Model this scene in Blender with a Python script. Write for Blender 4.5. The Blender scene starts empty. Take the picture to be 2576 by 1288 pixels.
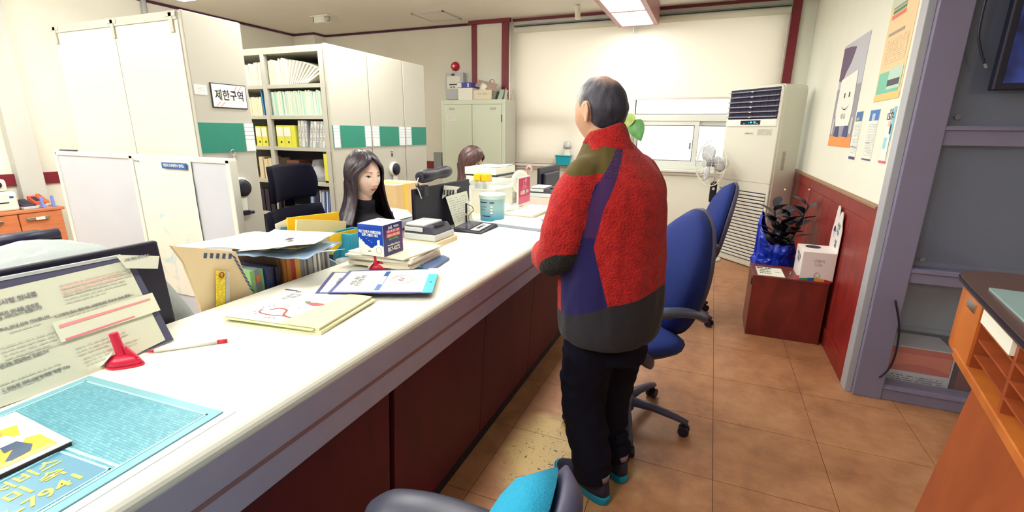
import bpy, bmesh, math, random
from math import sin, cos, pi, radians, sqrt, exp
from mathutils import Vector, Matrix, noise
from mathutils.bvhtree import BVHTree

random.seed(7)
SC = bpy.context.scene
COL = bpy.context.collection

# ------------------------------------------------------------------ camera
FPX, YAW, PITCH, ROLL, CAMH = 1177.0, -.3939, .261, -.012, 1.45
_f = Vector((sin(YAW)*cos(PITCH), cos(YAW)*cos(PITCH), -sin(PITCH)))
_r = Vector((cos(YAW), -sin(YAW), 0))
_d = _f.cross(_r)
CR = cos(ROLL)*_r + sin(ROLL)*_d
CD = -sin(ROLL)*_r + cos(ROLL)*_d
CF = _f
CAM = Vector((0, 0, CAMH))
cam = bpy.data.cameras.new('camera')
cam.sensor_width = 36
cam.lens = 36*FPX/2576
cam.clip_start = .02
camo = bpy.data.objects.new('camera', cam)
COL.objects.link(camo)
camo.matrix_world = Matrix((
    (CR.x, -CD.x, -CF.x, 0), (CR.y, -CD.y, -CF.y, 0), (CR.z, -CD.z, -CF.z, CAMH), (0, 0, 0, 1)))
SC.camera = camo

# a pixel of the 2576 x 1288 photograph gives a direction; a plane of the room gives the distance
def ray(u, v): return CR*((u-1288)/FPX) + CD*((v-644)/FPX) + CF
def PZ(u, v, z=0.):
    d = ray(u, v); return CAM + d*((z-CAMH)/d.z)
def PX(u, v, x):
    d = ray(u, v); return CAM + d*(x/d.x)
def PY(u, v, y):
    d = ray(u, v); return CAM + d*(y/d.y)

# ------------------------------------------------------------------ world, exposure
W = bpy.data.worlds.new('world'); SC.world = W; W.use_nodes = True
bg = W.node_tree.nodes['Background']
bg.inputs[0].default_value = (1.0, .99, .94, 1); bg.inputs[1].default_value = 3.2   # even overcast sky
SC.view_settings.view_transform = 'Standard'
SC.view_settings.look = 'None'
SC.view_settings.gamma = 1
SC.view_settings.use_curve_mapping = False
SC.view_settings.exposure = 0.05
CY = SC.cycles
CY.adaptive_threshold = .02
CY.max_bounces = 6; CY.diffuse_bounces = 3; CY.glossy_bounces = 3; CY.transmission_bounces = 6; CY.transparent_max_bounces = 8
CY.caustics_reflective = False; CY.caustics_refractive = False
LAMP = 18.5          # radiance of the ceiling lamp diffusers
LAMPCOL = (1.0, .99, .93)

# ------------------------------------------------------------------ helpers
def lin(c):
    c = c/255.
    return c/12.92 if c <= .04045 else ((c+.055)/1.055)**2.4
def rgb(c): return (lin(c[0]), lin(c[1]), lin(c[2]), 1)

MATS = {}
def nodes(name):
    m = bpy.data.materials.new(name); m.use_nodes = True
    nt = m.node_tree
    return m, nt, nt.nodes, nt.links, nt.nodes['Principled BSDF']
def mat(name, c=None, rough=.5, metal=0., var=0., vs=8., bump=0., bs=150., spec=.5, emit=0., trans=0., alpha=1., sheen=0., stretch=None, coat=0.):
    if name in MATS: return MATS[name]
    m, nt, N, L, b = nodes(name)
    b.inputs['Base Color'].default_value = rgb(c)
    b.inputs['Roughness'].default_value = rough
    b.inputs['Metallic'].default_value = metal
    b.inputs['Specular IOR Level'].default_value = spec
    if trans: b.inputs['Transmission Weight'].default_value = trans
    if alpha < 1: b.inputs['Alpha'].default_value = alpha
    if coat: b.inputs['Coat Weight'].default_value = coat
    if sheen:
        b.inputs['Sheen Weight'].default_value = sheen; b.inputs['Sheen Roughness'].default_value = .5
        b.inputs['Sheen Tint'].default_value = rgb(c)
    if emit:
        b.inputs['Emission Color'].default_value = rgb(c); b.inputs['Emission Strength'].default_value = emit
    tc = mp = None
    if var or bump:
        tc = N.new('ShaderNodeTexCoord'); mp = N.new('ShaderNodeMapping'); L.new(tc.outputs['Object'], mp.inputs[0])
        if stretch: mp.inputs['Scale'].default_value = stretch
    if var:
        n = N.new('ShaderNodeTexNoise'); n.inputs['Scale'].default_value = vs; n.inputs['Detail'].default_value = 4
        L.new(mp.outputs[0], n.inputs['Vector'])
        mr = N.new('ShaderNodeMapRange'); mr.inputs[1].default_value = .25; mr.inputs[2].default_value = .75
        mr.inputs[3].default_value = 1-var; mr.inputs[4].default_value = 1+var
        L.new(n.outputs[0], mr.inputs[0])
        mx = N.new('ShaderNodeMix'); mx.data_type = 'RGBA'; mx.blend_type = 'MULTIPLY'; mx.inputs[0].default_value = 1
        mx.inputs[6].default_value = rgb(c); L.new(mr.outputs[0], mx.inputs[7]); L.new(mx.outputs[2], b.inputs['Base Color'])
    if bump:
        n = N.new('ShaderNodeTexNoise'); n.inputs['Scale'].default_value = bs; n.inputs['Detail'].default_value = 3
        L.new(mp.outputs[0], n.inputs['Vector'])
        bp = N.new('ShaderNodeBump'); bp.inputs['Strength'].default_value = bump; bp.inputs['Distance'].default_value = .01
        L.new(n.outputs[0], bp.inputs['Height']); L.new(bp.outputs[0], b.inputs['Normal'])
    MATS[name] = m; return m
def wood(name, c1, c2, rough=.45, scale=(2, 2, 14), s=3.):
    if name in MATS: return MATS[name]
    m, nt, N, L, b = nodes(name)
    tc = N.new('ShaderNodeTexCoord'); mp = N.new('ShaderNodeMapping'); mp.inputs['Scale'].default_value = scale
    L.new(tc.outputs['Object'], mp.inputs[0])
    n = N.new('ShaderNodeTexNoise'); n.inputs['Scale'].default_value = s; n.inputs['Detail'].default_value = 6; n.inputs['Distortion'].default_value = .6
    L.new(mp.outputs[0], n.inputs['Vector'])
    cr = N.new('ShaderNodeValToRGB'); cr.color_ramp.elements[0].color = rgb(c1); cr.color_ramp.elements[1].color = rgb(c2)
    cr.color_ramp.elements[0].position = .3; cr.color_ramp.elements[1].position = .7
    L.new(n.outputs[0], cr.inputs[0]); L.new(cr.outputs[0], b.inputs['Base Color'])
    b.inputs['Roughness'].default_value = rough
    MATS[name] = m; return m
def page(name, paper, ink, lines=30, words=40., fill=.55, margin=.08, axis=(0, 1), rough=.6):
    """a printed sheet: rows of small broken dashes of ink, laid out in the sheet's own generated space"""
    if name in MATS: return MATS[name]
    m, nt, N, L, b = nodes(name)
    b.inputs['Roughness'].default_value = rough
    tc = N.new('ShaderNodeTexCoord'); sp = N.new('ShaderNodeSeparateXYZ'); L.new(tc.outputs['Generated'], sp.inputs[0])
    def mth(op, a, bb=None):
        n = N.new('ShaderNodeMath'); n.operation = op
        for i, q in enumerate((a, bb)):
            if q is None: continue
            if isinstance(q, (int, float)): n.inputs[i].default_value = q
            else: L.new(q, n.inputs[i])
        return n.outputs[0]
    x, y = sp.outputs[axis[0]], sp.outputs[axis[1]]
    ln = mth('MULTIPLY', y, float(lines)); fr = mth('FRACT', ln); row = mth('LESS_THAN', fr, fill)
    cmb = N.new('ShaderNodeCombineXYZ'); L.new(mth('MULTIPLY', x, words), cmb.inputs[0]); L.new(mth('MULTIPLY', mth('FLOOR', ln), 7.3), cmb.inputs[1])
    nz = N.new('ShaderNodeTexNoise'); nz.inputs['Scale'].default_value = 1.; nz.inputs['Detail'].default_value = 1; L.new(cmb.outputs[0], nz.inputs['Vector'])
    wd = mth('GREATER_THAN', nz.outputs[0], .47)
    k = mth('MULTIPLY', row, wd)
    for q in (x, y):
        k = mth('MULTIPLY', k, mth('GREATER_THAN', q, margin)); k = mth('MULTIPLY', k, mth('LESS_THAN', q, 1-margin))
    mx = N.new('ShaderNodeMix'); mx.data_type = 'RGBA'; L.new(k, mx.inputs[0]); mx.inputs[6].default_value = rgb(paper); mx.inputs[7].default_value = rgb(ink)
    L.new(mx.outputs[2], b.inputs['Base Color'])
    MATS[name] = m; return m

WM = {}
def link(o):
    COL.objects.link(o); return o
def tag(o, label=None, cat=None, group=None, kind=None):
    if label: o['label'] = label
    if cat: o['category'] = cat
    if group: o['group'] = group
    if kind: o['kind'] = kind
    return o
def thing(name, label, cat, loc=(0, 0, 0), rz=0., group=None):
    o = bpy.data.objects.new(name, None); link(o)
    o.empty_display_size = .05
    o.location = loc; o.rotation_euler = (0, 0, rz)
    WM[o.name] = Matrix.Translation(Vector(loc)) @ Matrix.Rotation(rz, 4, 'Z')
    return tag(o, label, cat, group)
def rect(w, h, r=0., n=4):
    """rounded rectangle outline centred on the origin"""
    if r <= 0: return [(-w/2, -h/2), (w/2, -h/2), (w/2, h/2), (-w/2, h/2)]
    p = []
    for cx, cy, a0 in ((w/2-r, h/2-r, 0), (-w/2+r, h/2-r, 90), (-w/2+r, -h/2+r, 180), (w/2-r, -h/2+r, 270)):
        for i in range(n+1):
            a = radians(a0+90*i/n); p.append((cx+r*cos(a), cy+r*sin(a)))
    return p
def circ(r, n=24, ry=None, a0=0.):
    return [(r*cos(a0+2*pi*i/n), (r if ry is None else ry)*sin(a0+2*pi*i/n)) for i in range(n)]
def basis(o, x, y):
    """matrix whose local x and y lie along x and y, z = x cross y, origin o"""
    x = Vector(x).normalized(); y = Vector(y); y = (y - x*y.dot(x)).normalized(); z = x.cross(y)
    m = Matrix.Identity(4)
    for i in range(3): m[i][0], m[i][1], m[i][2], m[i][3] = x[i], y[i], z[i], o[i]
    return m
def catmull(pts, k=6):
    """smooth polyline through points (any dimension)"""
    P = [tuple(p) for p in pts]; out = []
    for i in range(len(P)-1):
        p0, p1, p2, p3 = P[max(i-1, 0)], P[i], P[i+1], P[min(i+2, len(P)-1)]
        for j in range(k):
            t = j/k
            out.append(tuple(.5*((2*b)+(-a+c)*t+(2*a-5*b+4*c-d)*t*t+(-a+3*b-3*c+d)*t**3) for a, b, c, d in zip(p0, p1, p2, p3)))
    out.append(P[-1]); return out

class MB:
    def __init__(s): s.v = []; s.f = []; s.mi = []
    def add(s, vs, fs, m=0):
        o = len(s.v); s.v += [Vector(p) for p in vs]; s.f += [tuple(i+o for i in q) for q in fs]; s.mi += [m]*len(fs); return s
    def box(s, x0, x1, y0, y1, z0, z1, m=0, T=None):
        vs = [Vector(p) for p in ((x0, y0, z0), (x1, y0, z0), (x1, y1, z0), (x0, y1, z0), (x0, y0, z1), (x1, y0, z1), (x1, y1, z1), (x0, y1, z1))]
        if T is not None: vs = [T @ p for p in vs]
        return s.add(vs, [(3, 2, 1, 0), (4, 5, 6, 7), (0, 1, 5, 4), (1, 2, 6, 5), (2, 3, 7, 6), (3, 0, 4, 7)], m)
    def cbox(s, c, d, m=0, T=None):
        return s.box(c[0]-d[0]/2, c[0]+d[0]/2, c[1]-d[1]/2, c[1]+d[1]/2, c[2]-d[2]/2, c[2]+d[2]/2, m, T)
    def prism(s, poly, z0, z1, T=None, m=0, taper=1.):
        n = len(poly)
        vs = [Vector((x, y, z0)) for x, y in poly]+[Vector((x*taper, y*taper, z1)) for x, y in poly]
        if T is not None: vs = [T @ p for p in vs]
        return s.add(vs, [tuple(range(n-1, -1, -1)), tuple(range(n, 2*n))]+[(i, (i+1) % n, n+(i+1) % n, n+i) for i in range(n)], m)
    def loft(s, rings, cap=True, m=0, closed=True):
        n = len(rings[0]); vs = [p for r in rings for p in r]; fs = []
        for k in range(len(rings)-1):
            for i in range(n if closed else n-1):
                fs.append((k*n+i, k*n+(i+1) % n, (k+1)*n+(i+1) % n, (k+1)*n+i))
        if cap: fs += [tuple(range(n-1, -1, -1)), tuple((len(rings)-1)*n+i for i in range(n))]
        return s.add(vs, fs, m)
    def tube(s, path, r, n=8, m=0, up=(0, 0, 1), closed=False):
        """r: radius, list of radii or list of (a, b) half axes; b lies along up"""
        P = [Vector(p) for p in path]; K = len(P); rings = []
        R = r if isinstance(r, (list, tuple)) and len(r) == K else [r]*K
        last = None
        for k in range(K):
            if closed: t = P[(k+1) % K]-P[k-1]
            else: t = P[min(k+1, K-1)]-P[max(k-1, 0)]
            t.normalize(); u = Vector(up) if last is None else last
            if abs(t.dot(u)) > .95: u = Vector((1, 0, 0)) if last is None else u
            a = t.cross(u)
            if a.length < 1e-6: a = t.cross(Vector((0, 1, .1)))
            a.normalize(); b = a.cross(t).normalized()
            if isinstance(r, (int, float)) or not isinstance(up, tuple): last = b
            ra, rb = R[k] if isinstance(R[k], (tuple, list)) else (R[k], R[k])
            rings.append([P[k]+a*(ra*cos(2*pi*i/n))+b*(rb*sin(2*pi*i/n)) for i in range(n)])
        if closed: rings.append(rings[0])
        return s.loft(rings, cap=not closed, m=m)
    def lathe(s, prof, n=24, T=None, m=0):
        rings = [[Vector((max(r, 1e-5)*cos(2*pi*i/n), max(r, 1e-5)*sin(2*pi*i/n), z)) for i in range(n)] for r, z in prof]
        if T is not None: rings = [[T @ p for p in q] for q in rings]
        return s.loft(rings, True, m)
    def pillow(s, outline, T, front, back, rings=6, pw=2.2, m=0):
        """cushion: an outline in local xy, domed by front along +z and back along -z"""
        n = len(outline); S = [i/rings for i in range(rings+1)]
        def surf(h, sg):
            return [[T @ Vector((x*q, y*q, sg*h*(1-q**pw)**.5 if q < 1 else 0)) for x, y in outline] for q in S[::-1][:-1]]
        R1 = surf(front, 1); R2 = surf(back, -1)
        allr = R2[::-1]+R1[1:]
        vs = [p for r in allr for p in r]; fs = []
        for k in range(len(allr)-1):
            for i in range(n): fs.append((k*n+i, k*n+(i+1) % n, (k+1)*n+(i+1) % n, (k+1)*n+i))
        a, b = len(vs), len(vs)+1
        vs += [T @ Vector((0, 0, -back)), T @ Vector((0, 0, front))]
        K = len(allr)-1
        fs += [(a, (i+1) % n, i) for i in range(n)]+[(b, K*n+i, K*n+(i+1) % n) for i in range(n)]
        return s.add(vs, fs, m)
    def grid(s, P, m=0, wrap=False):
        nu, nv = len(P), len(P[0]); fs = []
        for i in range(nu if wrap else nu-1):
            for j in range(nv-1): fs.append((i*nv+j, ((i+1) % nu)*nv+j, ((i+1) % nu)*nv+j+1, i*nv+j+1))
        return s.add([p for r in P for p in r], fs, m)
    def mesh(s, name):
        me = bpy.data.meshes.new(name); me.from_pydata([tuple(p) for p in s.v], [], s.f); return me

def finish(o, mats, mi=None, bevel=0., smooth=False, solid=0., sub=0, seg=2, auto=None):
    me = o.data
    for q in (mats if isinstance(mats, (list, tuple)) else [mats]): me.materials.append(q)
    if mi and any(mi): me.polygons.foreach_set('material_index', mi)
    if solid:
        q = o.modifiers.new('solid', 'SOLIDIFY'); q.thickness = solid; q.offset = 0
    if bevel:
        q = o.modifiers.new('bevel', 'BEVEL'); q.width = bevel; q.segments = seg; q.limit_method = 'ANGLE'; q.angle_limit = radians(40); q.use_clamp_overlap = True
    if sub:
        q = o.modifiers.new('sub', 'SUBSURF'); q.levels = sub; q.render_levels = sub
    if smooth: me.polygons.foreach_set('use_smooth', [True]*len(me.polygons))
    me.update(); return o
def part(name, mb, mats, parent, world=False, label=None, **kw):
    if world:
        inv = WM[parent.name].inverted(); mb.v = [inv @ p for p in mb.v]
    o = bpy.data.objects.new(name, mb.mesh(name)); link(o)
    finish(o, mats, mb.mi, **kw); o.parent = parent; WM[o.name] = WM.get(parent.name, Matrix.Identity(4))
    if label: o['label'] = label
    return o
def solo(name, mb, mats, label=None, cat=None, group=None, kind=None, **kw):
    """a thing that is one mesh; its origin sits at the middle of its underside"""
    xs = [p.x for p in mb.v]; ys = [p.y for p in mb.v]; zs = [p.z for p in mb.v]
    c = Vector(((min(xs)+max(xs))/2, (min(ys)+max(ys))/2, min(zs)))
    mb.v = [p-c for p in mb.v]
    o = bpy.data.objects.new(name, mb.mesh(name)); link(o); o.location = c
    finish(o, mats, mb.mi, **kw); WM[o.name] = Matrix.Translation(c)
    return tag(o, label, cat, group, kind)
def struct(name, mb, mats, **kw): return solo(name, mb, mats, kind='structure', **kw)
def text(s, size, m, parent, T, name='lettering', align='CENTER', bold=0., ext=.0004, world=False, sx=1., spacing=1., lspace=1.):
    """flat lettering in the local xy plane of T"""
    cu = bpy.data.curves.new(name, 'FONT'); cu.body = s; cu.size = size; cu.align_x = align; cu.align_y = 'CENTER'
    cu.extrude = ext; cu.offset = bold*size; cu.resolution_u = 3; cu.space_character = spacing; cu.space_line = lspace
    t = bpy.data.objects.new(name, cu); me = bpy.data.meshes.new_from_object(t)
    bpy.data.objects.remove(t); bpy.data.curves.remove(cu)
    Q = T @ Matrix.Diagonal((sx, 1, 1, 1))
    if world: Q = WM[parent.name].inverted() @ Q
    me.transform(Q); me.name = name; me.materials.clear(); me.materials.append(m)
    o = bpy.data.objects.new(name, me); link(o); o.parent = parent; WM[o.name] = WM.get(parent.name, Matrix.Identity(4))
    return o
def dup(root, loc, rz, label=None):
    r = root.copy(); link(r); r.location = loc; r.rotation_euler = (0, 0, rz)
    WM[r.name] = Matrix.Translation(Vector(loc)) @ Matrix.Rotation(rz, 4, 'Z')
    if label: r['label'] = label
    def kids(a, b):
        for ch in list(a.children):
            c = ch.copy(); link(c); c.parent = b; WM[c.name] = WM[r.name]; kids(ch, c)
    kids(root, r); return r
def hexa(name, corners, mats, th, parent=None, **kw):
    """a sheet with four world corners (counter-clockwise seen from its face) and thickness th behind it"""
    c = [Vector(p) for p in corners]; n = (c[1]-c[0]).cross(c[3]-c[0]).normalized()
    mb = MB().add(c+[p-n*th for p in c], [(0, 1, 2, 3), (7, 6, 5, 4), (1, 0, 4, 5), (2, 1, 5, 6), (3, 2, 6, 7), (0, 3, 7, 4)])
    return part(name, mb, mats, parent, world=True, **kw) if parent else solo(name, mb, mats, **kw)
# ------------------------------------------------------------------ materials shared by many things
WALL = mat('wall_paint', (236, 236, 222), .8, var=.02, vs=3)
CEILM = mat('ceiling_paint', (242, 243, 234), .85, var=.015, vs=2)
MAROON = mat('maroon_trim', (120, 22, 40), .45, var=.08, vs=6)
PURPLE = mat('dark_trim', (80, 28, 62), .5)
STEEL = mat('rack_steel', (188, 186, 174), .45, var=.02, vs=4)
STEELD = mat('rack_steel_edge', (188, 187, 178), .45)
TEALP = mat('teal_panel', (38, 132, 112), .6, var=.04, vs=60)
WHITEP = mat('white_plastic', (236, 237, 226), .4)
PAPER = mat('white_paper', (238, 238, 222), .7)
BLACKP = mat('black_plastic', (12, 11, 38), .45)
DARKP = mat('charcoal_plastic', (52, 50, 66), .45)
GREYP = mat('grey_plastic', (120, 122, 130), .4)
LGREY = mat('light_grey_plastic', (196, 200, 200), .4)
CHROME = mat('chrome', (215, 215, 215), .18, metal=1.)
ALU = mat('grey_aluminium', (128, 122, 150), .5, var=.03, vs=5)
REDP = mat('red_plastic', (205, 20, 62), .35)
CARTON = mat('carton', (222, 190, 140), .75, var=.04, vs=10)
BEIGE = mat('beige_paper', (222, 205, 170), .75)
YELLOWF = mat('yellow_file', (222, 220, 70), .55)
YELLOWO = mat('deep_yellow_plastic', (250, 200, 20), .45)
BLUEINK = mat('blue_ink', (30, 90, 165), .5)
NAVYINK = mat('navy_ink', (45, 50, 110), .5)
BLACKINK = mat('black_ink', (22, 22, 44), .5)
GREYINK = mat('grey_ink', (140, 142, 138), .6)
WHITEINK = mat('white_ink', (240, 242, 232), .5)
PINKINK = mat('pink_highlighter', (240, 150, 150), .6)
REDINK = mat('red_ink', (215, 70, 70), .5)
TEALINK = mat('turquoise_ink', (60, 200, 200), .5)
ORANGEINK = mat('orange_ink', (235, 150, 60), .5)
GREENINK = mat('green_ink', (50, 140, 95), .5)

def floor_mat():
    m, nt, N, L, b = nodes('floor_linoleum')
    tc = N.new('ShaderNodeTexCoord'); ge = N.new('ShaderNodeNewGeometry')
    n1 = N.new('ShaderNodeTexNoise'); n1.inputs['Scale'].default_value = 9; n1.inputs['Detail'].default_value = 6; n1.inputs['Roughness'].default_value = .65
    n2 = N.new('ShaderNodeTexNoise'); n2.inputs['Scale'].default_value = 2.2; n2.inputs['Detail'].default_value = 3
    for n in (n1, n2): L.new(ge.outputs['Position'], n.inputs['Vector'])
    cr = N.new('ShaderNodeValToRGB'); e = cr.color_ramp.elements
    e[0].position, e[0].color = .28, rgb((136, 90, 62)); e[1].position, e[1].color = .74, rgb((194, 144, 104))
    q = e.new(.5); q.color = rgb((170, 118, 82))
    ad = N.new('ShaderNodeMath'); ad.operation = 'MULTIPLY_ADD'; L.new(n2.outputs[0], ad.inputs[0]); ad.inputs[1].default_value = .45
    sb = N.new('ShaderNodeMath'); sb.operation = 'MULTIPLY_ADD'; L.new(n1.outputs[0], sb.inputs[0]); sb.inputs[1].default_value = .65; sb.inputs[2].default_value = -.04
    L.new(sb.outputs[0], ad.inputs[2]); L.new(ad.outputs[0], cr.inputs[0])
    # worn, scuffed patch in front of the counter
    vd = N.new('ShaderNodeVectorMath'); vd.operation = 'DISTANCE'; vd.inputs[1].default_value = (-.47, 1.82, 0); L.new(ge.outputs['Position'], vd.inputs[0])
    nz = N.new('ShaderNodeTexNoise'); nz.inputs['Scale'].default_value = 7; L.new(ge.outputs['Position'], nz.inputs['Vector'])
    pa = N.new('ShaderNodeMath'); pa.operation = 'MULTIPLY_ADD'; L.new(nz.outputs[0], pa.inputs[0]); pa.inputs[1].default_value = .25; L.new(vd.outputs[1], pa.inputs[2])
    mr = N.new('ShaderNodeMapRange'); mr.inputs[1].default_value = .48; mr.inputs[2].default_value = .36; L.new(pa.outputs[0], mr.inputs[0])
    mw = N.new('ShaderNodeMix'); mw.data_type = 'RGBA'; L.new(mr.outputs[0], mw.inputs[0]); L.new(cr.outputs[0], mw.inputs[6]); mw.inputs[7].default_value = rgb((204, 172, 112))
    sc = N.new('ShaderNodeTexNoise'); sc.inputs['Scale'].default_value = 38; sc.inputs['Detail'].default_value = 2; sc.inputs['Distortion'].default_value = 2.5
    L.new(ge.outputs['Position'], sc.inputs['Vector'])
    gt = N.new('ShaderNodeMath'); gt.operation = 'GREATER_THAN'; gt.inputs[1].default_value = .655; L.new(sc.outputs[0], gt.inputs[0])
    ml = N.new('ShaderNodeMath'); ml.operation = 'MULTIPLY'; L.new(gt.outputs[0], ml.inputs[0]); L.new(mr.outputs[0], ml.inputs[1])
    mz = N.new('ShaderNodeMix'); mz.data_type = 'RGBA'; L.new(ml.outputs[0], mz.inputs[0]); L.new(mw.outputs[2], mz.inputs[6]); mz.inputs[7].default_value = rgb((70, 62, 60))
    L.new(mz.outputs[2], b.inputs['Base Color'])
    b.inputs['Roughness'].default_value = .42; b.inputs['Specular IOR Level'].default_value = .4
    return m
FLOORM = floor_mat()
SEAM = mat('floor_seam', (92, 52, 38), .7)

# ------------------------------------------------------------------ room shell
XL, XR, YB, YF, ZC = -6.6, .9, 6.6, -3.2, 2.95
XR2 = 3.0            # lobby widens on the camera's side of the glazed partition
floor = struct('floor', MB().box(XL-.2, XR2+.2, YF-.2, YB+.2, -.1, -.0015), SEAM)
FT = MB().box(-.2325, .2325, -.239, .239, -.0015, 0).mesh('floor_tile'); FT.materials.append(FLOORM)
OT = MB().box(-.702, .702, -.719, .719, -.0015, 0).mesh('floor_tile'); OT.materials.append(FLOORM)
fi = WM[floor.name].inverted()
def lay(me, x, y):
    o = bpy.data.objects.new('floor_tile', me); link(o); o.parent = floor; o.location = fi @ Vector((x, y, 0))
for i in range(-3, 6):
    for j in range(-2, 10): lay(FT, .157+.4680*(i-.5), 1.918+.481*(j-.5))
# coarse sheets where the tiles are hidden or out of view
x0 = .157+.468*-4; x1 = .157+.468*5; y0 = 1.918+.481*-3; y1 = 1.918+.481*9
mb = MB().box(XL, x0-.002, YF, YB, -.0015, 0).box(x1+.002, XR2, YF, YB, -.0015, 0).box(x0, x1, YF, y0-.002, -.0015, 0).box(x0, x1, y1+.002, YB, -.0015, 0)
mb.v = [fi @ p for p in mb.v]; o = bpy.data.objects.new('floor_sheet', mb.mesh('floor_sheet')); link(o); finish(o, FLOORM); o.parent = floor

struct('ceiling', MB().box(XL-.2, XR2+.2, YF-.2, YB+.2, ZC, ZC+.1), CEILM)
struct('wall_left', MB().box(XL-.2, XL, YF-.2, YB+.2, 0, ZC), WALL)
struct('wall_front', MB().box(XL-.2, XR2+.2, YF-.2, YF, 0, ZC), WALL)
struct('wall_lobby', MB().box(XR2, XR2+.2, YF, YB+.2, 0, ZC), WALL)
struct('wall_right', MB().box(XR, XR+.14, 3.14, YB, 0, ZC), WALL)
# window wall with its opening
WX0, WX1, WZ0, WZ1 = -2.70, .62, .99, 2.80
struct('wall_back', MB().box(XL, WX0, YB, YB+.2, 0, ZC).box(WX1, XR2+.2, YB, YB+.2, 0, ZC).box(WX0, WX1, YB, YB+.2, 0, WZ0).box(WX0, WX1, YB, YB+.2, WZ1, ZC), WALL)
# pillar beside the window with its maroon edge strips, corner pillar, left wall column
struct('wall_pillar', MB().box(-3.36, -2.80, 6.50, YB, 0, ZC), WALL)
for n, (a, b) in zip((1, 2), ((-3.365, -3.285), (-2.89, -2.79))):
    struct('trim_%d' % n, MB().box(a, b, 6.485, 6.52, 0, ZC), MAROON)
struct('trim_3', MB().box(.655, .745, 6.56, YB, WZ0-.1, ZC), MAROON)
struct('wall_corner', MB().box(XL, -6.15, 6.35, YB, 0, ZC), WALL)
struct('wall_column', MB().box(XL, -6.50, 2.50, 2.70, 0, ZC), mat('column_paint', (206, 208, 202), .7))
# crown lines under the ceiling
def crown(n, pts):
    struct('trim_%d' % n, MB().tube(pts, .016, 6), PURPLE)
crown(4, [(XL+.012, YF, ZC-.018), (XL+.012, 6.35, ZC-.018)])
crown(5, [(XL+.012, 6.338, ZC-.018), (-6.138, 6.338, ZC-.018), (-6.138, YB-.012, ZC-.018), (-3.37, YB-.012, ZC-.018)])
struct('trim_6', MB().box(-3.40, -2.76, 6.46, 6.50, ZC-.05, ZC).box(-2.76, .9, YB-.03, YB, ZC-.03, ZC), MAROON)
# maroon rail on the left wall and the back wall
for n, (a, b) in zip((7, 8), ((YF, 2.5), (2.7, 6.35))):
    struct('trim_%d' % n, MB().box(XL, XL+.025, a, b, .845, .965), MAROON)
struct('trim_9', MB().box(XL, -3.36, YB-.02, YB, .85, .965), MAROON)

# ---- window: frame, sashes, panes, sill
FRAME = mat('window_frame', (226, 228, 220), .4)
GLASS = mat('window_glass', (214, 226, 230), .03, spec=.5, alpha=.07)
w = struct('window_1', MB().box(WX0, WX1, YB+.02, YB+.16, WZ0, WZ0+.05).box(WX0, WX1, YB+.02, YB+.16, WZ1-.05, WZ1).box(WX0, WX0+.05, YB+.02, YB+.16, WZ0, WZ1)
    .box(WX1-.05, WX1, YB+.02, YB+.16, WZ0, WZ1), FRAME, bevel=.004)
wx = -1.06
part('mullion', MB().box(wx-.045, wx+.045, YB+.02, YB+.16, WZ0+.05, WZ1-.05), FRAME, w, world=True, bevel=.004)
def wpane(x0, x1, z0, z1, y): part('pane', MB().box(x0, x1, y, y+.006, z0, z1), GLASS, w, world=True)
def sash(x0, x1, z0, z1, y, t=.055):
    part('sash', MB().box(x0, x1, y, y+.045, z0, z0+t).box(x0, x1, y, y+.045, z1-t, z1).box(x0, x0+t, y, y+.045, z0+t, z1-t).box(x1-t, x1, y, y+.045, z0+t, z1-t), FRAME, w, world=True, bevel=.003)
    part('gasket', MB().box(x0+t, x1-t, y+.012, y+.03, z0+t, z0+t+.008).box(x0+t, x1-t, y+.012, y+.03, z1-t-.008, z1-t).box(x0+t, x0+t+.008, y+.012, y+.03, z0+t, z1-t).box(x1-t-.008, x1-t, y+.012, y+.03, z0+t, z1-t), BLACKP, w, world=True)
    wpane(x0+t, x1-t, z0+t, z1-t, y+.02)
for a, b in ((WX0+.05, wx-.045), (wx+.045, WX1-.05)):
    part('transom', MB().box(a, b, YB+.02, YB+.14, 1.60, 1.68), FRAME, w, world=True, bevel=.004)
    mid = (a+b)/2
    sash(a, mid+.03, WZ0+.05, 1.60, YB+.03); sash(mid-.03, b, WZ0+.05, 1.60, YB+.09)
    wpane(a, b, 1.68, WZ1-.05, YB+.08)
    part('gasket', MB().box(a, b, YB+.07, YB+.09, 1.68, 1.69).box(a, a+.01, YB+.07, YB+.09, 1.68, WZ1-.05), BLACKP, w, world=True)
part('latch', MB().box(-.29, -.27, YB+.005, YB+.03, 1.25, 1.33), GREYP, w, world=True, bevel=.004)
part('window_sill', MB().box(WX0-.05, WX1+.02, YB-.07, YB+.02, WZ0-.035, WZ0).box(WX0-.02, WX1, YB-.03, YB+.02, WZ0-.075, WZ0-.035), FRAME, w, world=True, bevel=.006)
# a pale neighbouring building seen through the panes
solo('neighbour_building', MB().box(-2.2, 3.5, 12.2, 14, -3, 1.55).box(-.3, .5, 12.1, 12.2, -3, 1.9), mat('pale_render', (222, 224, 226), .8), 'pale building wall outside the lower window panes', 'building')
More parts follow.
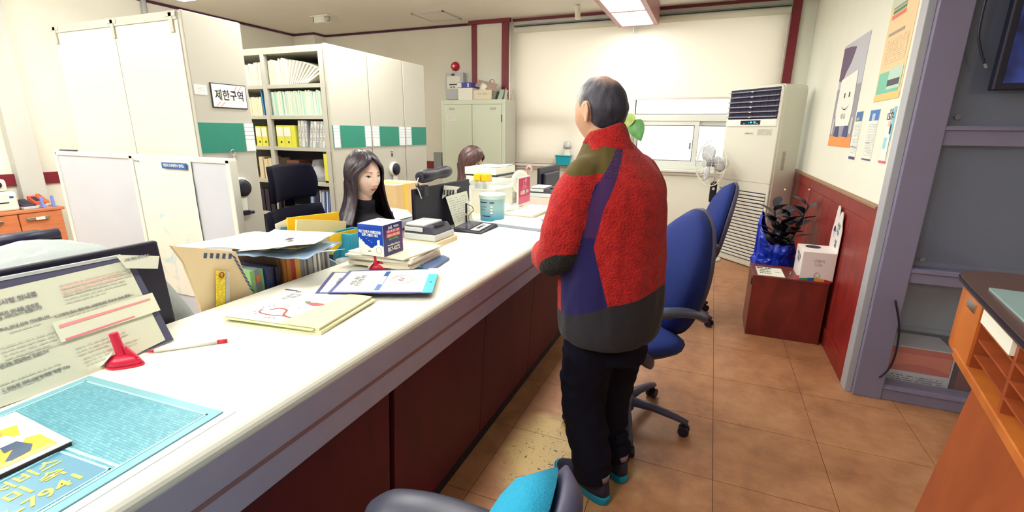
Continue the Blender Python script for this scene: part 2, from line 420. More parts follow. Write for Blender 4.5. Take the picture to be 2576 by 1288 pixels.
# roller blinds: translucent cloth lit by the day outside
def blind_mat():
    m, nt, N, L, b = nodes('blind_cloth'); out = N['Material Output']
    df = N.new('ShaderNodeBsdfDiffuse'); tr = N.new('ShaderNodeBsdfTranslucent'); mx = N.new('ShaderNodeMixShader')
    df.inputs[0].default_value = rgb((238, 232, 222)); tr.inputs[0].default_value = rgb((240, 236, 226)); mx.inputs[0].default_value = .5
    L.new(df.outputs[0], mx.inputs[1]); L.new(tr.outputs[0], mx.inputs[2]); L.new(mx.outputs[0], out.inputs[0]); return m
BLIND = blind_mat()
for (a, b, zb, lab) in ((-2.72, -1.075, 1.0, 'long roller blind drawn right down to the sill beside the pillar'), (-1.045, .64, 1.86, 'shorter roller blind stopping above the open window panes by the air conditioner')):
    t = thing('roller_blind', lab, 'blind', ((a+b)/2, YB-.05, zb))
    part('roller', MB().tube([(a, YB-.055, 2.80), (b, YB-.055, 2.80)], .04, 12), WALL, t, world=True, smooth=True)
    part('cloth', MB().box(a+.02, b-.02, YB-.0505, YB-.0495, zb+.012, 2.80), BLIND, t, world=True)
    part('bottom_bar', MB().box(a+.02, b-.02, YB-.058, YB-.042, zb, zb+.022), mat('blind_bar', (214, 200, 190), .5), t, world=True, bevel=.003)
    part('rail', MB().box(a, b, YB-.09, YB-.01, 2.845, 2.86), GREYP, t, world=True)
part('pull_chain', MB().tube([(.625, YB-.07, 2.78), (.63, YB-.07, 2.0), (.62, YB-.07, 1.5)], .004, 6), WHITEP, t, world=True)

# ---- right wall wainscot: cap, boards, skirting
WAINS = wood('wainscot_wood', (112, 24, 24), (150, 40, 34), .42, (3, 3, 1.2), 4)
wn = struct('trim_10', MB().box(XR-.012, XR, 3.14, 6.6, .0, 1.07), mat('wainscot_dark', (58, 10, 14), .5))
for k in range(8):
    a = 3.22+k*.42
    part('panel', MB().box(XR-.024, XR-.010, a+.002, a+.418, .13, .965), WAINS, wn, world=True, bevel=.003)
part('top_rail', MB().box(XR-.03, XR-.01, 3.14, 6.6, .97, 1.055), WAINS, wn, world=True, bevel=.002)
part('cap', MB().box(XR-.04, XR, 3.13, 6.6, 1.055, 1.072), mat('wainscot_cap', (150, 110, 80), .5), wn, world=True, bevel=.003)
part('skirting', MB().box(XR-.032, XR-.01, 3.14, 6.6, 0, .125), WAINS, wn, world=True, bevel=.003)
part('end_stile', MB().box(XR-.034, XR+.14, 3.115, 3.215, 0, 1.06), WAINS, wn, world=True, bevel=.004)

# ---- glazed partition at the wall's end: aluminium post, rails, panes
FROST = mat('partition_glass', (132, 142, 170), .05, trans=.0, spec=.9, alpha=.40)
FROST2 = mat('partition_frosted_panel', (150, 156, 168), .5, var=.03, vs=3)
gp = struct('wall_partition', MB().box(XR+.0, XR+.135, 2.99, 3.11, 0, ZC), ALU, bevel=.004)
part('post_edge', MB().box(XR-.035, XR, 3.02, 3.115, 0, ZC), mat('pale_aluminium', (170, 172, 180), .4, var=.03, vs=6), gp, world=True, bevel=.003)
for z0, z1, y in ((0, .09, 3.0), (.695, .775, 3.0), (1.405, 1.50, 3.0), (2.3, 2.38, 3.0)):
    part('rail', MB().box(XR+.135, XR2, y, y+.1, z0, z1), ALU, gp, world=True, bevel=.004)
    part('rail_bead', MB().box(XR+.135, XR2, y-.012, y+.02, z1-.022, z1-.006), ALU, gp, world=True, bevel=.002)
for z0, z1 in ((.09, .695), (.775, 1.405), (1.50, 2.3), (2.38, ZC)):
    part('pane', MB().box(XR+.135, XR2, 3.045, 3.051, z0, z1), mat('partition_clear', (186, 192, 206), .04, spec=.6, alpha=.10) if z0 < .1 else FROST, gp, world=True)
part('screw_cap', MB().lathe([(.0, 0), (.012, 0), (.012, .006), (0, .007)], 12, basis((1.085, 3.04, .82), (1, 0, 0), (0, 0, 1))), GREYP, gp, world=True)
part('screw_cap', MB().lathe([(.0, 0), (.012, 0), (.012, .006), (0, .007)], 12, basis((1.085, 3.04, 1.54), (1, 0, 0), (0, 0, 1))), GREYP, gp, world=True)
# the lobby porch behind the glass
struct('wall_porch', MB().box(XR+.14, XR2, 3.72, 3.80, 0, ZC), mat('porch_wall', (160, 168, 190), .8, var=.05, vs=2))
solo('porch_shelf', MB().box(XR+.15, 2.9, 3.38, 3.71, .30, .33).box(XR+.15, 2.9, 3.38, 3.40, .33, .74).box(XR+.15, XR+.18, 3.40, 3.71, 0, .30).box(2.87, 2.9, 3.40, 3.71, 0, .30), mat('porch_board', (150, 158, 176), .6), 'pale grey-blue low shelf with an upright board behind the glass', 'shelf', bevel=.003)

# ------------------------------------------------------------------ ceiling lamps
PINKWOOD = wood('lamp_frame_wood', (168, 112, 118), (196, 146, 146), .4, (2, 14, 2), 3)
DIFF = mat('lamp_diffuser', (255, 255, 255), .5)
_b = DIFF.node_tree.nodes['Principled BSDF']; _b.inputs['Emission Color'].default_value = (*LAMPCOL, 1); _b.inputs['Emission Strength'].default_value = LAMP
def lamp(x0, x1, y0, y1, zb, lab, n=3, em=DIFF, group=None):
    t = thing('ceiling_lamp', lab, 'lamp', ((x0+x1)/2, (y0+y1)/2, zb), 0, group)
    e = .055
    part('housing', MB().box(x0, x1, y0, y1, zb+.03, ZC-.001), PINKWOOD, t, world=True, bevel=.004)
    part('frame', MB().box(x0, x0+e, y0, y1, zb, zb+.03).box(x1-e, x1, y0, y1, zb, zb+.03).box(x0+e, x1-e, y0, y0+e, zb, zb+.03).box(x0+e, x1-e, y1-e, y1, zb, zb+.03), PINKWOOD, t, world=True)
    st = (y1-y0-e)/n
    for k in range(n):
        a = y0+e+k*st
        part('diffuser', MB().box(x0+e, x1-e, a, a+st-e, zb+.006, zb+.028), em, t, world=True)
        if k < n-1: part('crossbar', MB().box(x0+e, x1-e, a+st-e, a+st, zb, zb+.03), PINKWOOD, t, world=True)
    return t
lamp(-1.25, -.77, 4.10, 6.38, 2.71, 'wood-framed box lamp hanging in front of the window blinds', 3)
OFF = 'office ceiling lamps out of view'
for k, (x, y) in enumerate(((-1.01, 2.55), (-1.01, -.2))):
    lamp(x-.24, x+.24, y-.9, y+.9, 2.74, ('wood-framed box lamp above the counter near the standing man', 'wood-framed box lamp above the near end of the counter')[k]+', out of the picture', 2, group=OFF)
LOB = mat('lobby_diffuser', (255, 255, 255), .5)
_b = LOB.node_tree.nodes['Principled BSDF']; _b.inputs['Emission Color'].default_value = (.86, .90, 1.0, 1); _b.inputs['Emission Strength'].default_value = LAMP*.26
lamp(.85, 1.33, -1.6, .4, 2.80, 'dim wood-framed box lamp over the lobby behind the camera', 2, LOB)

WRAP = mat('wrap_diffuser', (255, 255, 255), .5)
_b = WRAP.node_tree.nodes['Principled BSDF']; _b.inputs['Emission Color'].default_value = (*LAMPCOL, 1); _b.inputs['Emission Strength'].default_value = LAMP*2.3
for x, y, z, lab in ((-3.3, .25, 2.42, 'unseen pendant lamp added to brighten the ceiling in front of the filing racks'), (-5.2, .5, 2.42, 'unseen pendant lamp added to brighten the room near the left wall'), (-1.9, -1.0, 2.42, 'unseen pendant lamp added for ceiling light behind the near counter end'), (-2.5, 2.95, 2.50, 'unseen pendant lamp added to light the ceiling over the aisle beside the racks'), (-4.7, 2.72, 2.60, 'bare pendant lamp behind the nearest filing rack, out of the picture')):  # unseen lamps added to brighten the ceiling; the last matches a glow there
    t = thing('unseen_lamp', lab, 'lamp', (x, y, z), 0, 'bare office lamps out of view')
    part('tray', MB().box(x-.05, x+.05, y-.62, y+.62, z+.09, z+.11), WHITEP, t, world=True)
    part('diffuser', MB().box(x-.08, x+.08, y-.6, y+.6, z, z+.089), WRAP, t, world=True)
    for q in (-.4, .4): part('rod', MB().tube([(x, y+q, z+.11), (x, y+q, ZC-.001)], .006, 6), WHITEP, t, world=True)
def PN(u, v, p0, n):
    d = ray(u, v); n = Vector(n); return CAM + d*((Vector(p0)-CAM).dot(n)/d.dot(n))
# ------------------------------------------------------------------ service counter
CZ, CX, CBK = .88, -.80, -1.45
CTOP = mat('counter_top', (240, 238, 222), .35, var=.015, vs=12, spec=.4)
FASC = mat('counter_fascia', (182, 173, 194), .5, var=.05, vs=14)
CPAN = wood('counter_panel_wood', (72, 3, 24), (92, 6, 32), .6, (3, 3, 1), 3)
ct = thing('service_counter', 'long white-topped service counter with dark red wooden front', 'counter', (-1.1, 1.85, 0))
prof = [(CBK, CZ-.04), (CBK, CZ)]+[(CX-.028+.028*sin(radians(a)), CZ-.028+.028*cos(radians(a))) for a in range(0, 91, 15)]+[(CX, CZ-.034), (CX-.06, CZ-.04)]
TY = basis((0, -1.2, 0), (1, 0, 0), (0, 0, 1))      # local z runs along -Y
TY = Matrix(((1, 0, 0, 0), (0, 0, 1, 0), (0, 1, 0, 0), (0, 0, 0, 1)))
part('worktop', MB().prism(prof[::-1], -1.4, 4.75, TY), CTOP, ct, world=True, smooth=False, bevel=.002)
part('fascia', MB().box(CX-.035, CX-.001, -1.4, 4.75, .697, CZ-.033), FASC, ct, world=True, bevel=.004)
part('fascia_stripe', MB().box(CX-.01, CX+.0005, -1.4, 4.75, .765, .776), mat('stripe_brown', (150, 110, 110), .5), ct, world=True)
def slant(y0, y1, z0, z1, dx=0.):
    f = lambda z: -.868+(z-.07)/.63*.036+dx
    return MB().add([(f(z0), y0, z0), (f(z0), y1, z0), (f(z1), y1, z1), (f(z1), y0, z1)]+[(f(z0)-.02, y0, z0), (f(z0)-.02, y1, z0), (f(z1)-.02, y1, z1), (f(z1)-.02, y0, z1)],
                    [(0, 1, 2, 3), (7, 6, 5, 4), (1, 0, 4, 5), (2, 1, 5, 6), (3, 2, 6, 7), (0, 3, 7, 4)])
ys = [-1.4, -.25, .40, 1.05, 1.715, 2.34, 2.97, 3.6, 4.2, 4.75]
for a, b in zip(ys, ys[1:]):
    g0 = .013 if a in (1.05, 2.97, -.25) else .002; g1 = .013 if b in (1.05, 2.97, -.25) else .002
    part('front_panel', slant(a+g0, b-g1, .075, .70), CPAN, ct, world=True, bevel=.0015)
part('backing', slant(-1.4, 4.75, .0, .69, -.03), BLACKP, ct, world=True)
part('plinth', MB().box(-.95, -.885, -1.4, 4.75, 0, .075), mat('plinth_black', (16, 14, 34), .5), ct, world=True)
part('end_panel', MB().box(-1.43, -.84, 4.71, 4.75, 0, .84), CPAN, ct, world=True)
# office desks behind the counter
DESK = wood('desk_top_beech', (222, 196, 150), (236, 212, 170), .45, (2, 10, 2), 3)
DPOLY = (((-.3, 1.155), [(-.3, -1.80), (1.155, -1.80)], 'beech desk behind the counter where the grey-shirted clerk sits'),
         ((1.16, 2.62), [(1.16, -1.80), (1.80, -1.80), (1.80, -1.57), (2.24, -1.57), (2.24, -2.12), (2.62, -2.12)], 'beech desk behind the counter where the dark-haired young woman sits'),
         ((2.63, 4.1), [(2.63, -2.32), (3.06, -2.32), (3.30, -1.82), (4.1, -1.82)], 'beech desk behind the counter at the far clerk with paper stacks'))
for (a, b), pl, lab in DPOLY:
    t = thing('office_desk', lab, 'desk', (-1.62, (a+b)/2, 0), 0, 'desks behind the counter')
    ol = [(CBK-.005, b), (CBK-.005, a)]+[(x, y) for y, x in pl]
    part('desk_top', MB().prism(ol[::-1], .715, .74), DESK, t, world=True, bevel=.003)
    for y, x in ((a+.02, pl[0][1]), (b-.05, pl[-1][1])): part('side_panel', MB().box(x+.03, CBK-.03, y, y+.03, 0, .715), LGREY, t, world=True)
    part('back_panel', MB().box(CBK-.03, CBK-.01, a+.02, b-.02, .1, .715), LGREY, t, world=True)

# ------------------------------------------------------------------ mobile filing racks
RX, RXL, RZ = -2.8, -4.05, 2.08
CARD = page('label_card', (232, 238, 238), (150, 165, 175), 7, 1.0, .1, .0, (1, 2)); 
def cardmat():
    m = page('ruled_label_card', (226, 234, 238), (150, 168, 180), 7, .01, .12, -.1, (1, 2)); return m
CARD = cardmat()
def rack(lab, y0, y1, teal, cards, handle=None, lock=None, openf=False):
    t = thing('mobile_rack', lab, 'filing rack', ((RX+RXL)/2, (y0+y1)/2, 0), 0, 'mobile filing racks')
    P = lambda n, mb, m, par=t, **k: part(n, mb, m, par, world=True, **k)
    ep = P('end_panel', MB().box(RX-.03, RX, y0+.004, y1-.004, .04, RZ), STEEL, bevel=.006)
    P('base_rail', MB().box(RXL, RX-.01, y0+.02, y1-.02, 0.0, .04), STEELD)
    P('band_recess', MB().box(RX-.001, RX+.003, y0+.004, y1-.004, 1.295, 1.482), STEELD, ep)
    P('teal_band', MB().box(RX, RX+.005, teal[0], teal[1], 1.300, 1.478), TEALP, ep, bevel=.001)
    for a, b in cards: P('label_card', MB().box(RX+.001, RX+.006, a, b, 1.302, 1.476), CARD, ep)
    if handle:
        hy, hz = handle; X = lambda r, n=28: basis((RX, hy, hz), (0, 1, 0), (0, 0, 1))
        h = P('crank_handle', MB().lathe([(.0, 0), (.066, 0), (.068, .012), (.062, .03), (.0, .03)], 32, X(0)), WHITEP, ep, smooth=False, bevel=.003)
        P('hub_disc', MB().lathe([(0, .029), (.056, .029), (.054, .040), (.03, .046), (0, .047)], 32, X(0)), BLACKP, ep, smooth=True)
        P('crank_arm', MB().prism([(-.026, -.05), (.026, -.05), (.019, -.165), (-.019, -.165)], .004, .026, X(0)), WHITEP, ep, bevel=.005)
        P('crank_knob', MB().box(-.03, .018, -.175, -.145, .02, .05, 0, X(0)).tube([X(0) @ Vector((.012, -.16, .036)), X(0) @ Vector((.052, -.163, .036))], .011, 10), BLACKP, ep, bevel=.003)
    if lock:
        P('lock', MB().lathe([(0, 0), (.011, 0), (.010, .012), (0, .014)], 14, basis((RX, *lock), (0, 1, 0), (0, 0, 1))), CHROME, ep, smooth=True)
        P('lock_plate', MB().box(RX, RX+.004, lock[0]-.006, lock[0]+.012, lock[1]-.05, lock[1]-.02), DARKP, ep)
    if openf:
        P('back_sheet', MB().box(RXL, RX-.03, y1-.02, y1-.005, .04, RZ-.01), mat('rack_back_shade', (34, 30, 54), .6))  # back sheet coloured dark to carry the shade inside the rack
        P('top_panel', MB().box(RXL, RX-.03, y0, y1, RZ-.055, RZ-.005), STEEL, bevel=.003)
        for x in (RXL+.02, -3.47, RX-.055): P('upright', MB().box(x-.022, x+.022, y0, y0+.035, .04, RZ-.05), STEELD, bevel=.002)
        P('side_sheet', MB().box(RXL-.001, RXL+.012, y0, y1, .04, RZ-.01), STEELD)
        for z in SHZ: P('shelf', MB().box(RXL+.01, RX-.03, y0+.004, y1-.02, z-.03, z), STEEL, bevel=.002)
    else:
        P('side_panel', MB().box(RXL, RX-.03, y0, y1-.005, .04, RZ-.005), mat('rack_side', (232, 230, 214), .45, var=.015, vs=3))
        P('top_edge', MB().box(RXL, RX-.03, y0-.006, y0, RZ-.05, RZ-.004), STEEL, bevel=.002)
        for x in (RXL+.004, -3.43, RX-.09): P('bracket', MB().box(x, x+.03, y0-.009, y0-.001, RZ-.115, RZ-.012).box(x-.03, x+.06, y0-.009, y0-.001, RZ-.035, RZ-.012), STEEL, bevel=.002)
        P('panel_joint', MB().box(-3.417, -3.413, y0-.002, y0, .04, RZ-.05), STEELD)
    return t
SHZ = (.12, .42, .73, 1.018, 1.299, 1.554, 1.794)
r1 = rack('filing rack nearest the camera, blank side and restricted-area sign on its end', 1.91, 2.285, (1.914, 2.208), ((2.212, 2.278),), (2.126, 1.075))
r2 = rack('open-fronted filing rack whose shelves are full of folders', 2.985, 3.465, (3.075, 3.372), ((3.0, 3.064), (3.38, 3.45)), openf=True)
part('teal_sliver', MB().box(RX, RX+.005, 2.99, 2.998, 1.300, 1.478), TEALP, r2, world=True)
r3 = rack('middle closed filing rack with crank handle and chrome lock', 3.468, 3.968, (3.575, 3.862), ((3.48, 3.562), (3.872, 3.955)), (3.754, 1.086), (3.739, 1.254))
r4 = rack('last closed filing rack, next to the back wall', 3.972, 4.345, (4.075, 4.335), ((3.985, 4.065),))
# keys hanging in rack 1, its lock plate, the sign and the magnet calendar
T = lambda y, z: basis((RX+.001, y, z), (0, 1, 0), (0, 0, 1))
part('key_plate', MB().box(-.012, .012, -.05, .0, 0, .006, 0, T(2.105, 1.27)).box(-.005, .005, -.044, -.02, .006, .008, 0, T(2.105, 1.27)), WHITEP, r1, world=True, bevel=.002)
kt = thing('key_ring', 'bunch of small keys hanging on the nearest filing rack lock', 'keys', (RX+.02, 2.105, 1.30))
part('ring', MB().tube([(RX+.018, 2.10+.016*cos(a), 1.30+.016*sin(a)) for a in [2*pi*i/14 for i in range(14)]], .0022, 6, closed=True), CHROME, kt, world=True, smooth=True)
for q in (-.012, .016): part('key', MB().prism(circ(.010, 12)+[], 0, .003, basis((RX+.02, 2.10+q, 1.282), (0, 1, 0), (0, 0, 1))).box(RX+.02, RX+.023, 2.10+q-.003, 2.10+q+.003, 1.25, 1.275), CHROME, kt, world=True)
sg = thing('restricted_area_sign', 'white sign with Korean lettering and red corner stripes on rack end', 'sign', (RX+.004, 2.138, 1.57))
part('plate_border', MB().box(RX, RX+.006, 2.022, 2.256, 1.566, 1.708), BLACKINK, sg, world=True)
part('plate', MB().box(RX+.001, RX+.0075, 2.027, 2.251, 1.571, 1.703), WHITEINK, sg, world=True)
for (a, b) in (((2.17, 1.669), (2.196, 1.70)), ((2.198, 1.669), (2.226, 1.70)), ((2.043, 1.574), (2.074, 1.602)), ((2.073, 1.574), (2.104, 1.602))):
    part('red_stripe', MB().add([(RX+.008, a[0]-.002, a[1]), (RX+.008, a[0]+.002, a[1]), (RX+.008, b[0]+.002, b[1]), (RX+.008, b[0]-.002, b[1])], [(0, 1, 2, 3)]), REDINK, sg, world=True)
text('제한구역', .066, BLACKINK, sg, basis((RX+.008, 2.139, 1.637), (0, 1, 0), (0, 0, 1)), bold=.012, world=True, sx=.80)
cl = thing('magnet_calendar', 'small white calendar sheet stuck beside the restricted-area sign', 'calendar', (RX+.003, 1.964, 1.63))
part('sheet', MB().box(RX, RX+.003, 1.925, 2.0, 1.635, 1.69), page('calendar_print', (240, 240, 230), (170, 172, 168), 7, 14., .35, .12, (1, 2)), cl, world=True)
# folders on the open rack (each one a thing)
def row(name, lab, group, cat, x0, x1, z, h, w, depth, mats, lean=0., y0=3.0, hj=.01, leanj=.02, yj=.006):
    x = x0
    while x < x1:
        ww = random.uniform(*w); hh = h+random.uniform(-hj, hj); a = lean+random.uniform(-leanj, leanj); yy = y0+random.uniform(0, yj)
        sh = tan_(a)*hh
        mb = MB().add([(x, yy, z), (x+ww*.92, yy, z), (x+ww*.92, yy+depth, z), (x, yy+depth, z), (x+sh, yy, z+hh), (x+ww*.92+sh, yy, z+hh), (x+ww*.92+sh, yy+depth, z+hh), (x+sh, yy+depth, z+hh)],
                      [(3, 2, 1, 0), (4, 5, 6, 7), (0, 1, 5, 4), (1, 2, 6, 5), (2, 3, 7, 6), (3, 0, 4, 7)])
        solo(name, mb, random.choice(mats), lab, cat, group)
        x += ww
tan_ = math.tan
FOLW = [mat('folder_white', (240, 238, 224), .7), mat('folder_cream', (234, 230, 208), .7), mat('folder_grey', (214, 214, 206), .7)]
FOLG = [mat('folder_mint', (196, 222, 206), .7), mat('folder_pale', (226, 232, 216), .7), mat('folder_aqua', (170, 212, 206), .7), mat('folder_ivory', (230, 228, 206), .7)]
BIND = [mat('binder_grey', (190, 194, 198), .5), mat('binder_white', (222, 224, 220), .5), mat('binder_steel', (164, 170, 180), .5)]
G1 = 'white folders on the top shelf of the open rack'
z1, z2, z3, z4, z5 = SHZ[6], SHZ[5], SHZ[4], SHZ[3], SHZ[2]
row('paper_folder', 'white paper folder standing on the top shelf of the open rack', G1, 'folder', -3.74, -3.52, z1, .17, (.012, .02), .24, FOLW)
row('paper_folder', 'white paper folder standing on the top shelf of the open rack', G1, 'folder', -3.43, -3.22, z1, .19, (.012, .022), .24, FOLW, hj=.012)
G1b = 'white folders slumping over on the top shelf of the open rack'
for k in range(10):
    a = .22+k*.10; x = -3.215+k*.021; h = .185
    T = Matrix.Translation((x, 3.0, z1+.001)) @ Matrix.Rotation(min(a, 1.25), 4, 'Y')
    solo('paper_folder', MB().box(-.014, 0, 0, .24, 0, h, 0, T), FOLW[k % 2], 'white paper folder slumped over to the right on the top rack shelf', 'folder', G1b)
row('case_folder', 'pale green case folder packed on the second shelf of the open rack', 'green folders on the second shelf', 'folder', -3.43, -2.90, z2, .185, (.009, .018), .25, FOLG, lean=-.03, hj=.008)
row('case_folder', 'cream case folder left of the upright on the second rack shelf', 'cream folders on the second shelf', 'folder', -3.70, -3.56, z2, .14, (.012, .022), .24, [mat('folder_buff', (232, 220, 186), .7), FOLW[1]])
solo('blue_folder', MB().box(-.004, .004, 0, .24, 0, .2, 0, Matrix.Translation((-3.525, 3.0, z2)) @ Matrix.Rotation(-.08, 4, 'Y')), mat('folder_blue', (60, 130, 200), .5), 'thin blue folder leaning against the rack upright', 'folder')
def boxfile(x0, x1, z, h, lab, y0=3.0, holes=True):
    t = thing('box_file', lab, 'box file', ((x0+x1)/2, y0+.12, z), 0, 'yellow box files on the open rack')
    part('body', MB().box(x0, x1, y0, y0+.25, z, z+h), YELLOWF, t, world=True, bevel=.002)
    part('label', MB().box(x0+.004, x1-.004, y0-.0012, y0+.001, z+h*.48, z+h*.92), PAPER, t, world=True)
    part('finger_hole', MB().lathe([(0, 0), (.009, 0), (.009, .003), (0, .003)], 14, basis(((x0+x1)/2+.008, y0+.002, z+h*.22), (1, 0, 0), (0, 0, 1))), BLACKP, t, world=True)
    return t
boxfile(-3.415, -3.335, z3, .175, 'yellow box file just right of the rack upright')
boxfile(-3.332, -3.252, z3, .175, 'second yellow box file right of the upright, beside grey binders')
solo('box_file_block', MB().box(-3.25, -3.205, 3.0, 3.25, z3, z3+.175), YELLOWF, 'plain yellow box file touching the leaning grey binders', 'box file', bevel=.002)
boxfile(-3.66, -3.595, z3, .165, 'left-hand yellow box file nearest the sign on the rack')
boxfile(-3.59, -3.525, z3, .165, 'yellow box file just left of the rack upright')
x = -3.175
for k in range(9):
    a = .05 if k < 3 else .19; ww = .03
    T = Matrix.Translation((x, 3.0, z3)) @ Matrix.Rotation(a, 4, 'Y')
    t = thing('ring_binder', 'grey ring binder leaning on the third shelf of the open rack', 'binder', (x, 3.1, z3), 0, 'grey binders on the third shelf')
    part('cover', MB().box(0, ww, 0, .23, .004, .215, 0, T), BIND[k % 3], t, world=True, bevel=.002)
    part('spine_label', MB().box(.007, ww-.007, -.001, 0, .05, .19, 0, T), page('spine_print', (228, 228, 220), (120, 120, 130), 16, 3., .6, .05, (0, 2)), t, world=True)
    x += ww+.004+(.008 if k == 2 else 0)
solo('orange_file', MB().box(-.0, .03, 0, .22, .004, .2, 0, Matrix.Translation((-2.893, 3.0, z3)) @ Matrix.Rotation(.03, 4, 'Y')), mat('file_amber', (232, 186, 80), .5), 'amber file at the right end of the third rack shelf', 'file')
solo('brown_box', MB().box(-3.36, -3.22, 3.02, 3.3, z4, z4+.17), mat('brown_leather', (110, 60, 44), .6), 'brown document box on the dark fourth rack shelf', 'box', bevel=.006)
for k, (x, h) in enumerate(((-3.64, .19), (-3.58, .17), (-3.53, .18))):
    solo('paper_bundle', MB().box(x-.025, x+.02, 3.0, 3.2, z4, z4+h), BEIGE, ('tallest', 'shortest', 'rightmost')[k]+' beige paper bundle left of the rack upright', 'bundle', 'beige bundles on the fourth shelf', bevel=.004)
def crumple(cx, cy, z, rx, ry, rz, seed, n=18):
    mb = MB(); P = []
    for i in range(n):
        r = []
        for j in range(n//2+1):
            a = 2*pi*i/n; b = pi/2*j/(n//2); d = Vector((cos(a)*cos(b)*rx, sin(a)*cos(b)*ry, sin(b)*rz))
            k = 1+.35*noise.noise(d*9+Vector((seed, seed*2, 0)))+.2*noise.noise(d*22+Vector((seed, 0, 3)))
            r.append(Vector((cx, cy, z))+Vector((d.x*k, d.y*k, max(d.z*k, .001))))
        P.append(r)
    return mb.grid(P, wrap=True)
PLAST = mat('clear_plastic_bag', (206, 206, 224), .15, trans=.35, bump=.6, bs=30)
solo('plastic_bag', crumple(-3.06, 3.12, z4, .13, .11, .16, 2), PLAST, 'crumpled clear plastic bag on the fourth rack shelf', 'bag', smooth=True)
yf = thing('yellow_magazine_file', 'upright yellow file box at the end of the fourth rack shelf', 'box file', (-2.87, 3.1, z4))
part('body', MB().box(-2.915, -2.845, 2.99, 3.22, z4, z4+.255), YELLOWF, yf, world=True, bevel=.002)
part('label_strip', MB().box(-2.912, -2.848, 2.988, 2.991, z4+.235, z4+.252).box(-2.912, -2.848, 2.988, 2.991, z4+.003, z4+.018), BLACKINK, yf, world=True)
part('finger_hole', MB().lathe([(0, 0), (.009, 0), (.009, .003), (0, .003)], 14, basis((-2.872, 2.992, z4+.055), (1, 0, 0), (0, 0, 1))), BLACKP, yf, world=True)
MAGS = [mat('mag_white', (226, 228, 230), .5), mat('mag_blue', (70, 90, 150), .5), mat('mag_dark', (40, 44, 70), .5), mat('mag_sky', (150, 180, 210), .5)]
row('magazine', 'thin magazine standing on the lowest visible rack shelf', 'magazines on the fifth shelf', 'magazine', -3.12, -2.87, z5, .21, (.006, .014), .22, MAGS, lean=.06)
for k in range(3): solo('dark_file', MB().box(-3.7+k*.06, -3.65+k*.06, 3.0, 3.22, z5, z5+.2), BLACKP, ('left', 'middle', 'right')[k]+' black file low on the rack behind the office chair', 'file', 'black files low on the rack', bevel=.002)
solo('yellow_tray_file', MB().box(-3.42, -3.18, 3.0, 3.22, z5, z5+.05), YELLOWF, 'flat yellow file lying low on the rack behind the headrest', 'file', bevel=.003)

# ------------------------------------------------------------------ office screens with the map
BLUEG = mat('screen_fabric', (206, 211, 220), .75, var=.03, vs=4, bump=.1, bs=300)
sp = thing('partition_screen', 'blue-grey cloth office screen of two panels before the nearest rack', 'partition', (-3.15, 1.75, 0))
zt = 1.285
part('screen_panel', MB().box(-3.98, -3.20, 1.745, 1.775, .03, zt-.02), BLUEG, sp, world=True)
part('screen_panel', MB().box(-3.17, -2.375, 1.745, 1.775, .03, zt-.02), BLUEG, sp, world=True)
for x in (-3.985, -3.185, -2.36): part('frame_post', MB().box(x-.017, x+.017, 1.738, 1.782, 0, zt), WHITEP, sp, world=True, bevel=.004)
part('top_rail', MB().box(-3.985, -2.345, 1.738, 1.782, zt-.022, zt+.006), WHITEP, sp, world=True, bevel=.004)
part('clip', MB().box(-3.95, -3.78, 1.75, 1.77, zt+.006, zt+.014), DARKP, sp, world=True)
mp_ = thing('wall_map', 'creased city map poster taped to the office screen', 'map', (-2.9, 1.742, .45))
def mapmat():
    m, nt, N, L, b = nodes('map_print'); tc = N.new('ShaderNodeTexCoord')
    n = N.new('ShaderNodeTexNoise'); n.inputs['Scale'].default_value = 5; n.inputs['Detail'].default_value = 8; n.inputs['Distortion'].default_value = 1.5; L.new(tc.outputs['Object'], n.inputs['Vector'])
    cr = N.new('ShaderNodeValToRGB'); e = cr.color_ramp.elements; e[0].position, e[0].color = .30, rgb((188, 220, 226)); e[1].position, e[1].color = .44, rgb((240, 240, 226))
    v = N.new('ShaderNodeTexVoronoi'); v.feature = 'DISTANCE_TO_EDGE'; v.inputs['Scale'].default_value = 14; L.new(tc.outputs['Object'], v.inputs['Vector'])
    lt = N.new('ShaderNodeMath'); lt.operation = 'LESS_THAN'; lt.inputs[1].default_value = .015; L.new(v.outputs[0], lt.inputs[0])
    mx = N.new('ShaderNodeMix'); mx.data_type = 'RGBA'; L.new(n.outputs[0], cr.inputs[0]); L.new(cr.outputs[0], mx.inputs[6]); mx.inputs[7].default_value = rgb((222, 214, 204))
    mu = N.new('ShaderNodeMath'); mu.operation = 'MULTIPLY'; mu.inputs[1].default_value = .25; L.new(lt.outputs[0], mu.inputs[0]); L.new(mu.outputs[0], mx.inputs[0])
    L.new(mx.outputs[2], b.inputs['Base Color']); b.inputs['Roughness'].default_value = .5; return m
P = []
for i in range(25):
    r = []
    for j in range(33):
        x = -3.155+i/24*.505; z = 1.272-j/32*.82
        r.append(Vector((x+.004*noise.noise(Vector((0, z*14, 0))), 1.7395-.006*abs(noise.noise(Vector((x*7, z*6, 1))))-.003*abs(noise.noise(Vector((x*25, z*22, 4)))), z)))
    P.append(r)
part('sheet', MB().grid(P), mapmat(), mp_, world=True, smooth=True)
part('title_block', MB().box(-2.885, -2.675, 1.726, 1.731, 1.222, 1.256), BLUEINK, mp_, world=True)
text('익산시 도로명주소 안내도', .0205, WHITEINK, mp_, basis((-2.78, 1.7255, 1.239), (1, 0, 0), (0, 0, 1)), bold=.02, world=True, sx=.82)
text('Iksan city', .012, BLACKINK, mp_, basis((-3.115, 1.73, 1.255), (1, 0, 0), (0, 0, 1)), bold=.01, world=True)

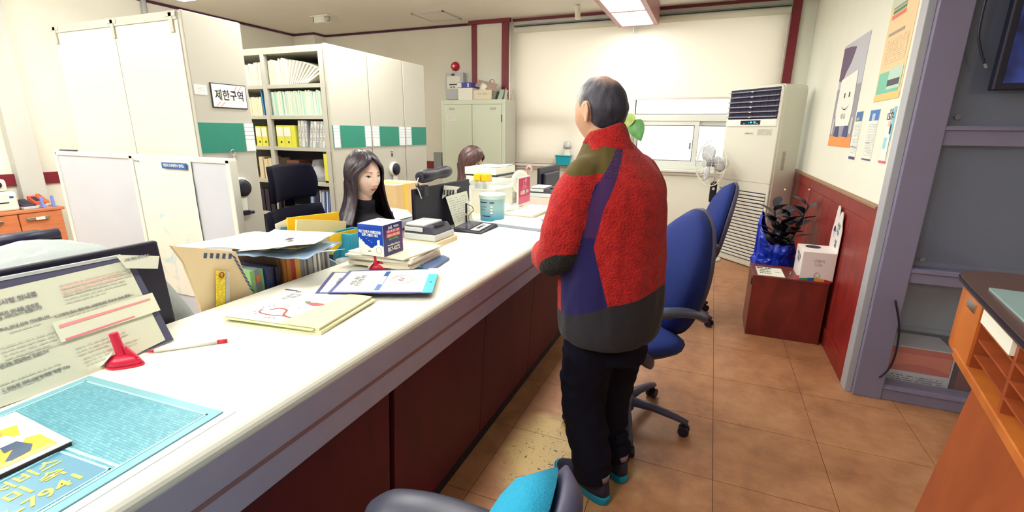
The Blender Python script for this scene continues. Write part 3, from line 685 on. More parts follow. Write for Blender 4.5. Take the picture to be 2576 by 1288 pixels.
# ------------------------------------------------------------------ low wooden cabinet by the left wall
ORW = wood('orange_wood', (196, 116, 76), (214, 136, 92), .45, (2, 2, 10), 3)
wc = thing('low_cabinet', 'low orange wooden cabinet with silver handles along left wall', 'cabinet', (-6.33, 2.1, 0))
part('body', MB().box(-6.58, -6.13, 1.3, 2.62, .03, .62), ORW, wc, world=True)
part('cabinet_top', MB().box(-6.59, -6.10, 1.28, 2.64, .62, .648), ORW, wc, world=True, bevel=.004)
for a, b in ((1.31, 1.83), (1.84, 2.27), (2.28, 2.61)):
    d = part('door', MB().box(-6.13, -6.108, a, b, .05, .615), ORW, wc, world=True, bevel=.003)
    c = b-.20
    part('handle', MB().box(-6.108, -6.085, c-.085, c+.085, .545, .575), CHROME, d, world=True, bevel=.004)
    part('handle_tag', MB().box(-6.086, -6.083, c-.02, c+.05, .545, .575), WHITEP, d, world=True)

# ------------------------------------------------------------------ pale green steel cabinet
GRN = mat('cabinet_green', (216, 226, 206), .45, var=.01, vs=4)
GRNS = mat('cabinet_side', (186, 186, 172), .45)
gc = thing('steel_cabinet', 'pale green two-door steel cabinet against the back wall', 'cabinet', (-3.15, 6.3, 0))
gx0, gx1, gy0, gy1, gz = -3.665, -2.665, 6.10, 6.485, 1.865
part('body', MB().box(gx0, gx1, gy0+.01, gy1, .04, gz), GRNS, gc, world=True, bevel=.004)
part('frame', MB().box(gx0, gx0+.045, gy0, gy0+.02, .04, gz).box(gx1-.045, gx1, gy0, gy0+.02, .04, gz).box(gx0+.045, gx1-.045, gy0, gy0+.02, gz-.06, gz), GRN, gc, world=True, bevel=.003)
for a, b in ((gx0+.048, (gx0+gx1)/2-.003), ((gx0+gx1)/2+.003, gx1-.048)):
    d = part('door', MB().box(a, b, gy0-.008, gy0+.012, .08, gz-.065), GRN, gc, world=True, bevel=.004)
    q = a+.13 if a < -3.2 else b-.13
    part('label_holder', MB().box(q-.045, q+.045, gy0-.012, gy0-.008, gz-.135, gz-.105), GRNS, d, world=True, bevel=.001)
part('hinge', MB().box(gx1-.05, gx1-.042, gy0-.012, gy0, gz-.3, gz-.2), DARKP, gc, world=True)
solo('cabinet_calendar', MB().box(gx0+.1, gx0+.22, gy0-.013, gy0-.009, gz-.29, gz-.2), page('cabinet_calendar_print', (240, 240, 232), (170, 175, 170), 7, 14., .35, .1, (0, 2)), 'small white calendar sheet on the green cabinet door', 'calendar')
# ------------------------------------------------------------------ floor-standing air conditioner, set across the corner
ACM = mat('ac_white', (222, 220, 206), .35, var=.01, vs=3)
ACL = mat('ac_louvre', (150, 148, 160), .4)
fl, fr = Vector((.106, 6.129, 0)), Vector((.597, 5.602, 0))
ax = (fr-fl).normalized(); aw = (fr-fl).length
ac = thing('air_conditioner', 'tall white floor-standing air conditioner in the window corner', 'air conditioner', tuple((fl+fr)/2), math.atan2(ax.y, ax.x))
# local: x along the front, y into the corner, z up
AW, AD, AH = aw, .33, 1.945
out = rect(AW, AH, .05, 5)
Tf = Matrix(((1, 0, 0, 0), (0, 0, 1, 0), (0, 1, 0, AH/2), (0, 0, 0, 1)))
part('body', MB().prism(out[::-1], 0.02, AD, Tf), ACM, ac, bevel=.012, seg=3)
part('front_bezel', MB().prism([(x*.985, y*.992) for x, y in out][::-1], -.006, .03, Tf), ACM, ac, bevel=.01, seg=3)
part('louvre_recess', MB().box(-.325, .325, -.008, .03, 1.605, 1.915), mat('louvre_dark', (30, 26, 62), .6), ac)
for k in range(6):
    z = 1.625+k*.052
    b = part('louvre', MB().add([(-.327, -.034, z-.004), (.327, -.034, z-.004), (.327, -.006, z+.004), (-.327, -.006, z+.004), (-.327, -.034, z+.004), (.327, -.034, z+.004), (.327, -.006, z+.010), (-.327, -.006, z+.010)],
        [(3, 2, 1, 0), (4, 5, 6, 7), (0, 1, 5, 4), (1, 2, 6, 5), (2, 3, 7, 6), (3, 0, 4, 7)]), ACL, ac)
    part('louvre_tab', MB().box(-.012, .012, -.042, -.032, z-.008, z+.002), WHITEP, b)
for k in range(7): part('vane', MB().box(-.27+k*.09-.004, -.27+k*.09+.004, -.012, 0, 1.61, 1.91), DARKP, ac)
part('control_panel', MB().box(-.335, .335, -.018, .01, 1.525, 1.60), WHITEP, ac, bevel=.012)
dp = part('display', MB().box(-.128, .135, -.0205, -.016, 1.547, 1.590), BLACKP, ac)
GLOWC = mat('display_cyan', (40, 240, 220), .4, emit=1.6)
text('- ·8·  26', .030, GLOWC, dp, basis((.03, -.0212, 1.568), (1, 0, 0), (0, 0, 1)), bold=.02)
part('display_light', MB().box(-.085, -.07, -.0214, -.02, 1.556, 1.562).box(.09, .105, -.0214, -.02, 1.556, 1.562), GLOWC, dp)
text('SAMSUNG', .026, GREYINK, ac, basis((-.005, -.0068, 1.453), (1, 0, 0), (0, 0, 1)), bold=.01)
part('notice_sticker', MB().box(.10, .29, -.0072, -.005, 1.435, 1.50), page('sticker_print', (205, 205, 192), (160, 160, 152), 9, 30., .6, .05, (0, 2)), ac)
lb = part('energy_label', MB().box(-.35, -.262, -.0075, -.005, .995, 1.15), WHITEP, ac)
part('dial_mark', MB().prism([(.034*cos(a), .034*sin(a)) for a in [pi*i/10 for i in range(11)]]+[(.02*cos(a), .02*sin(a)) for a in [pi*(10-i)/10 for i in range(11)]], 0, .0008, basis((-.306, -.0078, 1.10), (1, 0, 0), (0, 0, 1))), BLACKINK, lb)
part('label_line', MB().box(-.345, -.267, -.0082, -.0074, 1.072, 1.08), BLACKINK, lb)
part('joint_line', MB().box(-AW/2+.008, AW/2-.008, -.0068, .0, .938, .942), ACL, ac)
part('grille_recess', MB().box(-.325, .325, -.0072, .02, .075, .835), mat('grille_dark', (56, 50, 84), .6), ac)
for k in range(20): part('grille_slat', MB().box(-.327, .327, -.018, -.002, .085+k*.0375, .085+k*.0375+.026), ACM, ac, bevel=.004)
part('side_label', MB().box(AW/2-.001, AW/2+.001, .10, .15, 1.08, 1.28), page('side_label_print', (196, 194, 180), (120, 120, 120), 18, 6., .5, .05, (1, 2)), ac)

# ------------------------------------------------------------------ stand fan beside it
CLEARF = mat('fan_blade', (214, 216, 224), .25, trans=.25)
fx, fy, fz = .0, 5.78, 1.125
fa = thing('stand_fan', 'white stand fan beside the air conditioner', 'fan', (.06, 5.9, 0), 0)
FT_ = Matrix.Translation((fx, fy, fz)) @ Matrix.Rotation(radians(-52), 4, 'Z') @ Matrix.Rotation(radians(90), 4, 'X') @ Matrix.Scale(1.25, 4)   # local z points out of the fan's face
cg = MB()
for k in range(28):
    a = 2*pi*k/28
    pts = [(r, zz) for r, zz in ((.03, .075), (.10, .07), (.16, .05), (.20, .0))]
    cg.tube([FT_ @ Vector((r*cos(a), r*sin(a), zz)) for r, zz in pts], .0016, 4)
    cg.tube([FT_ @ Vector((r*cos(a), r*sin(a), -zz*.8)) for r, zz in pts], .0016, 4)
for r, zz in ((.20, 0), (.16, .05), (.10, .07), (.03, .075)):
    cg.tube([FT_ @ Vector((r*cos(2*pi*i/32), r*sin(2*pi*i/32), zz)) for i in range(32)], .0024 if r < .2 else .006, 5, closed=True)
part('guard', cg, WHITEP, fa, world=True, smooth=True)
part('guard_badge', MB().lathe([(0, .078), (.035, .076), (.035, .07), (0, .07)], 20, FT_), LGREY, fa, world=True)
for k in range(3):
    P = []
    for i in range(7):
        r = .03+.145*i/6; w = .07*sin(pi*(.15+.75*i/6))
        P.append([FT_ @ (Matrix.Rotation(2*pi*k/3, 4, 'Z') @ Vector((r, w*(j/4-.5)*2, .018*(j/4-.5)*2))) for j in range(5)])
    part('blade', MB().grid(P), CLEARF, fa, world=True, smooth=True, solid=.003)
part('motor', MB().lathe([(0, -.16), (.04, -.155), (.055, -.12), (.055, -.07), (.04, -.05), (0, -.05)], 20, FT_), WHITEP, fa, world=True, smooth=True)
part('motor_hub', MB().lathe([(0, .045), (.025, .04), (.03, .0), (.03, -.05), (0, -.05)], 16, FT_), GREYP, fa, world=True, smooth=True)
part('pole', MB().tube([(.06, 5.9, .03), (.06, 5.9, .95), (.055, 5.885, 1.10)], .016, 10), WHITEP, fa, world=True, smooth=True)
part('control_box', MB().cbox((.055, 5.865, .80), (.075, .07, .24)), BLACKP, fa, world=True, bevel=.02)
part('control_knob', MB().lathe([(0, 0), (.016, 0), (.014, .015), (0, .016)], 16, basis((.055, 5.83, .84), (1, 0, 0), (0, 0, 1))), WHITEP, fa, world=True)
part('base', MB().lathe([(0, 0), (.17, 0), (.165, .02), (.05, .045), (0, .05)], 32, Matrix.Translation((.06, 5.9, 0))), WHITEP, fa, world=True, smooth=True)

# ------------------------------------------------------------------ posters on the right wall
def wallpos(u, v): p = PX(u, v, XR); return p.y, p.z
def poster(name, lab, cat, tl, br, m):
    (ya, za), (yb, zb) = wallpos(*tl), wallpos(*br)
    t = thing(name, lab, cat, (XR-.002, (ya+yb)/2, min(za, zb)))
    part('sheet', MB().box(XR-.0025, XR-.0005, min(ya, yb), max(ya, yb), min(za, zb), max(za, zb)), m, t, world=True)
    # local frame of the sheet: s runs left to right for the viewer (towards -Y), r up; both 0..1
    Y0, Y1, Z0, Z1 = max(ya, yb), min(ya, yb), min(za, zb), max(za, zb)
    def quad(pn, s0, s1, r0, r1, mm, lift=.001):
        pts = [(XR-.0025-lift, Y0+(Y1-Y0)*s, Z0+(Z1-Z0)*r) for s, r in ((s0, r0), (s1, r0), (s1, r1), (s0, r1))]
        return part(pn, MB().add(pts, [(0, 1, 2, 3)]), mm, t, world=True)
    def poly(pn, pts, mm, lift=.0015):
        return part(pn, MB().add([(XR-.0025-lift, Y0+(Y1-Y0)*s, Z0+(Z1-Z0)*r) for s, r in pts], [tuple(range(len(pts)))]), mm, t, world=True)
    def word(s, sx, r, size, mm, sxx=1.):
        return text(s, size, mm, t, basis((XR-.0050, Y0+(Y1-Y0)*sx, Z0+(Z1-Z0)*r), (0, -1, 0), (0, 0, 1)), world=True, sx=sxx, bold=.01)
    return t, quad, poly, word
t, q, p, wd = poster('smile_poster', 'tall grey poster of a bag with a smile face and orange foot', 'poster', (2128, 118), (2137, 372), mat('poster_grey', (190, 190, 200), .6))
t_w = 1
q('lower_ground', 0, 1, .08, .57, mat('poster_darkgrey', (150, 150, 162), .6), .0006)
q('orange_foot', 0, 1, 0, .10, mat('poster_orange', (240, 150, 70), .6), .0012)
p('dark_hair', [(.0, .98), (.0, .66), (.16, .64), (.30, .74), (.42, .80), (.55, .93), (.3, .96)], mat('poster_plum', (96, 70, 104), .6))
p('paper_bag', [(.22, .20), (.80, .20), (.84, .34), (.80, .70), (.14, .66), (.12, .34)], WHITEINK, .002)
for s in (.42, .62): p('eye', [(s-.025, .47), (s+.025, .47), (s+.025, .515), (s-.025, .515)], BLACKINK, .003)
p('smile', [(.34+.36*i/8, .40-.05*sin(pi*i/8)) for i in range(9)]+[(.34+.36*(8-i)/8, .40-.038*sin(pi*(8-i)/8)) for i in range(9)], BLACKINK, .003)
for s0, s1 in ((.20, .44), (.60, .84)): p('suit', [(s0, .10), (s1, .09), (s1-.04, .20), (s0+.04, .20)], NAVYINK, .0025)
for s0 in (.05, .86): p('hand', [(s0, .13), (s0+.10, .12), (s0+.10, .27), (s0+.03, .28)], mat('poster_hand', (206, 200, 196), .6), .0028)
wd('ㅣ ㅣ ㅣ', .5, .055, .03, WHITEINK)
wd('사랑 나눔', .5, .29, .045, GREYINK, .8)
t, q, p, wd = poster('orange_poster', 'tall peach and teal printed poster high on the right wall', 'poster', (2250, 0), (2262, 245), mat('poster_peach', (242, 208, 160), .6))
q('header', 0, 1, .90, 1, mat('poster_sage', (206, 214, 190), .6)); q('green_bar', .12, .6, .84, .87, GREENINK); q('red_bar', .1, .62, .79, .83, mat('poster_redbar', (226, 120, 110), .6)); q('grey_bar', .12, .6, .88, .90, GREYINK)
q('title_bar', .1, .7, .63, .66, mat('poster_brownbar', (170, 150, 130), .6)); q('print_block', .1, .9, .36, .60, page('poster_print', (242, 208, 160), (214, 176, 140), 12, 24., .5, .02, (1, 2)), .0012)
q('teal_base', .05, .9, .07, .28, mat('poster_tealbase', (120, 196, 170), .6), .0012); q('teal_sheet', .45, .95, .10, .30, mat('poster_mint', (190, 218, 200), .6), .0016)
q('caption_bar', .45, .9, .13, .19, DARKP, .0022); q('amber_foot', 0, 1, 0, .06, mat('poster_amber', (244, 200, 120), .6), .0012)
t, q, p, wd = poster('flyer', 'left flyer of three with short blue header on the right wall', 'flyer', (2158, 282), (2150, 402), PAPER)
q('header', 0, 1, .80, 1, mat('flyer_blue', (52, 104, 170), .5)); q('header_box', .12, .6, .82, .88, mat('flyer_khaki', (180, 180, 140), .5), .0018); q('print_block', .06, .95, .10, .78, page('flyer_print', (240, 240, 228), (176, 186, 196), 22, 20., .5, .04, (1, 2))); q('rule', 0, 1, .255, .27, NAVYINK, .002); q('foot', 0, 1, 0, .06, NAVYINK, .002)
t, q, p, wd = poster('flyer', 'middle flyer of three with taller blue photo header', 'flyer', (2193, 278), (2190, 405), PAPER)
q('header', 0, 1, .79, 1, mat('flyer_azure', (40, 110, 190), .5)); q('header_figure', .3, .62, .79, .93, mat('flyer_paleblue', (190, 205, 225), .5), .002); q('print_block', .06, .95, .06, .77, page('flyer_print', (240, 240, 228), (176, 186, 196), 22, 20., .5, .04, (1, 2))); q('rule', .1, .6, .34, .355, GREYINK, .002); q('foot', 0, 1, 0, .03, NAVYINK, .002)
t, q, p, wd = poster('flyer', 'right flyer of three with phone number and pink foot stripe', 'flyer', (2240, 270), (2228, 412), mat('flyer_white', (236, 238, 234), .6))
q('blue_side', .68, 1, .42, 1, mat('flyer_sky', (120, 196, 224), .5)); q('peach_box', .28, .6, .66, .75, mat('flyer_peach', (240, 196, 170), .5), .0018); q('blue_block', .15, .6, .26, .46, mat('flyer_sky2', (150, 208, 224), .5), .0018); q('pink_foot', 0, 1, 0, .045, mat('flyer_pink', (210, 90, 120), .5), .002)
p('figure_coat', [(.55, .08), (.95, .08), (.92, .50), (.72, .52), (.6, .40)], WHITEINK, .0025); p('figure_hair', [(.66, .53), (.80, .53), (.82, .68), (.72, .70), (.66, .62)], BLACKINK, .003)
wd('1577-', .42, .83, .055, DARKP); wd('안내', .42, .92, .03, GREYINK)

# ------------------------------------------------------------------ wooden ballot box with paper notice, donation box on top
RWOOD = wood('red_wood', (98, 30, 28), (126, 44, 36), .38, (2, 2, 1), 5)
bx0, bx1, by0, by1, bz = .372, .845, 3.675, 4.02, .462
bb = thing('suggestion_box', 'dark red wooden suggestion box standing against the wainscot', 'box', ((bx0+bx1)/2, (by0+by1)/2, 0))
part('body', MB().box(bx0, bx1, by0, by1, 0, bz-.018), RWOOD, bb, world=True, bevel=.003)
part('lid', MB().box(bx0-.003, bx1+.003, by0-.003, by1+.003, bz-.018, bz), RWOOD, bb, world=True, bevel=.003)
part('latch', MB().box(bx0+.24, bx0+.26, by0+.12, by0+.165, bz, bz+.006).tube([(bx0+.25, by0+.135, bz+.006), (bx0+.25, by0+.135, bz+.02)], .006, 8), CHROME, bb, world=True)
part('side_lock', MB().box(bx0-.007, bx0, by0+.03, by0+.07, .38, .43), DARKP, bb, world=True, bevel=.002)
nt_ = thing('paper_notice', 'white printed notice taped on the wooden box lid', 'notice', (bx0+.11, by0+.15, bz))
part('sheet', MB().box(bx0+.03, bx0+.205, by0+.018, by0+.26, bz, bz+.0015), PAPER, nt_, world=True)
for k, (s, sz) in enumerate((('건의 제한', .034), ('서비스', .030), ('익산시 안내', .022), ('주소 이 미 숙', .02))):
    text(s, sz, BLACKINK, nt_, basis((bx0+.085, by0+.225-k*.048, bz+.0022), (1, 0, 0), (0, 1, 0)), bold=.03, world=True, sx=.72)
part('slot_mark', MB().box(bx0+.15, bx0+.185, by0+.135, by0+.14, bz+.0015, bz+.0022), BLACKINK, nt_, world=True)
dx0, dx1, dy0, dy1 = .66, .862, 3.69, 3.955
db = thing('donation_box', 'white card donation box with round hole and upright back card', 'box', ((dx0+dx1)/2, (dy0+dy1)/2, bz))
WCARD = mat('box_card', (232, 224, 220), .55)
part('body', MB().box(dx0, dx1, dy0, dy1, bz, bz+.205), WCARD, db, world=True, bevel=.003)
part('hole', MB().prism(circ(.048, 28, .05), 0, .002, Matrix.Translation((dx0+.085, dy1-.085, bz+.2052))), mat('hole_dark', (40, 36, 60), .8), db, world=True)
bc = [(-.13, 0), (.13, 0), (.13, .17), (.10, .215)]+[(.055+.042*cos(radians(a)), .235+.055*sin(radians(a))) for a in range(0, 181, 20)]+[(-.045+.042*cos(radians(a)), .26+.06*sin(radians(a))) for a in range(0, 181, 20)]+[(-.10, .2), (-.13, .12)]
Tb = basis((dx1-.002, (dy0+dy1)/2, bz+.195), (0, -1, 0), (0, 0, 1))
bk = part('back_card', MB().prism([(x, y) for x, y in bc], -.002, .002, Tb), WCARD, db, world=True)
part('face_print', MB().prism(circ(.026, 20, .036), .0021, .0026, Tb @ Matrix.Translation((-.055, .125, 0))), mat('print_blush', (226, 200, 214), .6), bk, world=True)
part('hair_print', MB().prism([(.03*cos(radians(a)), .04*sin(radians(a))) for a in range(0, 181, 15)], .0023, .0028, Tb @ Matrix.Translation((-.055, .135, 0))), NAVYINK, bk, world=True)
text('사랑\n나눔', .042, mat('print_green', (70, 110, 110), .6), bk, Tb @ Matrix.Translation((.035, .165, .003)) @ Matrix.Rotation(-.25, 4, 'Z'), world=True, bold=.01)
text('나눔\n사랑', .03, NAVYINK, bk, Tb @ Matrix.Translation((.03, .06, .003)), world=True, bold=.01)
Tl = basis((dx0-.0008, (dy0+dy1)/2, bz+.10), (0, -1, 0), (0, 0, 1))
text('사랑 나눔\n익산시', .034, NAVYINK, db, Tl @ Matrix.Translation((0, .035, 0)) @ Matrix.Rotation(-.12, 4, 'Z'), world=True, bold=.01)
Tn = basis(((dx0+dx1)/2, dy0-.0008, bz+.1), (1, 0, 0), (0, 0, 1))
text('사랑의\n나눔', .026, mat('print_mauve', (180, 165, 175), .6), db, Tn @ Matrix.Translation((.0, .03, 0)), world=True)
part('recycle_mark', MB().tube([Tn @ Vector((.02*cos(radians(q_)), -.055+.018*sin(radians(q_)), .0003)) for q_ in (75, 105, 195, 225, 315, 345)], [(.003, .0006)]*6, 5, closed=True), mat('print_olive', (150, 155, 130), .6), db, world=True)
for k, (a, b, m) in enumerate(((-.101, -.05, GREENINK), (-.05, -.01, BLUEINK), (-.01, .05, mat('print_orange', (225, 150, 50), .6)), (.05, .101, mat('print_red', (190, 40, 50), .6)))):
    part('rainbow_band', MB().add([Tn @ Vector((a, -.1, .0004)), Tn @ Vector((b, -.1, .0004)), Tn @ Vector((b, -.1+.018*(1-abs(b)/.12)+.008, .0004)), Tn @ Vector((a, -.1+.018*(1-abs(a)/.12)+.008, .0004))], [(0, 1, 2, 3)]), m, db, world=True)
part('side_band', MB().add([Tl @ Vector((.05, -.1, .0004)), Tl @ Vector((.132, -.1, .0004)), Tl @ Vector((.132, -.07, .0004)), Tl @ Vector((.05, -.09, .0004))], [(0, 1, 2, 3)]), mat('print_pink', (210, 60, 110), .6), db, world=True)

# ------------------------------------------------------------------ potted plant wrapped in a blue plastic sack, wire card holders
BAG = mat('blue_plastic_sack', (10, 50, 190), .22, bump=.5, bs=18, var=.15, vs=9)
pc = Vector((.60, 4.62, 0))
pp = thing('wrapped_plant', 'dark leafy potted plant with its pot in a crumpled blue plastic sack', 'plant', tuple(pc))
prof = [(.0, .0), (.135, .0), (.15, .12), (.16, .28), (.165, .36), (.15, .42), (.16, .48), (.14, .54)]
P = []
for i in range(48):
    a = 2*pi*i/48; r_ = []
    for r, z in catmull(prof, 4):
        d = Vector((cos(a), sin(a), z*3)); k = 1+(.16*noise.noise(d*2.2)+.10*noise.noise(d*5.1)+.06*abs(noise.noise(d*11)))*min(1, z*4+.15)
        zz = z+(.05*noise.noise(Vector((cos(a)*2, sin(a)*2, 5))) if z > .4 else 0)+(.26*max(0, cos(a-2.9))**3 if z > .44 else 0)
        r_.append(pc+Vector((r*k*cos(a), r*k*sin(a), max(zz, 0))))
    P.append(r_)
part('plastic_sack', MB().grid(P, wrap=True), BAG, pp, world=True)
part('soil', MB().lathe([(0, .40), (.12, .40), (.12, .42), (0, .43)], 20, Matrix.Translation(pc)), mat('soil', (40, 28, 28), .9), pp, world=True)
LEAFD = mat('dark_leaf', (34, 36, 52), .4, var=.15, vs=12)
def leafmesh(base, d, L, w, up=Vector((0, 0, 1)), curl=.35):
    d = Vector(d).normalized(); sd = d.cross(up)
    if sd.length < .05: sd = Vector((1, 0, 0))
    sd.normalize(); nn = sd.cross(d); P = []
    for i in range(7):
        t = i/6; ww = w*sin(pi*min(1, t*.94+.06))**.8; c = base+d*L*t-nn*curl*L*t*t*.5
        P.append([c+sd*ww*s+nn*abs(s)*ww*.25 for s in (-.5, 0, .5)])
    return P
for st, (tx, ty, h) in enumerate(((-.05, -.04, .84), (.20, .0, .86), (.08, .06, .76), (.02, -.08, .70))):
    top = pc+Vector((tx, ty, h)); b = pc+Vector((tx*.3, ty*.3, .40))
    sm = part('stem', MB().tube(catmull([b, b.lerp(top, .5)+Vector((.01, 0, 0)), top], 5), .006, 6), mat('dark_stem', (40, 38, 44), .6), pp, world=True, smooth=True)
    for k in range(12):
        f = .25+.75*k/11; c = b.lerp(top, f); a = k*2.4+st*1.3
        lf = MB().grid(leafmesh(c, (cos(a), sin(a), .35+.4*f), random.uniform(.15, .21), random.uniform(.07, .095)))
        for v in lf.v: v.x = min(v.x, XR-.045)      # the leaves press against the wainscot
        part('leaf', lf, LEAFD, sm, world=True, smooth=True)
for k, (u, v, u2, v2) in enumerate(((1975, 477, 1968, 530), (2036, 477, 2027, 530))):
    a = PY(u, v, 4.55); b = PY(u2, v2, 4.55)
    t = thing('wire_pick', ('left', 'right')[k]+' thin wire pick with a gold tip standing in the wrapped plant', 'wire', tuple(b-Vector((0, 0, .15))), 0, 'wire picks in the plant')
    part('wire', MB().tube([b+(b-a)*1.4, a], .0018, 5), GREYP, t, world=True)
    part('tip', MB().lathe([(0, -.008), (.007, -.006), (.008, .004), (0, .009)], 10, Matrix.Translation(a)), mat('gold_tip', (250, 225, 150), .3), t, world=True, smooth=True)

# ------------------------------------------------------------------ things behind / on the glass partition
pr = thing('printed_carton', 'white carton with a red and orange print behind the glass', 'box', (1.22, 3.25, 0))
part('body', MB().box(1.06, 1.37, 3.13, 3.36, 0.0, .29), mat('carton_white', (214, 214, 224), .6), pr, world=True, bevel=.003)
part('print_panel', MB().box(1.07, 1.36, 3.127, 3.131, .14, .285), mat('print_brick', (206, 92, 66), .6), pr, world=True)
part('print_arc', MB().prism([(x, -.03+.03*sin(pi*(x+.14)/.28)) for x in [-.14+.028*i for i in range(11)]][::-1]+[(-.14, .06), (.14, .06)], 0, .001, basis((1.215, 3.1265, .19), (1, 0, 0), (0, 0, 1))), mat('print_salmon', (226, 120, 90), .6), pr, world=True)
part('text_block', MB().box(1.08, 1.35, 3.127, 3.131, .02, .12), page('carton_print', (206, 206, 216), (120, 124, 140), 8, 18., .5, .05, (0, 2)), pr, world=True)
solo('red_wood_board', MB().box(1.40, 2.4, 3.14, 3.30, 0, .29), RWOOD, 'dark red wooden board leaning behind the lower glass', 'board', bevel=.003)
cb = thing('power_cable', 'black power cable hanging down beside the aluminium post', 'cable', (1.1, 3.0, .05))
part('cord', MB().tube(catmull([PY(2252, 755, 2.97), PY(2262, 820, 2.96), PY(2255, 880, 2.96), PY(2238, 925, 2.96), PY(2212, 950, 2.96)], 6), .005, 6), BLACKP, cb, world=True, smooth=True)
cb2 = thing('antenna_cable', 'loose black cable hanging beside the television screen', 'cable', (1.1, 2.98, 1.9))
part('cord', MB().tube(catmull([PY(2490, -40, 2.97), PY(2470, 40, 2.97), PY(2462, 90, 2.97), PY(2468, 130, 2.97), PY(2478, 162, 2.97)], 6), .005, 6), BLACKP, cb2, world=True, smooth=True)
part('plug', MB().tube([PY(2478, 160, 2.97), PY(2482, 170, 2.97)], .007, 8), GREYP, cb2, world=True)
tv = thing('television', 'large black wall television showing a dark blue picture', 'television', (1.65, 2.9, 1.66))
tx0, tz0 = PY(2492, 230, 2.94).x, 1.655
part('casing', MB().box(tx0, tx0+.98, 2.93, 2.98, tz0, tz0+.57), BLACKP, tv, world=True, bevel=.006)
def tvscr():
    m, nt, N, L, b = nodes('tv_picture'); tc = N.new('ShaderNodeTexCoord'); n = N.new('ShaderNodeTexNoise'); n.inputs['Scale'].default_value = 3.2; n.inputs['Detail'].default_value = 4
    L.new(tc.outputs['Object'], n.inputs['Vector']); cr = N.new('ShaderNodeValToRGB'); e = cr.color_ramp.elements
    e[0].position, e[0].color = .42, rgb((8, 10, 40)); e[1].position, e[1].color = .8, rgb((70, 100, 210)); L.new(n.outputs[0], cr.inputs[0])
    b.inputs['Base Color'].default_value = (0, 0, 0, 1); L.new(cr.outputs[0], b.inputs['Emission Color']); b.inputs['Emission Strength'].default_value = .9; b.inputs['Roughness'].default_value = .2; return m
part('screen', MB().box(tx0+.03, tx0+.95, 2.928, 2.931, tz0+.03, tz0+.545), tvscr(), tv, world=True)
part('caption_mark', MB().box(tx0+.185, tx0+.192, 2.9262, 2.9275, tz0+.215, tz0+.265).box(tx0+.192, tx0+.21, 2.9262, 2.9275, tz0+.24, tz0+.247), mat('screen_white', (255, 255, 255), .4, emit=1.), tv, world=True)
part('wall_bracket', MB().box(tx0+.35, tx0+.65, 2.98, 3.0, tz0+.1, tz0+.45), DARKP, tv, world=True)
part('ir_sensor', MB().box(tx0+.24, tx0+.29, 2.92, 2.935, tz0-.012, tz0+.004), BLACKP, tv, world=True)

# ------------------------------------------------------------------ writing stand on the right
LW = wood('lectern_wood', (176, 92, 34), (204, 118, 50), .4, (2, 2, 1.2), 4)
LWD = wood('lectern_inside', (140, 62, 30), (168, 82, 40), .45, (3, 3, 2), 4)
ls = thing('writing_stand', 'orange wooden writing stand with pigeonholes and glass top', 'stand', (1.1, 1.55, 0))
LZ = 1.055
# plan outline of the head: rounded nose pointing away from the camera's left
la = radians(-100)           # the pigeonhole face runs back towards the camera's side
LT = Matrix.Translation((.739, 1.687, 0)) @ Matrix.Rotation(la, 4, 'Z')
def plan(off=0.):
    r = .12+off
    return [(-.02+r*cos(radians(a)), .10+ (r)*sin(radians(a))) for a in range(270, 89, -15)]+[(.98+off, .22+off), (.98+off, -.02-off)]
hz0 = .842
hd = part('nose', MB().prism(plan()[:13]+[(.17, .22), (.17, -.02)], hz0, LZ-.02, LT), LW, ls, world=True)
part('back_board', MB().box(.05, .98, .19, .22, hz0, LZ-.02, 0, LT), LW, ls, world=True)
part('end_board', MB().box(.95, .98, -.02, .19, hz0, LZ-.02, 0, LT), LW, ls, world=True)
part('bottom_board', MB().box(.04, .98, -.022, .20, hz0-.012, hz0+.014, 0, LT), LW, ls, world=True, bevel=.003)
for k in range(3):
    z = hz0+.048+k*.042
    part('shelf', MB().box(.172, .95, -.012, .19, z, z+.006, 0, LT), LWD, ls, world=True)
for x in (.42, .68): part('divider', MB().box(x-.008, x+.008, -.012, .19, hz0+.014, LZ-.02, 0, LT), LWD, ls, world=True)
part('inner_side', MB().box(.17, .176, -.015, .19, hz0+.014, LZ-.02, 0, LT), LWD, ls, world=True)
part('top_board', MB().prism(plan(.012), LZ-.02, LZ, LT), mat('lectern_top', (92, 68, 62), .35), ls, world=True)
part('edge_trim', MB().prism(plan(.016), LZ-.012, LZ-.003, LT), BLACKP, ls, world=True)
part('glass_sheet', MB().box(.10, .96, .0, .21, LZ, LZ+.006, 0, LT), mat('lectern_glass', (150, 178, 176), .08, spec=.8), ls, world=True)
part('name_plate', MB().box(.05, .13, -.0235, -.0195, LZ-.065, LZ-.04, 0, LT), CHROME, ls, world=True)
part('pedestal', MB().add([LT @ Vector(p) for p in ((.10, .03, hz0-.012), (.95, .03, hz0-.012), (.95, .19, hz0-.012), (.10, .19, hz0-.012), (.02, -.03, 0), (.98, -.03, 0), (.98, .22, 0), (.02, .22, 0))],
    [(0, 1, 2, 3), (7, 6, 5, 4), (1, 0, 4, 5), (2, 1, 5, 6), (3, 2, 6, 7), (0, 3, 7, 4)]), wood('lectern_base', (150, 70, 34), (172, 88, 44), .4, (2, 2, 1), 4), ls, world=True)
sf = solo('form_sheets', MB().box(.185, .41, -.02, .18, hz0+.145, hz0+.185, 0, LT), PAPER, 'stack of white form sheets in the stand’s top pigeonhole'.replace('’', "'"), 'paper')

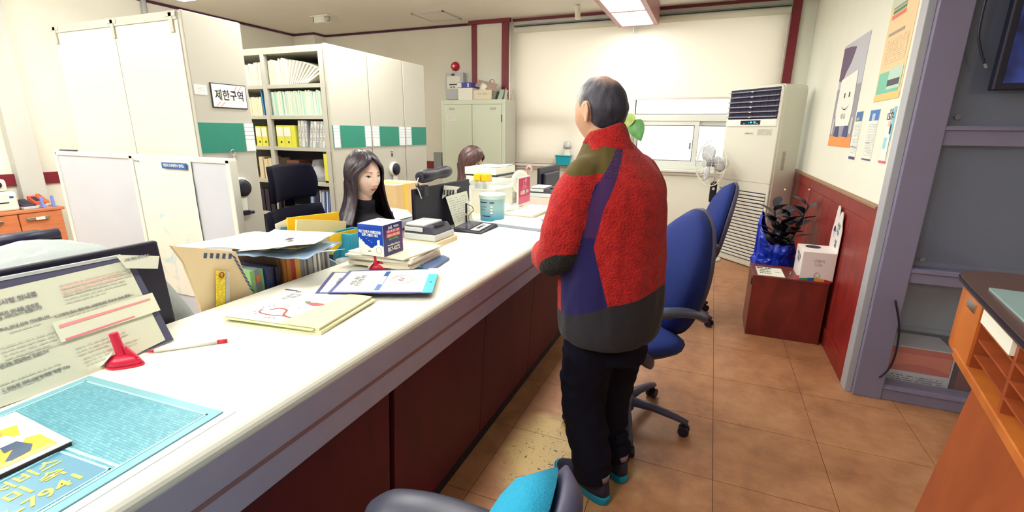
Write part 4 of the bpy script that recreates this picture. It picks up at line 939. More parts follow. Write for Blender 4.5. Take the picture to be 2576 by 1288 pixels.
# ------------------------------------------------------------------ ceiling fittings
sd = thing('gas_detector', 'white bracketed detector fixed under the office ceiling', 'detector', (-5.2, 5.5, ZC-.08))
c = PZ(808, 47, ZC-.04)
part('plate', MB().box(c.x-.16, c.x+.16, c.y-.05, c.y+.05, ZC-.02, ZC-.001), WHITEP, sd, world=True, bevel=.004)
part('body', MB().prism(rect(.18, .12, .03), ZC-.10, ZC-.02, Matrix.Translation((c.x, c.y, 0))), WHITEP, sd, world=True, bevel=.01)
for s in (-1, 1): part('clip', MB().tube([(c.x+s*.14, c.y, ZC-.02), (c.x+s*.145, c.y, ZC-.07), (c.x+s*.11, c.y, ZC-.075)], .006, 6), GREYP, sd, world=True)
ht = thing('ceiling_hatch', 'square access hatch outlined in the ceiling beside the pillar', 'hatch', (-3.65, 6.0, ZC-.012))
a, b, c2, d2 = [PZ(u, v, ZC) for u, v in ((1035, 35), (1090, 55), (1160, 46), (1110, 25))]
hx0, hx1, hy0, hy1 = (a.x+b.x)/2, (c2.x+d2.x)/2, (a.y+d2.y)/2, (b.y+c2.y)/2
for p_ in ((hx0, hx1, hy0, hy0+.022), (hx0, hx1, hy1-.022, hy1), (hx0, hx0+.022, hy0, hy1), (hx1-.022, hx1, hy0, hy1)):
    part('frame', MB().box(*p_, ZC-.010, ZC-.0005), LGREY, ht, world=True)
part('cover', MB().box(hx0+.022, hx1-.022, hy0+.022, hy1-.022, ZC-.006, ZC-.0005), CEILM, ht, world=True)
c = PZ(1453, 10, ZC)
hd_ = thing('ceiling_spot', 'small white cylinder fitting hanging from ceiling near the box lamp', 'fitting', (c.x, c.y, ZC-.16))
part('rose', MB().lathe([(0, -.012), (.04, -.012), (.04, 0), (0, 0)], 18, Matrix.Translation((c.x, c.y, ZC))), WHITEP, hd_, world=True)
part('stem', MB().tube([(c.x, c.y, ZC-.01), (c.x, c.y, ZC-.05)], .012, 8), LGREY, hd_, world=True)
part('body', MB().tube([(c.x, c.y, ZC-.03), (c.x+.015, c.y-.02, ZC-.17)], .034, 14), mat('ivory_plastic', (230, 226, 205), .4), hd_, world=True)
solo('ceiling_pipe', MB().tube([(XL+.035, 4.05, 2.2), (XL+.035, 4.05, ZC-.005)], .03, 10), LGREY, 'short pale pipe running up the left wall behind the rack', 'pipe', smooth=True)

# ------------------------------------------------------------------ back wall: alarm bell, receiver, no-smoking sign; boxes on the green cabinet
c = PY(1144, 167, YB-.03)
al = thing('alarm_bell', 'round red fire alarm bell on the back wall', 'bell', (c.x, YB-.03, c.z-.06))
Tm = basis((c.x, YB, c.z), (1, 0, 0), (0, 0, 1))
part('dome', MB().lathe([(0, .0), (.065, .0), (.066, .02), (.055, .05), (.03, .065), (0, .068)], 28, Tm), REDP, al, world=True, smooth=True)
part('centre', MB().lathe([(0, .066), (.02, .062), (.018, .074), (0, .076)], 18, Tm), WHITEP, al, world=True)
a = PY(1120, 184, 6.50); b = PY(1166, 250, 6.50)
rc = thing('alarm_receiver', 'grey fire alarm receiver box under the red bell', 'alarm panel', ((a.x+b.x)/2, 6.55, b.z))
part('casing', MB().box(a.x, b.x, 6.50, 6.60, b.z, a.z), LGREY, rc, world=True, bevel=.006)
part('front_plate', MB().box(a.x+.03, b.x-.05, 6.494, 6.50, b.z+.15, a.z-.05), WHITEP, rc, world=True)
part('display_bar', MB().box(a.x+.07, b.x-.06, 6.491, 6.495, b.z+.205, b.z+.22), BLACKINK, rc, world=True)
for s in (.10, .15): part('button', MB().lathe([(0, 0), (.011, 0), (.009, .008), (0, .008)], 12, basis((a.x+s, 6.495, b.z+.175), (1, 0, 0), (0, 0, 1))), BLACKP, rc, world=True)
part('badge', MB().prism(circ(.035, 20, .014), 0, .004, basis(((a.x+b.x)/2-.02, 6.50, a.z-.025), (1, 0, 0), (0, 0, 1))), NAVYINK, rc, world=True)
part('speaker_grille', MB().prism(rect(.13, .1, .02), 0, .003, basis(((a.x+b.x)/2, 6.50, b.z+.075), (1, 0, 0), (0, 0, 1))), mat('grille_blue', (190, 202, 206), .5), rc, world=True)
a = PY(1227, 193, 6.50); b = PY(1248, 219, 6.50)
ns = thing('no_smoking_sign', 'small white no-smoking sign on the pillar between maroon strips', 'sign', ((a.x+b.x)/2, 6.498, b.z))
part('plate', MB().box(a.x, b.x, 6.496, 6.50, b.z, a.z), WHITEP, ns, world=True)
cc = ((a.x+b.x)/2, 6.4955, (a.z+b.z)/2-.01)
part('ring', MB().tube([(cc[0]+.042*cos(2*pi*i/24), cc[1], cc[2]+.042*sin(2*pi*i/24)) for i in range(24)], .005, 6, closed=True).tube([(cc[0]-.03, cc[1], cc[2]+.03), (cc[0]+.03, cc[1], cc[2]-.03)], .004, 6), mat('sign_red', (170, 110, 120), .5), ns, world=True)
gzt = gz
bxw = solo('white_carton', MB().box(-3.40, -3.175, 6.13, 6.42, gzt, gzt+.16), mat('carton_bright', (240, 240, 228), .55), 'square white carton standing on the green cabinet', 'box', bevel=.003)
bl = thing('blue_binder', 'blue lever-arch binder lying on the white carton', 'binder', (-3.29, 6.28, gzt+.16))
part('cover', MB().box(-3.41, -3.19, 6.12, 6.42, gzt+.161, gzt+.23), mat('binder_blue', (60, 64, 170), .5), bl, world=True, bevel=.003)
part('spine_label', MB().box(-3.408, -3.34, 6.117, 6.121, gzt+.165, gzt+.226).box(-3.245, -3.225, 6.117, 6.121, gzt+.17, gzt+.22), PAPER, bl, world=True)
tb_ = thing('open_carton', 'beige open carton with flaps up on the green cabinet', 'box', (-3.02, 6.28, gzt))
part('body', MB().box(-3.165, -2.885, 6.14, 6.44, gzt, gzt+.13), CARTON, tb_, world=True, bevel=.003)
part('carton_front', MB().box(-3.165, -2.885, 6.137, 6.141, gzt+.005, gzt+.125), mat('carton_front_print', (232, 222, 196), .6), tb_, world=True)
part('flap', MB().box(0, .30, 0, .12, 0, .004, 0, Matrix.Translation((-3.15, 6.16, gzt+.18)) @ Matrix.Rotation(.22, 4, 'Y') @ Matrix.Rotation(.9, 4, 'X')), mat('flap_brown', (176, 154, 144), .7), tb_, world=True)
text('미소 서비스', .03, GREYINK, tb_, basis((-3.02, 6.1365, gzt+.075), (1, 0, 0), (0, 0, 1)), world=True)
part('tissue', crumple(-3.03, 6.2, gzt+.13, .07, .05, .08, 5, 12), PAPER, tb_, world=True, smooth=True)
for k, (x, h, m, lab) in enumerate(((-2.875, .11, GREYP, 'grey slanted leaflet stand beside the open carton'), (-2.765, .13, GREENINK, 'small green leaflet stand on the green cabinet'))):
    solo('leaflet_stand', MB().add([(x-.04, 6.15, gzt), (x+.03, 6.15, gzt), (x+.03, 6.3, gzt), (x-.04, 6.3, gzt), (x, 6.17, gzt+h), (x+.06, 6.17, gzt+h), (x+.06, 6.3, gzt+h), (x, 6.3, gzt+h)],
        [(3, 2, 1, 0), (4, 5, 6, 7), (0, 1, 5, 4), (1, 2, 6, 5), (2, 3, 7, 6), (3, 0, 4, 7)]), mat('stand_grey', (120, 124, 120), .6) if k == 0 else mat('stand_green', (170, 186, 172), .6), lab, 'stand', 'leaflet stands on the green cabinet')
for k, (ya, lab) in enumerate(((6.12, 'front pointed grey card standing on the green cabinet edge'), (6.36, 'rear pointed grey card standing on the green cabinet edge'))):
    solo('pointed_card', MB().prism([(-.06, 0), (.06, 0), (0, .16)], 0, .006, basis((-2.69, ya+.06, gzt), (0, 1, 0), (0, 0, 1))), GRNS, lab, 'card', 'pointed cards on the green cabinet')
# small grey panel by the cabinet on the back wall
a = PY(1092, 383, 6.55); b = PY(1113, 420, 6.55)
solo('wall_box', MB().box(a.x, b.x, 6.53, 6.60, b.z-.1, a.z), mat('wall_box_grey', (150, 160, 156), .5), 'grey wall box beside the green cabinet door', 'wall box', bevel=.004)

# ------------------------------------------------------------------ window sill: pothos, blue basket with white spray can
LEAFG = mat('pothos_leaf', (70, 130, 60), .4, var=.3, vs=14)
LEAFY = mat('pothos_young', (150, 170, 90), .4, var=.25, vs=14)
pt = thing('pothos_plant', 'pothos in a white pot on the window sill behind the man', 'plant', (-1.0, YB-.12, WZ0))
part('pot', MB().lathe([(0, 0), (.05, 0), (.065, .11), (.06, .11), (.05, .1), (0, .1)], 20, Matrix.Translation((-.98, YB-.12, WZ0))), WHITEP, pt, world=True, smooth=True)
def heart(center, d, up, s, m, par):
    d = Vector(d).normalized(); up = Vector(up); sd = d.cross(up).normalized(); nn = sd.cross(d); P = []
    for i in range(9):
        t = i/8; w = .5*s*(sin(pi*min(1, t**.65))**.9); c = Vector(center)+d*s*1.25*t-nn*.18*s*t*t
        P.append([c+sd*w*q_-d*(.18*s*abs(q_) if t < .3 else 0)+nn*abs(q_)*w*.3 for q_ in (-1, -.5, 0, .5, 1)])
    part('leaf', MB().grid(P), m, par, world=True, smooth=True)
for (u, v, dx, dz, s, m) in ((1588, 290, -.3, -1, .14, LEAFY), (1570, 292, .4, -1, .13, LEAFY), (1597, 308, .45, -1, .21, LEAFG), (1545, 330, -.5, -1, .12, LEAFG)):
    p0 = PY(u, v, YB-.14)
    s_ = part('stem', MB().tube(catmull([(-.98, YB-.12, WZ0+.1), Vector((-.98, YB-.13, WZ0+.1)).lerp(p0, .6)+Vector((0, 0, .08)), p0], 5), .004, 5), mat('pothos_stem', (110, 140, 80), .5), pt, world=True, smooth=True)
    heart(p0, (dx, -.35, dz), (0, -1, .2), s, m, s_)
bs_ = thing('blue_basket', 'turquoise plastic basket standing on the window sill', 'basket', (-1.93, YB-.10, WZ0))
bm = mat('basket_blue', (20, 165, 190), .4)
part('body', MB().prism(rect(.17, .12, .02), 0, .13, Matrix.Translation((-1.93, YB-.11, WZ0+.004)), taper=1.25), bm, bs_, world=True, bevel=.004)
part('rim', MB().tube([Vector((-1.93, YB-.11, WZ0+.134))+Vector((x*1.27, y*1.27, 0)) for x, y in rect(.17, .12, .02)], .007, 6, closed=True), bm, bs_, world=True)
sc_ = thing('white_dispenser', 'white plastic dispenser standing in the turquoise basket', 'dispenser', (-1.90, YB-.11, WZ0+.134))
part('body', MB().prism(rect(.08, .07, .02), 0, .10, Matrix.Translation((-1.88, YB-.11, WZ0+.135))), WHITEP, sc_, world=True, bevel=.008)
part('lid', MB().lathe([(0, 0), (.055, 0), (.06, .03), (.045, .09), (.0, .1)], 20, Matrix.Translation((-1.88, YB-.11, WZ0+.235))), mat('clear_lid', (220, 222, 220), .2, trans=.3), sc_, world=True, smooth=True)
# ------------------------------------------------------------------ office chairs (local +x is the way the sitter faces)
BLUEF = mat('chair_blue_fabric', (10, 38, 114), .85, var=.06, vs=90, bump=.25, bs=260, sheen=.15)
TEALF = mat('chair_teal_fabric', (6, 140, 176), .85, var=.07, vs=120, bump=.3, bs=260, sheen=.15)
SHELL = mat('chair_shell_grey', (68, 66, 92), .5, var=.03, vs=30)
ARMG = mat('chair_arm_grey', (64, 66, 82), .38, var=.05, vs=25)
def bend(mb, z0, amt, lean=0.):
    for p in mb.v: p.x += -amt*((p.z-z0)/.3)**2 - lean*(p.z-z0)
    return mb
def office_chair(lab, loc, rz, fab, group=None, spin=0., bh=.31, bz=.785):
    t = thing('office_chair', lab, 'chair', loc, rz, group)
    seat = rect(.46, .47, .16, 5)
    part('seat', MB().pillow(seat, Matrix.Translation((0, 0, .475)), .045, .03, 7, 3), fab, t, smooth=True)
    part('seat_shell', MB().pillow([(x*.98, y*.98) for x, y in seat], Matrix.Translation((0, 0, .46)), .005, .045, 6, 3), DARKP, t, smooth=True)
    # back: rounded shield outline in (y, z)
    ol = []
    for i in range(40):
        a = 2*pi*i/40; c, s = cos(a), sin(a)
        w = .225 if s < 0 else .225-.02*s
        ol.append((w*c, bh*s))
    Tb = Matrix(((0, 0, 1, -.215), (1, 0, 0, 0), (0, 1, 0, bz), (0, 0, 0, 1)))
    part('backrest', bend(MB().pillow(ol, Tb, .070, .01, 10, 5.5), .70, .035, .12), fab, t, smooth=True)
    part('back_shell', bend(MB().pillow([(x*1.025, y*1.02) for x, y in ol], Tb @ Matrix.Translation((0, 0, -.012)), .008, .050, 10, 4.5), .70, .035, .12), SHELL, t, smooth=True)
    part('back_bracket', MB().tube(catmull([(-.05, 0, .42), (-.2, 0, .43), (-.25, 0, .50), (-.265, 0, .62)], 5), [(.035, .012)]*16, 8), DARKP, t, smooth=True)
    for s in (-1, 1):
        y = s*.27
        pad = catmull([(-.20, y, .650), (-.13, y, .682), (-.01, y, .695), (.09, y, .684), (.135, y, .66)], 5)
        n = len(pad)
        ar = part('armrest', MB().tube(pad, [(.012+.034*sin(pi*min(1, (i+1.5)/(n*.55)))**.5 if i < n*.25 else (.046 if i < n*.8 else .046-.02*(i-n*.8)/(n*.2)), .018) for i in range(n)], 14), ARMG, t, smooth=True)
        part('arm_support', MB().tube(catmull([(.10, y, .67), (.13, y*.99, .60), (.09, y*.96, .50), (.02, y*.86, .44), (.0, y*.55, .43)], 5), [(.016, .03)]*21, 10), ARMG, ar, smooth=True)
    part('gas_column', MB().lathe([(0, .1), (.03, .1), (.03, .26), (.022, .27), (.022, .42), (0, .42)], 16), DARKP, t, smooth=False)
    part('tilt_box', MB().box(-.10, .09, -.07, .07, .405, .44), DARKP, t, bevel=.012)
    part('hub', MB().lathe([(0, .07), (.05, .07), (.055, .10), (.04, .135), (0, .14)], 20), SHELL, t, smooth=True)
    for k in range(5):
        a = spin+2*pi*k/5; d = Vector((cos(a), sin(a), 0)); p = Vector((-d.y, d.x, 0))
        lg = part('leg', MB().tube([d*.03+Vector((0, 0, .11)), d*.14+Vector((0, 0, .108)), d*.26+Vector((0, 0, .085)), d*.315+Vector((0, 0, .07))], [(.026, .024), (.024, .021), (.02, .016), (.017, .012)], 10), SHELL, t, smooth=True)
        c = d*.30
        part('caster', MB().tube([c+p*.026+Vector((0, 0, .027)), c+p*.006+Vector((0, 0, .027))], .0265, 16).tube([c-p*.006+Vector((0, 0, .027)), c-p*.026+Vector((0, 0, .027))], .0265, 16).cbox((c.x, c.y, .045), (.02, .02, .05)), BLACKP, lg, bevel=.003)
    return t
CG = 'customer chairs in front of the counter'
c1 = office_chair('blue fabric swivel chair right behind the standing man', (-.28, 2.22, 0), radians(218), BLUEF, CG, radians(66))
c2 = dup(c1, (-.14, 3.86, 0), radians(192), 'farther blue fabric swivel chair in front of the air conditioner')
c3 = office_chair('turquoise fabric swivel chair at the bottom edge, closest to the camera', (-.425, .40, 0), radians(186), TEALF, CG, radians(20), .285, .755)

# black mesh chair of the young woman
MESHB = mat('mesh_black', (8, 8, 30), .75, bump=.2, bs=400, spec=.15)
mc = thing('mesh_chair', 'black mesh office chair with separate headrest behind the young woman', 'chair', (-1.98, 2.02, 0), radians(8))
def curved_panel(w0, w1, w2, z0, z1, x, depth, nz=10, ny=14, tilt=0.):
    P = []
    for i in range(ny+1):
        s = 2*i/ny-1; r = []
        for j in range(nz+1):
            t = j/nz; w = (w0*(1-t)*(1-2*t)+4*w1*t*(1-t)+w2*t*(2*t-1))
            r.append(Vector((x+depth*s*s+tilt*t+.02*sin(pi*t), s*w/2, z0+(z1-z0)*t)))
        P.append(r)
    return MB().grid(P)
part('headrest', curved_panel(.34, .37, .33, 1.055, 1.25, -.27, .07, tilt=-.01), MESHB, mc, smooth=True, solid=.028, bevel=0)
part('backrest', curved_panel(.40, .47, .43, .55, 1.01, -.23, .06, tilt=-.03), MESHB, mc, smooth=True, solid=.03)
part('spine', MB().tube(catmull([(-.1, 0, .40), (-.24, 0, .46), (-.30, 0, .75), (-.30, 0, 1.0), (-.285, 0, 1.12)], 5), .016, 8), BLACKP, mc, smooth=True)
part('seat', MB().pillow(rect(.48, .48, .12, 5), Matrix.Translation((0, 0, .45)), .045, .03, 6, 3), MESHB, mc, smooth=True)
for s in (-1, 1): part('armrest', MB().box(-.14, .12, s*.27-.035, s*.27+.035, .63, .66).box(-.03, .03, s*.27-.014, s*.27+.014, .43, .63), BLACKP, mc, bevel=.01)
part('gas_column', MB().lathe([(0, .06), (.03, .06), (.03, .42), (0, .42)], 14), DARKP, mc)
for k in range(5):
    a = 2*pi*k/5+.3; d = Vector((cos(a), sin(a), 0))
    lg = part('leg', MB().tube([Vector((0, 0, .10)), d*.30+Vector((0, 0, .075))], [.03, .018], 8), BLACKP, mc, smooth=True)
    part('caster', MB().tube([d*.30+Vector((-d.y*.02, d.x*.02, .028)), d*.30+Vector((d.y*.02, -d.x*.02, .028))], .028, 12), BLACKP, lg)

# ------------------------------------------------------------------ near end of the counter
Zc = CZ
# turquoise desk mat with its clear cover
def matweave():
    m, nt, N, L, b = nodes('desk_mat_weave'); ge = N.new('ShaderNodeTexCoord')
    br = N.new('ShaderNodeTexBrick'); br.inputs['Scale'].default_value = 1; br.inputs['Color1'].default_value = rgb((84, 150, 166)); br.inputs['Color2'].default_value = rgb((112, 172, 182)); br.inputs['Mortar'].default_value = rgb((66, 130, 150))
    br.inputs['Brick Width'].default_value = .011; br.inputs['Row Height'].default_value = .0055; br.inputs['Mortar Size'].default_value = .0006; br.inputs['Mortar Smooth'].default_value = .5
    L.new(ge.outputs['Object'], br.inputs['Vector']); L.new(br.outputs[0], b.inputs['Base Color']); b.inputs['Roughness'].default_value = .28
    bp = N.new('ShaderNodeBump'); bp.inputs['Strength'].default_value = .25; bp.inputs['Distance'].default_value = .003; L.new(br.outputs[1], bp.inputs['Height']); L.new(bp.outputs[0], b.inputs['Normal']); return m
MO = Vector((-.872, .556, 0)); mu = Vector((-.997, -.06, 0)).normalized(); mv = Vector((.06, -.997, 0)).normalized()
def mt(u, v, z): p = MO+mu*u+mv*v; return Vector((p.x, p.y, Zc+z))
dm = thing('desk_mat', 'turquoise woven desk mat with yellow Korean lettering on the counter', 'mat', tuple(mt(.2, .3, 0)))
def mq(n, u0, u1, v0, v1, z0, z1, m, par=None, **k):
    c = [mt(u, v, z) for z in (z0, z1) for u, v in ((u0, v0), (u1, v0), (u1, v1), (u0, v1))]
    return part(n, MB().add(c, [(0, 1, 2, 3), (7, 6, 5, 4), (1, 0, 4, 5), (2, 1, 5, 6), (3, 2, 6, 7), (0, 3, 7, 4)]), m, par or dm, world=True, **k)
mq('clear_cover', -.02, .43, -.012, .75, .0, .0014, mat('mat_cover', (196, 206, 210), .2), bevel=.0004)
mq('mat_board', 0, .42, 0, .74, .0014, .0042, mat('mat_edge', (118, 172, 182), .25), bevel=.001)
mq('woven_field', .022, .40, .020, .72, .0042, .0046, matweave())
LT_BLUE = mat('mat_line', (160, 222, 232), .4)
for a in ((.020, .024, .018, .722), (.396, .40, .018, .722), (.02, .40, .018, .022)): mq('border_line', *a, .0046, .0049, LT_BLUE)
pn_ = mq('name_panel', .030, .16, .195, .70, .0046, .0050, mat('mat_panel', (88, 140, 164), .3))
mq('panel_rule', .024, .19, .180, .186, .0046, .0050, LT_BLUE)
for a in ((.028, .164, .191, .195), (.160, .164, .191, .70), (.028, .031, .191, .70)): mq('panel_line', *a, .0050, .0053, LT_BLUE)
YEL = mat('mat_lettering', (196, 196, 84), .4)
Tm_ = lambda u, v: basis(mt(u, v, .0054), -mv, mu)
text('신속 꽃배달 서비스', .034, YEL, dm, Tm_(.135, .335), bold=.02, world=True, sx=.95)
text('대표 이 미 숙', .034, YEL, dm, Tm_(.098, .32), bold=.02, world=True, sx=1.1)
text('010-9887-7941', .036, YEL, dm, Tm_(.058, .335), bold=.02, world=True, sx=1.1)
# picture booklet lying on the mat
bk0 = thing('picture_booklet', 'booklet with yellow harvest picture lying on the turquoise mat', 'booklet', (-1.16, .24, Zc+.005))
BO = Vector((-1.022, .372, 0)); bu = Vector((-.999, .03, 0)); bv = Vector((-.03, -.999, 0))
def bp_(u, v, z): p = BO+bu*u+bv*v; return Vector((p.x, p.y, Zc+.005+z))
def bq(n, pts, z, m): return part(n, MB().add([bp_(u, v*.62, z) for u, v in pts], [tuple(range(len(pts)))]), m, bk0, world=True)
c = [bp_(u, v, z) for z in (0, .008) for u, v in ((0, 0), (.21, 0), (.21, .29), (0, .29))]
part('pages', MB().add(c, [(0, 1, 2, 3), (7, 6, 5, 4), (1, 0, 4, 5), (2, 1, 5, 6), (3, 2, 6, 7), (0, 3, 7, 4)]), mat('booklet_pages', (70, 50, 60), .7), bk0, world=True)
c = [bp_(u, v, z) for z in (.008, .0095) for u, v in ((-.001, -.001), (.211, -.001), (.211, .291), (-.001, .291))]
part('cover', MB().add(c, [(0, 1, 2, 3), (7, 6, 5, 4), (1, 0, 4, 5), (2, 1, 5, 6), (3, 2, 6, 7), (0, 3, 7, 4)]), mat('booklet_cover', (240, 238, 226), .35), bk0, world=True)
AMB = mat('print_amber', (244, 186, 60), .5, var=.15, vs=40)
bq('picture_ground', [(.012, .022), (.075, .022), (.085, .05), (.06, .075), (.085, .12), (.07, .16), (.10, .20), (.012, .20)], .0098, AMB)
bq('picture_field', [(.105, .05), (.15, .03), (.16, .10), (.135, .14), (.12, .10)], .0098, AMB)
bq('straw_row', [(.012, .03), (.024, .03), (.028, .19), (.012, .19)], .0101, mat('print_straw', (224, 190, 120), .6, var=.3, vs=90))
bq('figure_trousers', [(.03, .072), (.05, .055), (.085, .07), (.085, .105), (.06, .11), (.062, .09), (.03, .125), (.024, .115)], .0104, mat('print_denim', (66, 84, 110), .6))
bq('figure_shirt', [(.085, .06), (.125, .07), (.12, .105), (.085, .108)], .0104, mat('print_pale', (222, 224, 220), .6, var=.2, vs=60))
bq('figure_hat', [(.125, .085), (.14, .07), (.155, .09), (.14, .135), (.128, .125)], .0106, mat('print_tan', (200, 160, 140), .6))
bq('figure_face', [(.118, .09), (.133, .088), (.133, .112), (.118, .112)], .0108, mat('print_skin', (238, 214, 196), .6))
bq('basket_print', [(.05, .15), (.07, .13), (.075, .165), (.055, .175)], .0104, GREYINK)
text('GOOD\nIKSAN', .02, GREENINK, bk0, basis(bp_(.165, .16, .0105), -bv, bu), world=True, bold=.01)

# red swivel pen holders and pens
def pen_holder(lab, c, rz, s=1.):
    t = thing('pen_holder', lab, 'pen holder', tuple(c), rz, 'red pen holders on the counter')
    ol = []
    for i in range(28):
        a = 2*pi*i/28; r = .034 if cos(a) > -.2 else .034+.0*cos(a)
        ol.append(((.052 if cos(a) > 0 else .036)*cos(a)*s, .030*sin(a)*(1-.35*max(0, cos(a)))*s))
    part('base', MB().prism(ol, 0, .006*s), REDP, t, bevel=.002)
    part('dome', MB().pillow([(x*.96, y*.96) for x, y in ol], Matrix.Translation((0, 0, .006*s)), .024*s, .0, 6, 2), REDP, t, smooth=True)
    part('label_disc', MB().prism(circ(.021*s, 20, .017*s), 0, .002, Matrix.Translation((-.024*s, -.012*s, .022*s)) @ Matrix.Rotation(-.75, 4, 'Y') @ Matrix.Rotation(.35, 4, 'X')), WHITEP, t)
    part('tube', MB().tube([(.004*s, 0, .02*s), (-.006*s, 0, .085*s)], [.011*s, .0095*s], 12), REDP, t, smooth=False)
    part('fin', MB().prism([(0, 0), (.03*s, -.0*s), (.004*s, .03*s)], -.003, .003, basis((.012*s, 0, .022*s), (1, 0, 0), (0, 0, 1))), REDP, t, bevel=.001)
    return t
pen_holder('red plastic pen holder in front of the taped notice', PZ(309, 918, Zc), radians(25))
pen_holder('small red pen holder half hidden behind the laminated cards', PZ(948, 678, Zc), radians(10), .9)
a, b = PZ(366, 886, Zc+.006), PZ(575, 856, Zc+.006)
pe = thing('ballpoint_pen', 'white ballpoint pen with red tip and red cap end', 'pen', tuple(a.lerp(b, .5)-Vector((0, 0, .006))))
part('barrel', MB().tube([a.lerp(b, .10), a.lerp(b, .86)], .0048, 12), mat('pen_clear', (224, 222, 216), .25), pe, world=True, smooth=True)
part('tip', MB().tube([a, a.lerp(b, .03), a.lerp(b, .10)], [.0008, .0022, .0046], 10), REDP, pe, world=True, smooth=True)
part('cap_band', MB().tube([a.lerp(b, .86), a.lerp(b, .985)], .0053, 12), REDP, pe, world=True, smooth=True)
part('cap_end', MB().tube([a.lerp(b, .985), b], [.0045, .003], 10), WHITEP, pe, world=True, smooth=True)

# near monitor (its back towards us) with the leaning printed notice in front
m1 = thing('monitor', 'black monitor at the near end of the desk, notices taped on its back', 'monitor', (-1.55, .5, .74))
def monitor(t, x, y0, y1, z0, z1, tilt=.03, zf=.74):
    a = MB().add([(x, y0, z0), (x, y1, z0), (x-tilt, y1, z1), (x-tilt, y0, z1), (x-.022, y0, z0), (x-.022, y1, z0), (x-.022-tilt, y1, z1), (x-.022-tilt, y0, z1)], [(0, 1, 2, 3), (7, 6, 5, 4), (1, 0, 4, 5), (2, 1, 5, 6), (3, 2, 6, 7), (0, 3, 7, 4)])
    part('casing', a, BLACKP, t, world=True, bevel=.006)
    part('screen', MB().add([(x-.023, y0+.015, z0+.02), (x-.023, y1-.015, z0+.02), (x-.023-tilt*.95, y1-.015, z1-.015), (x-.023-tilt*.95, y0+.015, z1-.015)], [(3, 2, 1, 0)]), mat('screen_dark', (20, 24, 40), .2), t, world=True)
    ym = (y0+y1)/2
    part('stand_arm', MB().box(x-.055, x-.03, ym-.04, ym+.04, zf+.02, z0+.1), DARKP, t, world=True, bevel=.006)
    part('stand_foot', MB().box(x-.20, x-.02, ym-.11, ym+.11, zf, zf+.018), DARKP, t, world=True, bevel=.005)
monitor(m1, -1.465, .22, .84, .845, 1.125, .02)
sb_ = Vector((-1.31, 0, Zc+.004)); st_ = Vector((-1.402, 0, 1.108)); sup = (st_-sb_).normalized(); sn = Vector((0, 1, 0)).cross(sup)
if sn.x < 0: sn = -sn
SP0 = sb_+sn*.001
nb = thing('leaning_notice', 'large printed notice in a clear pocket leaning before the near monitor', 'notice', (-1.33, .45, Zc))
def on_sheet(u, v, lift=0.): return PN(u, v, SP0+sn*lift, sn)
def sheet_poly(n, pix, m, lift, th=.0006, par=None):
    pts = [on_sheet(u, v, lift) for u, v in pix]
    nn = (pts[1]-pts[0]).cross(pts[2]-pts[0])
    if nn.dot(sn) < 0: pts = pts[::-1]
    k = len(pts)
    mb = MB().add(pts+[p-sn*th for p in pts], [tuple(range(k)), tuple(range(2*k-1, k-1, -1))]+[((i+1) % k, i, k+i, k+(i+1) % k) for i in range(k)])
    return part(n, mb, m, par or nb, world=True)
def spt(y, h, lift=0.): return sb_+sup*h+Vector((0, y, 0))+sn*lift
hh = (st_-sb_).length
part('backing_board', MB().add([spt(.0, 0), spt(.735, 0), spt(.72, hh+.012), spt(.0, hh+.012), spt(.0, 0, -.006), spt(.735, 0, -.006), spt(.72, hh+.012, -.006), spt(.0, hh+.012, -.006)], [(0, 1, 2, 3), (7, 6, 5, 4), (1, 0, 4, 5), (2, 1, 5, 6), (3, 2, 6, 7), (0, 3, 7, 4)]), mat('board_slate', (84, 84, 108), .35), nb, world=True)
part('foil_edge', MB().tube([spt(.0, hh+.014), spt(.4, hh+.018), spt(.70, hh+.013)], [(.004, .005)]*3, 8), mat('clear_foil', (200, 204, 210), .15, metal=.3), nb, world=True)
sheet_poly('printed_sheet', [(-60, 742), (316, 656), (416, 855), (240, 942), (-60, 1046)], mat('notice_paper', (216, 218, 196), .4), .0015)
# print on the sheet: rows of small type, set along the sheet
e1 = on_sheet(150, 700)-on_sheet(0, 735); e1.normalize(); e2 = sn.cross(e1)
def Ts(u, v, lift=.003): return basis(on_sheet(u, v, lift), e1, e2)
def lines(par, u, v, n, w, gap, m, h=.0032, jit=1.):
    o = on_sheet(u, v, .0026); mb = MB()
    for k in range(n):
        x = 0.; y = -gap*k
        while x < w*(1 if k < n-1 else .6):
            l = random.uniform(.004, .016)
            c = [o+e1*x+e2*y, o+e1*(x+l)+e2*y, o+e1*(x+l)+e2*(y+h), o+e1*x+e2*(y+h)]
            mb.add(c, [(0, 1, 2, 3)]); x += l+random.uniform(.002, .005)
    return part('small_print', mb, m, par, world=True)
FINE = mat('fine_print', (192, 194, 178), .5); MIDP = mat('mid_print', (140, 140, 140), .5)
for (u, v, n, w) in ((150, 722, 4, .14), (160, 748, 3, .13), (170, 790, 2, .13), (20, 830, 2, .09), (0, 880, 4, .11), (0, 918, 2, .10), (0, 972, 3, .10), (190, 880, 3, .10), (210, 905, 3, .11)): lines(nb, u, v, n, w, .0085, FINE)
for s, u, v, sz in (('장학사업 안내문', 32, 754, .0125), ('후 복지 안내를 받으면\n이런 서비스가 있습니다', 44, 784, .0085), ('4. 고령자 한시 제안서는 사업안내문 주소로 신속 배달', 238, 768, .0072), ('도로명주소 안내 신속 가능합니다', 48, 817, .0078), ('문제 안내를 배달하여 드립니다', 50, 907, .0078), ('1. 신속한 서비스로 안내문 배달 가능', 95, 951, .0078)):
    text(s, sz, MIDP, nb, Ts(u, v), world=True, bold=.02, align='CENTER')
sheet_poly('title_frame', [(-20, 758), (88, 731), (91, 742), (-20, 770)], mat('title_shade', (206, 208, 192), .5), .0021)
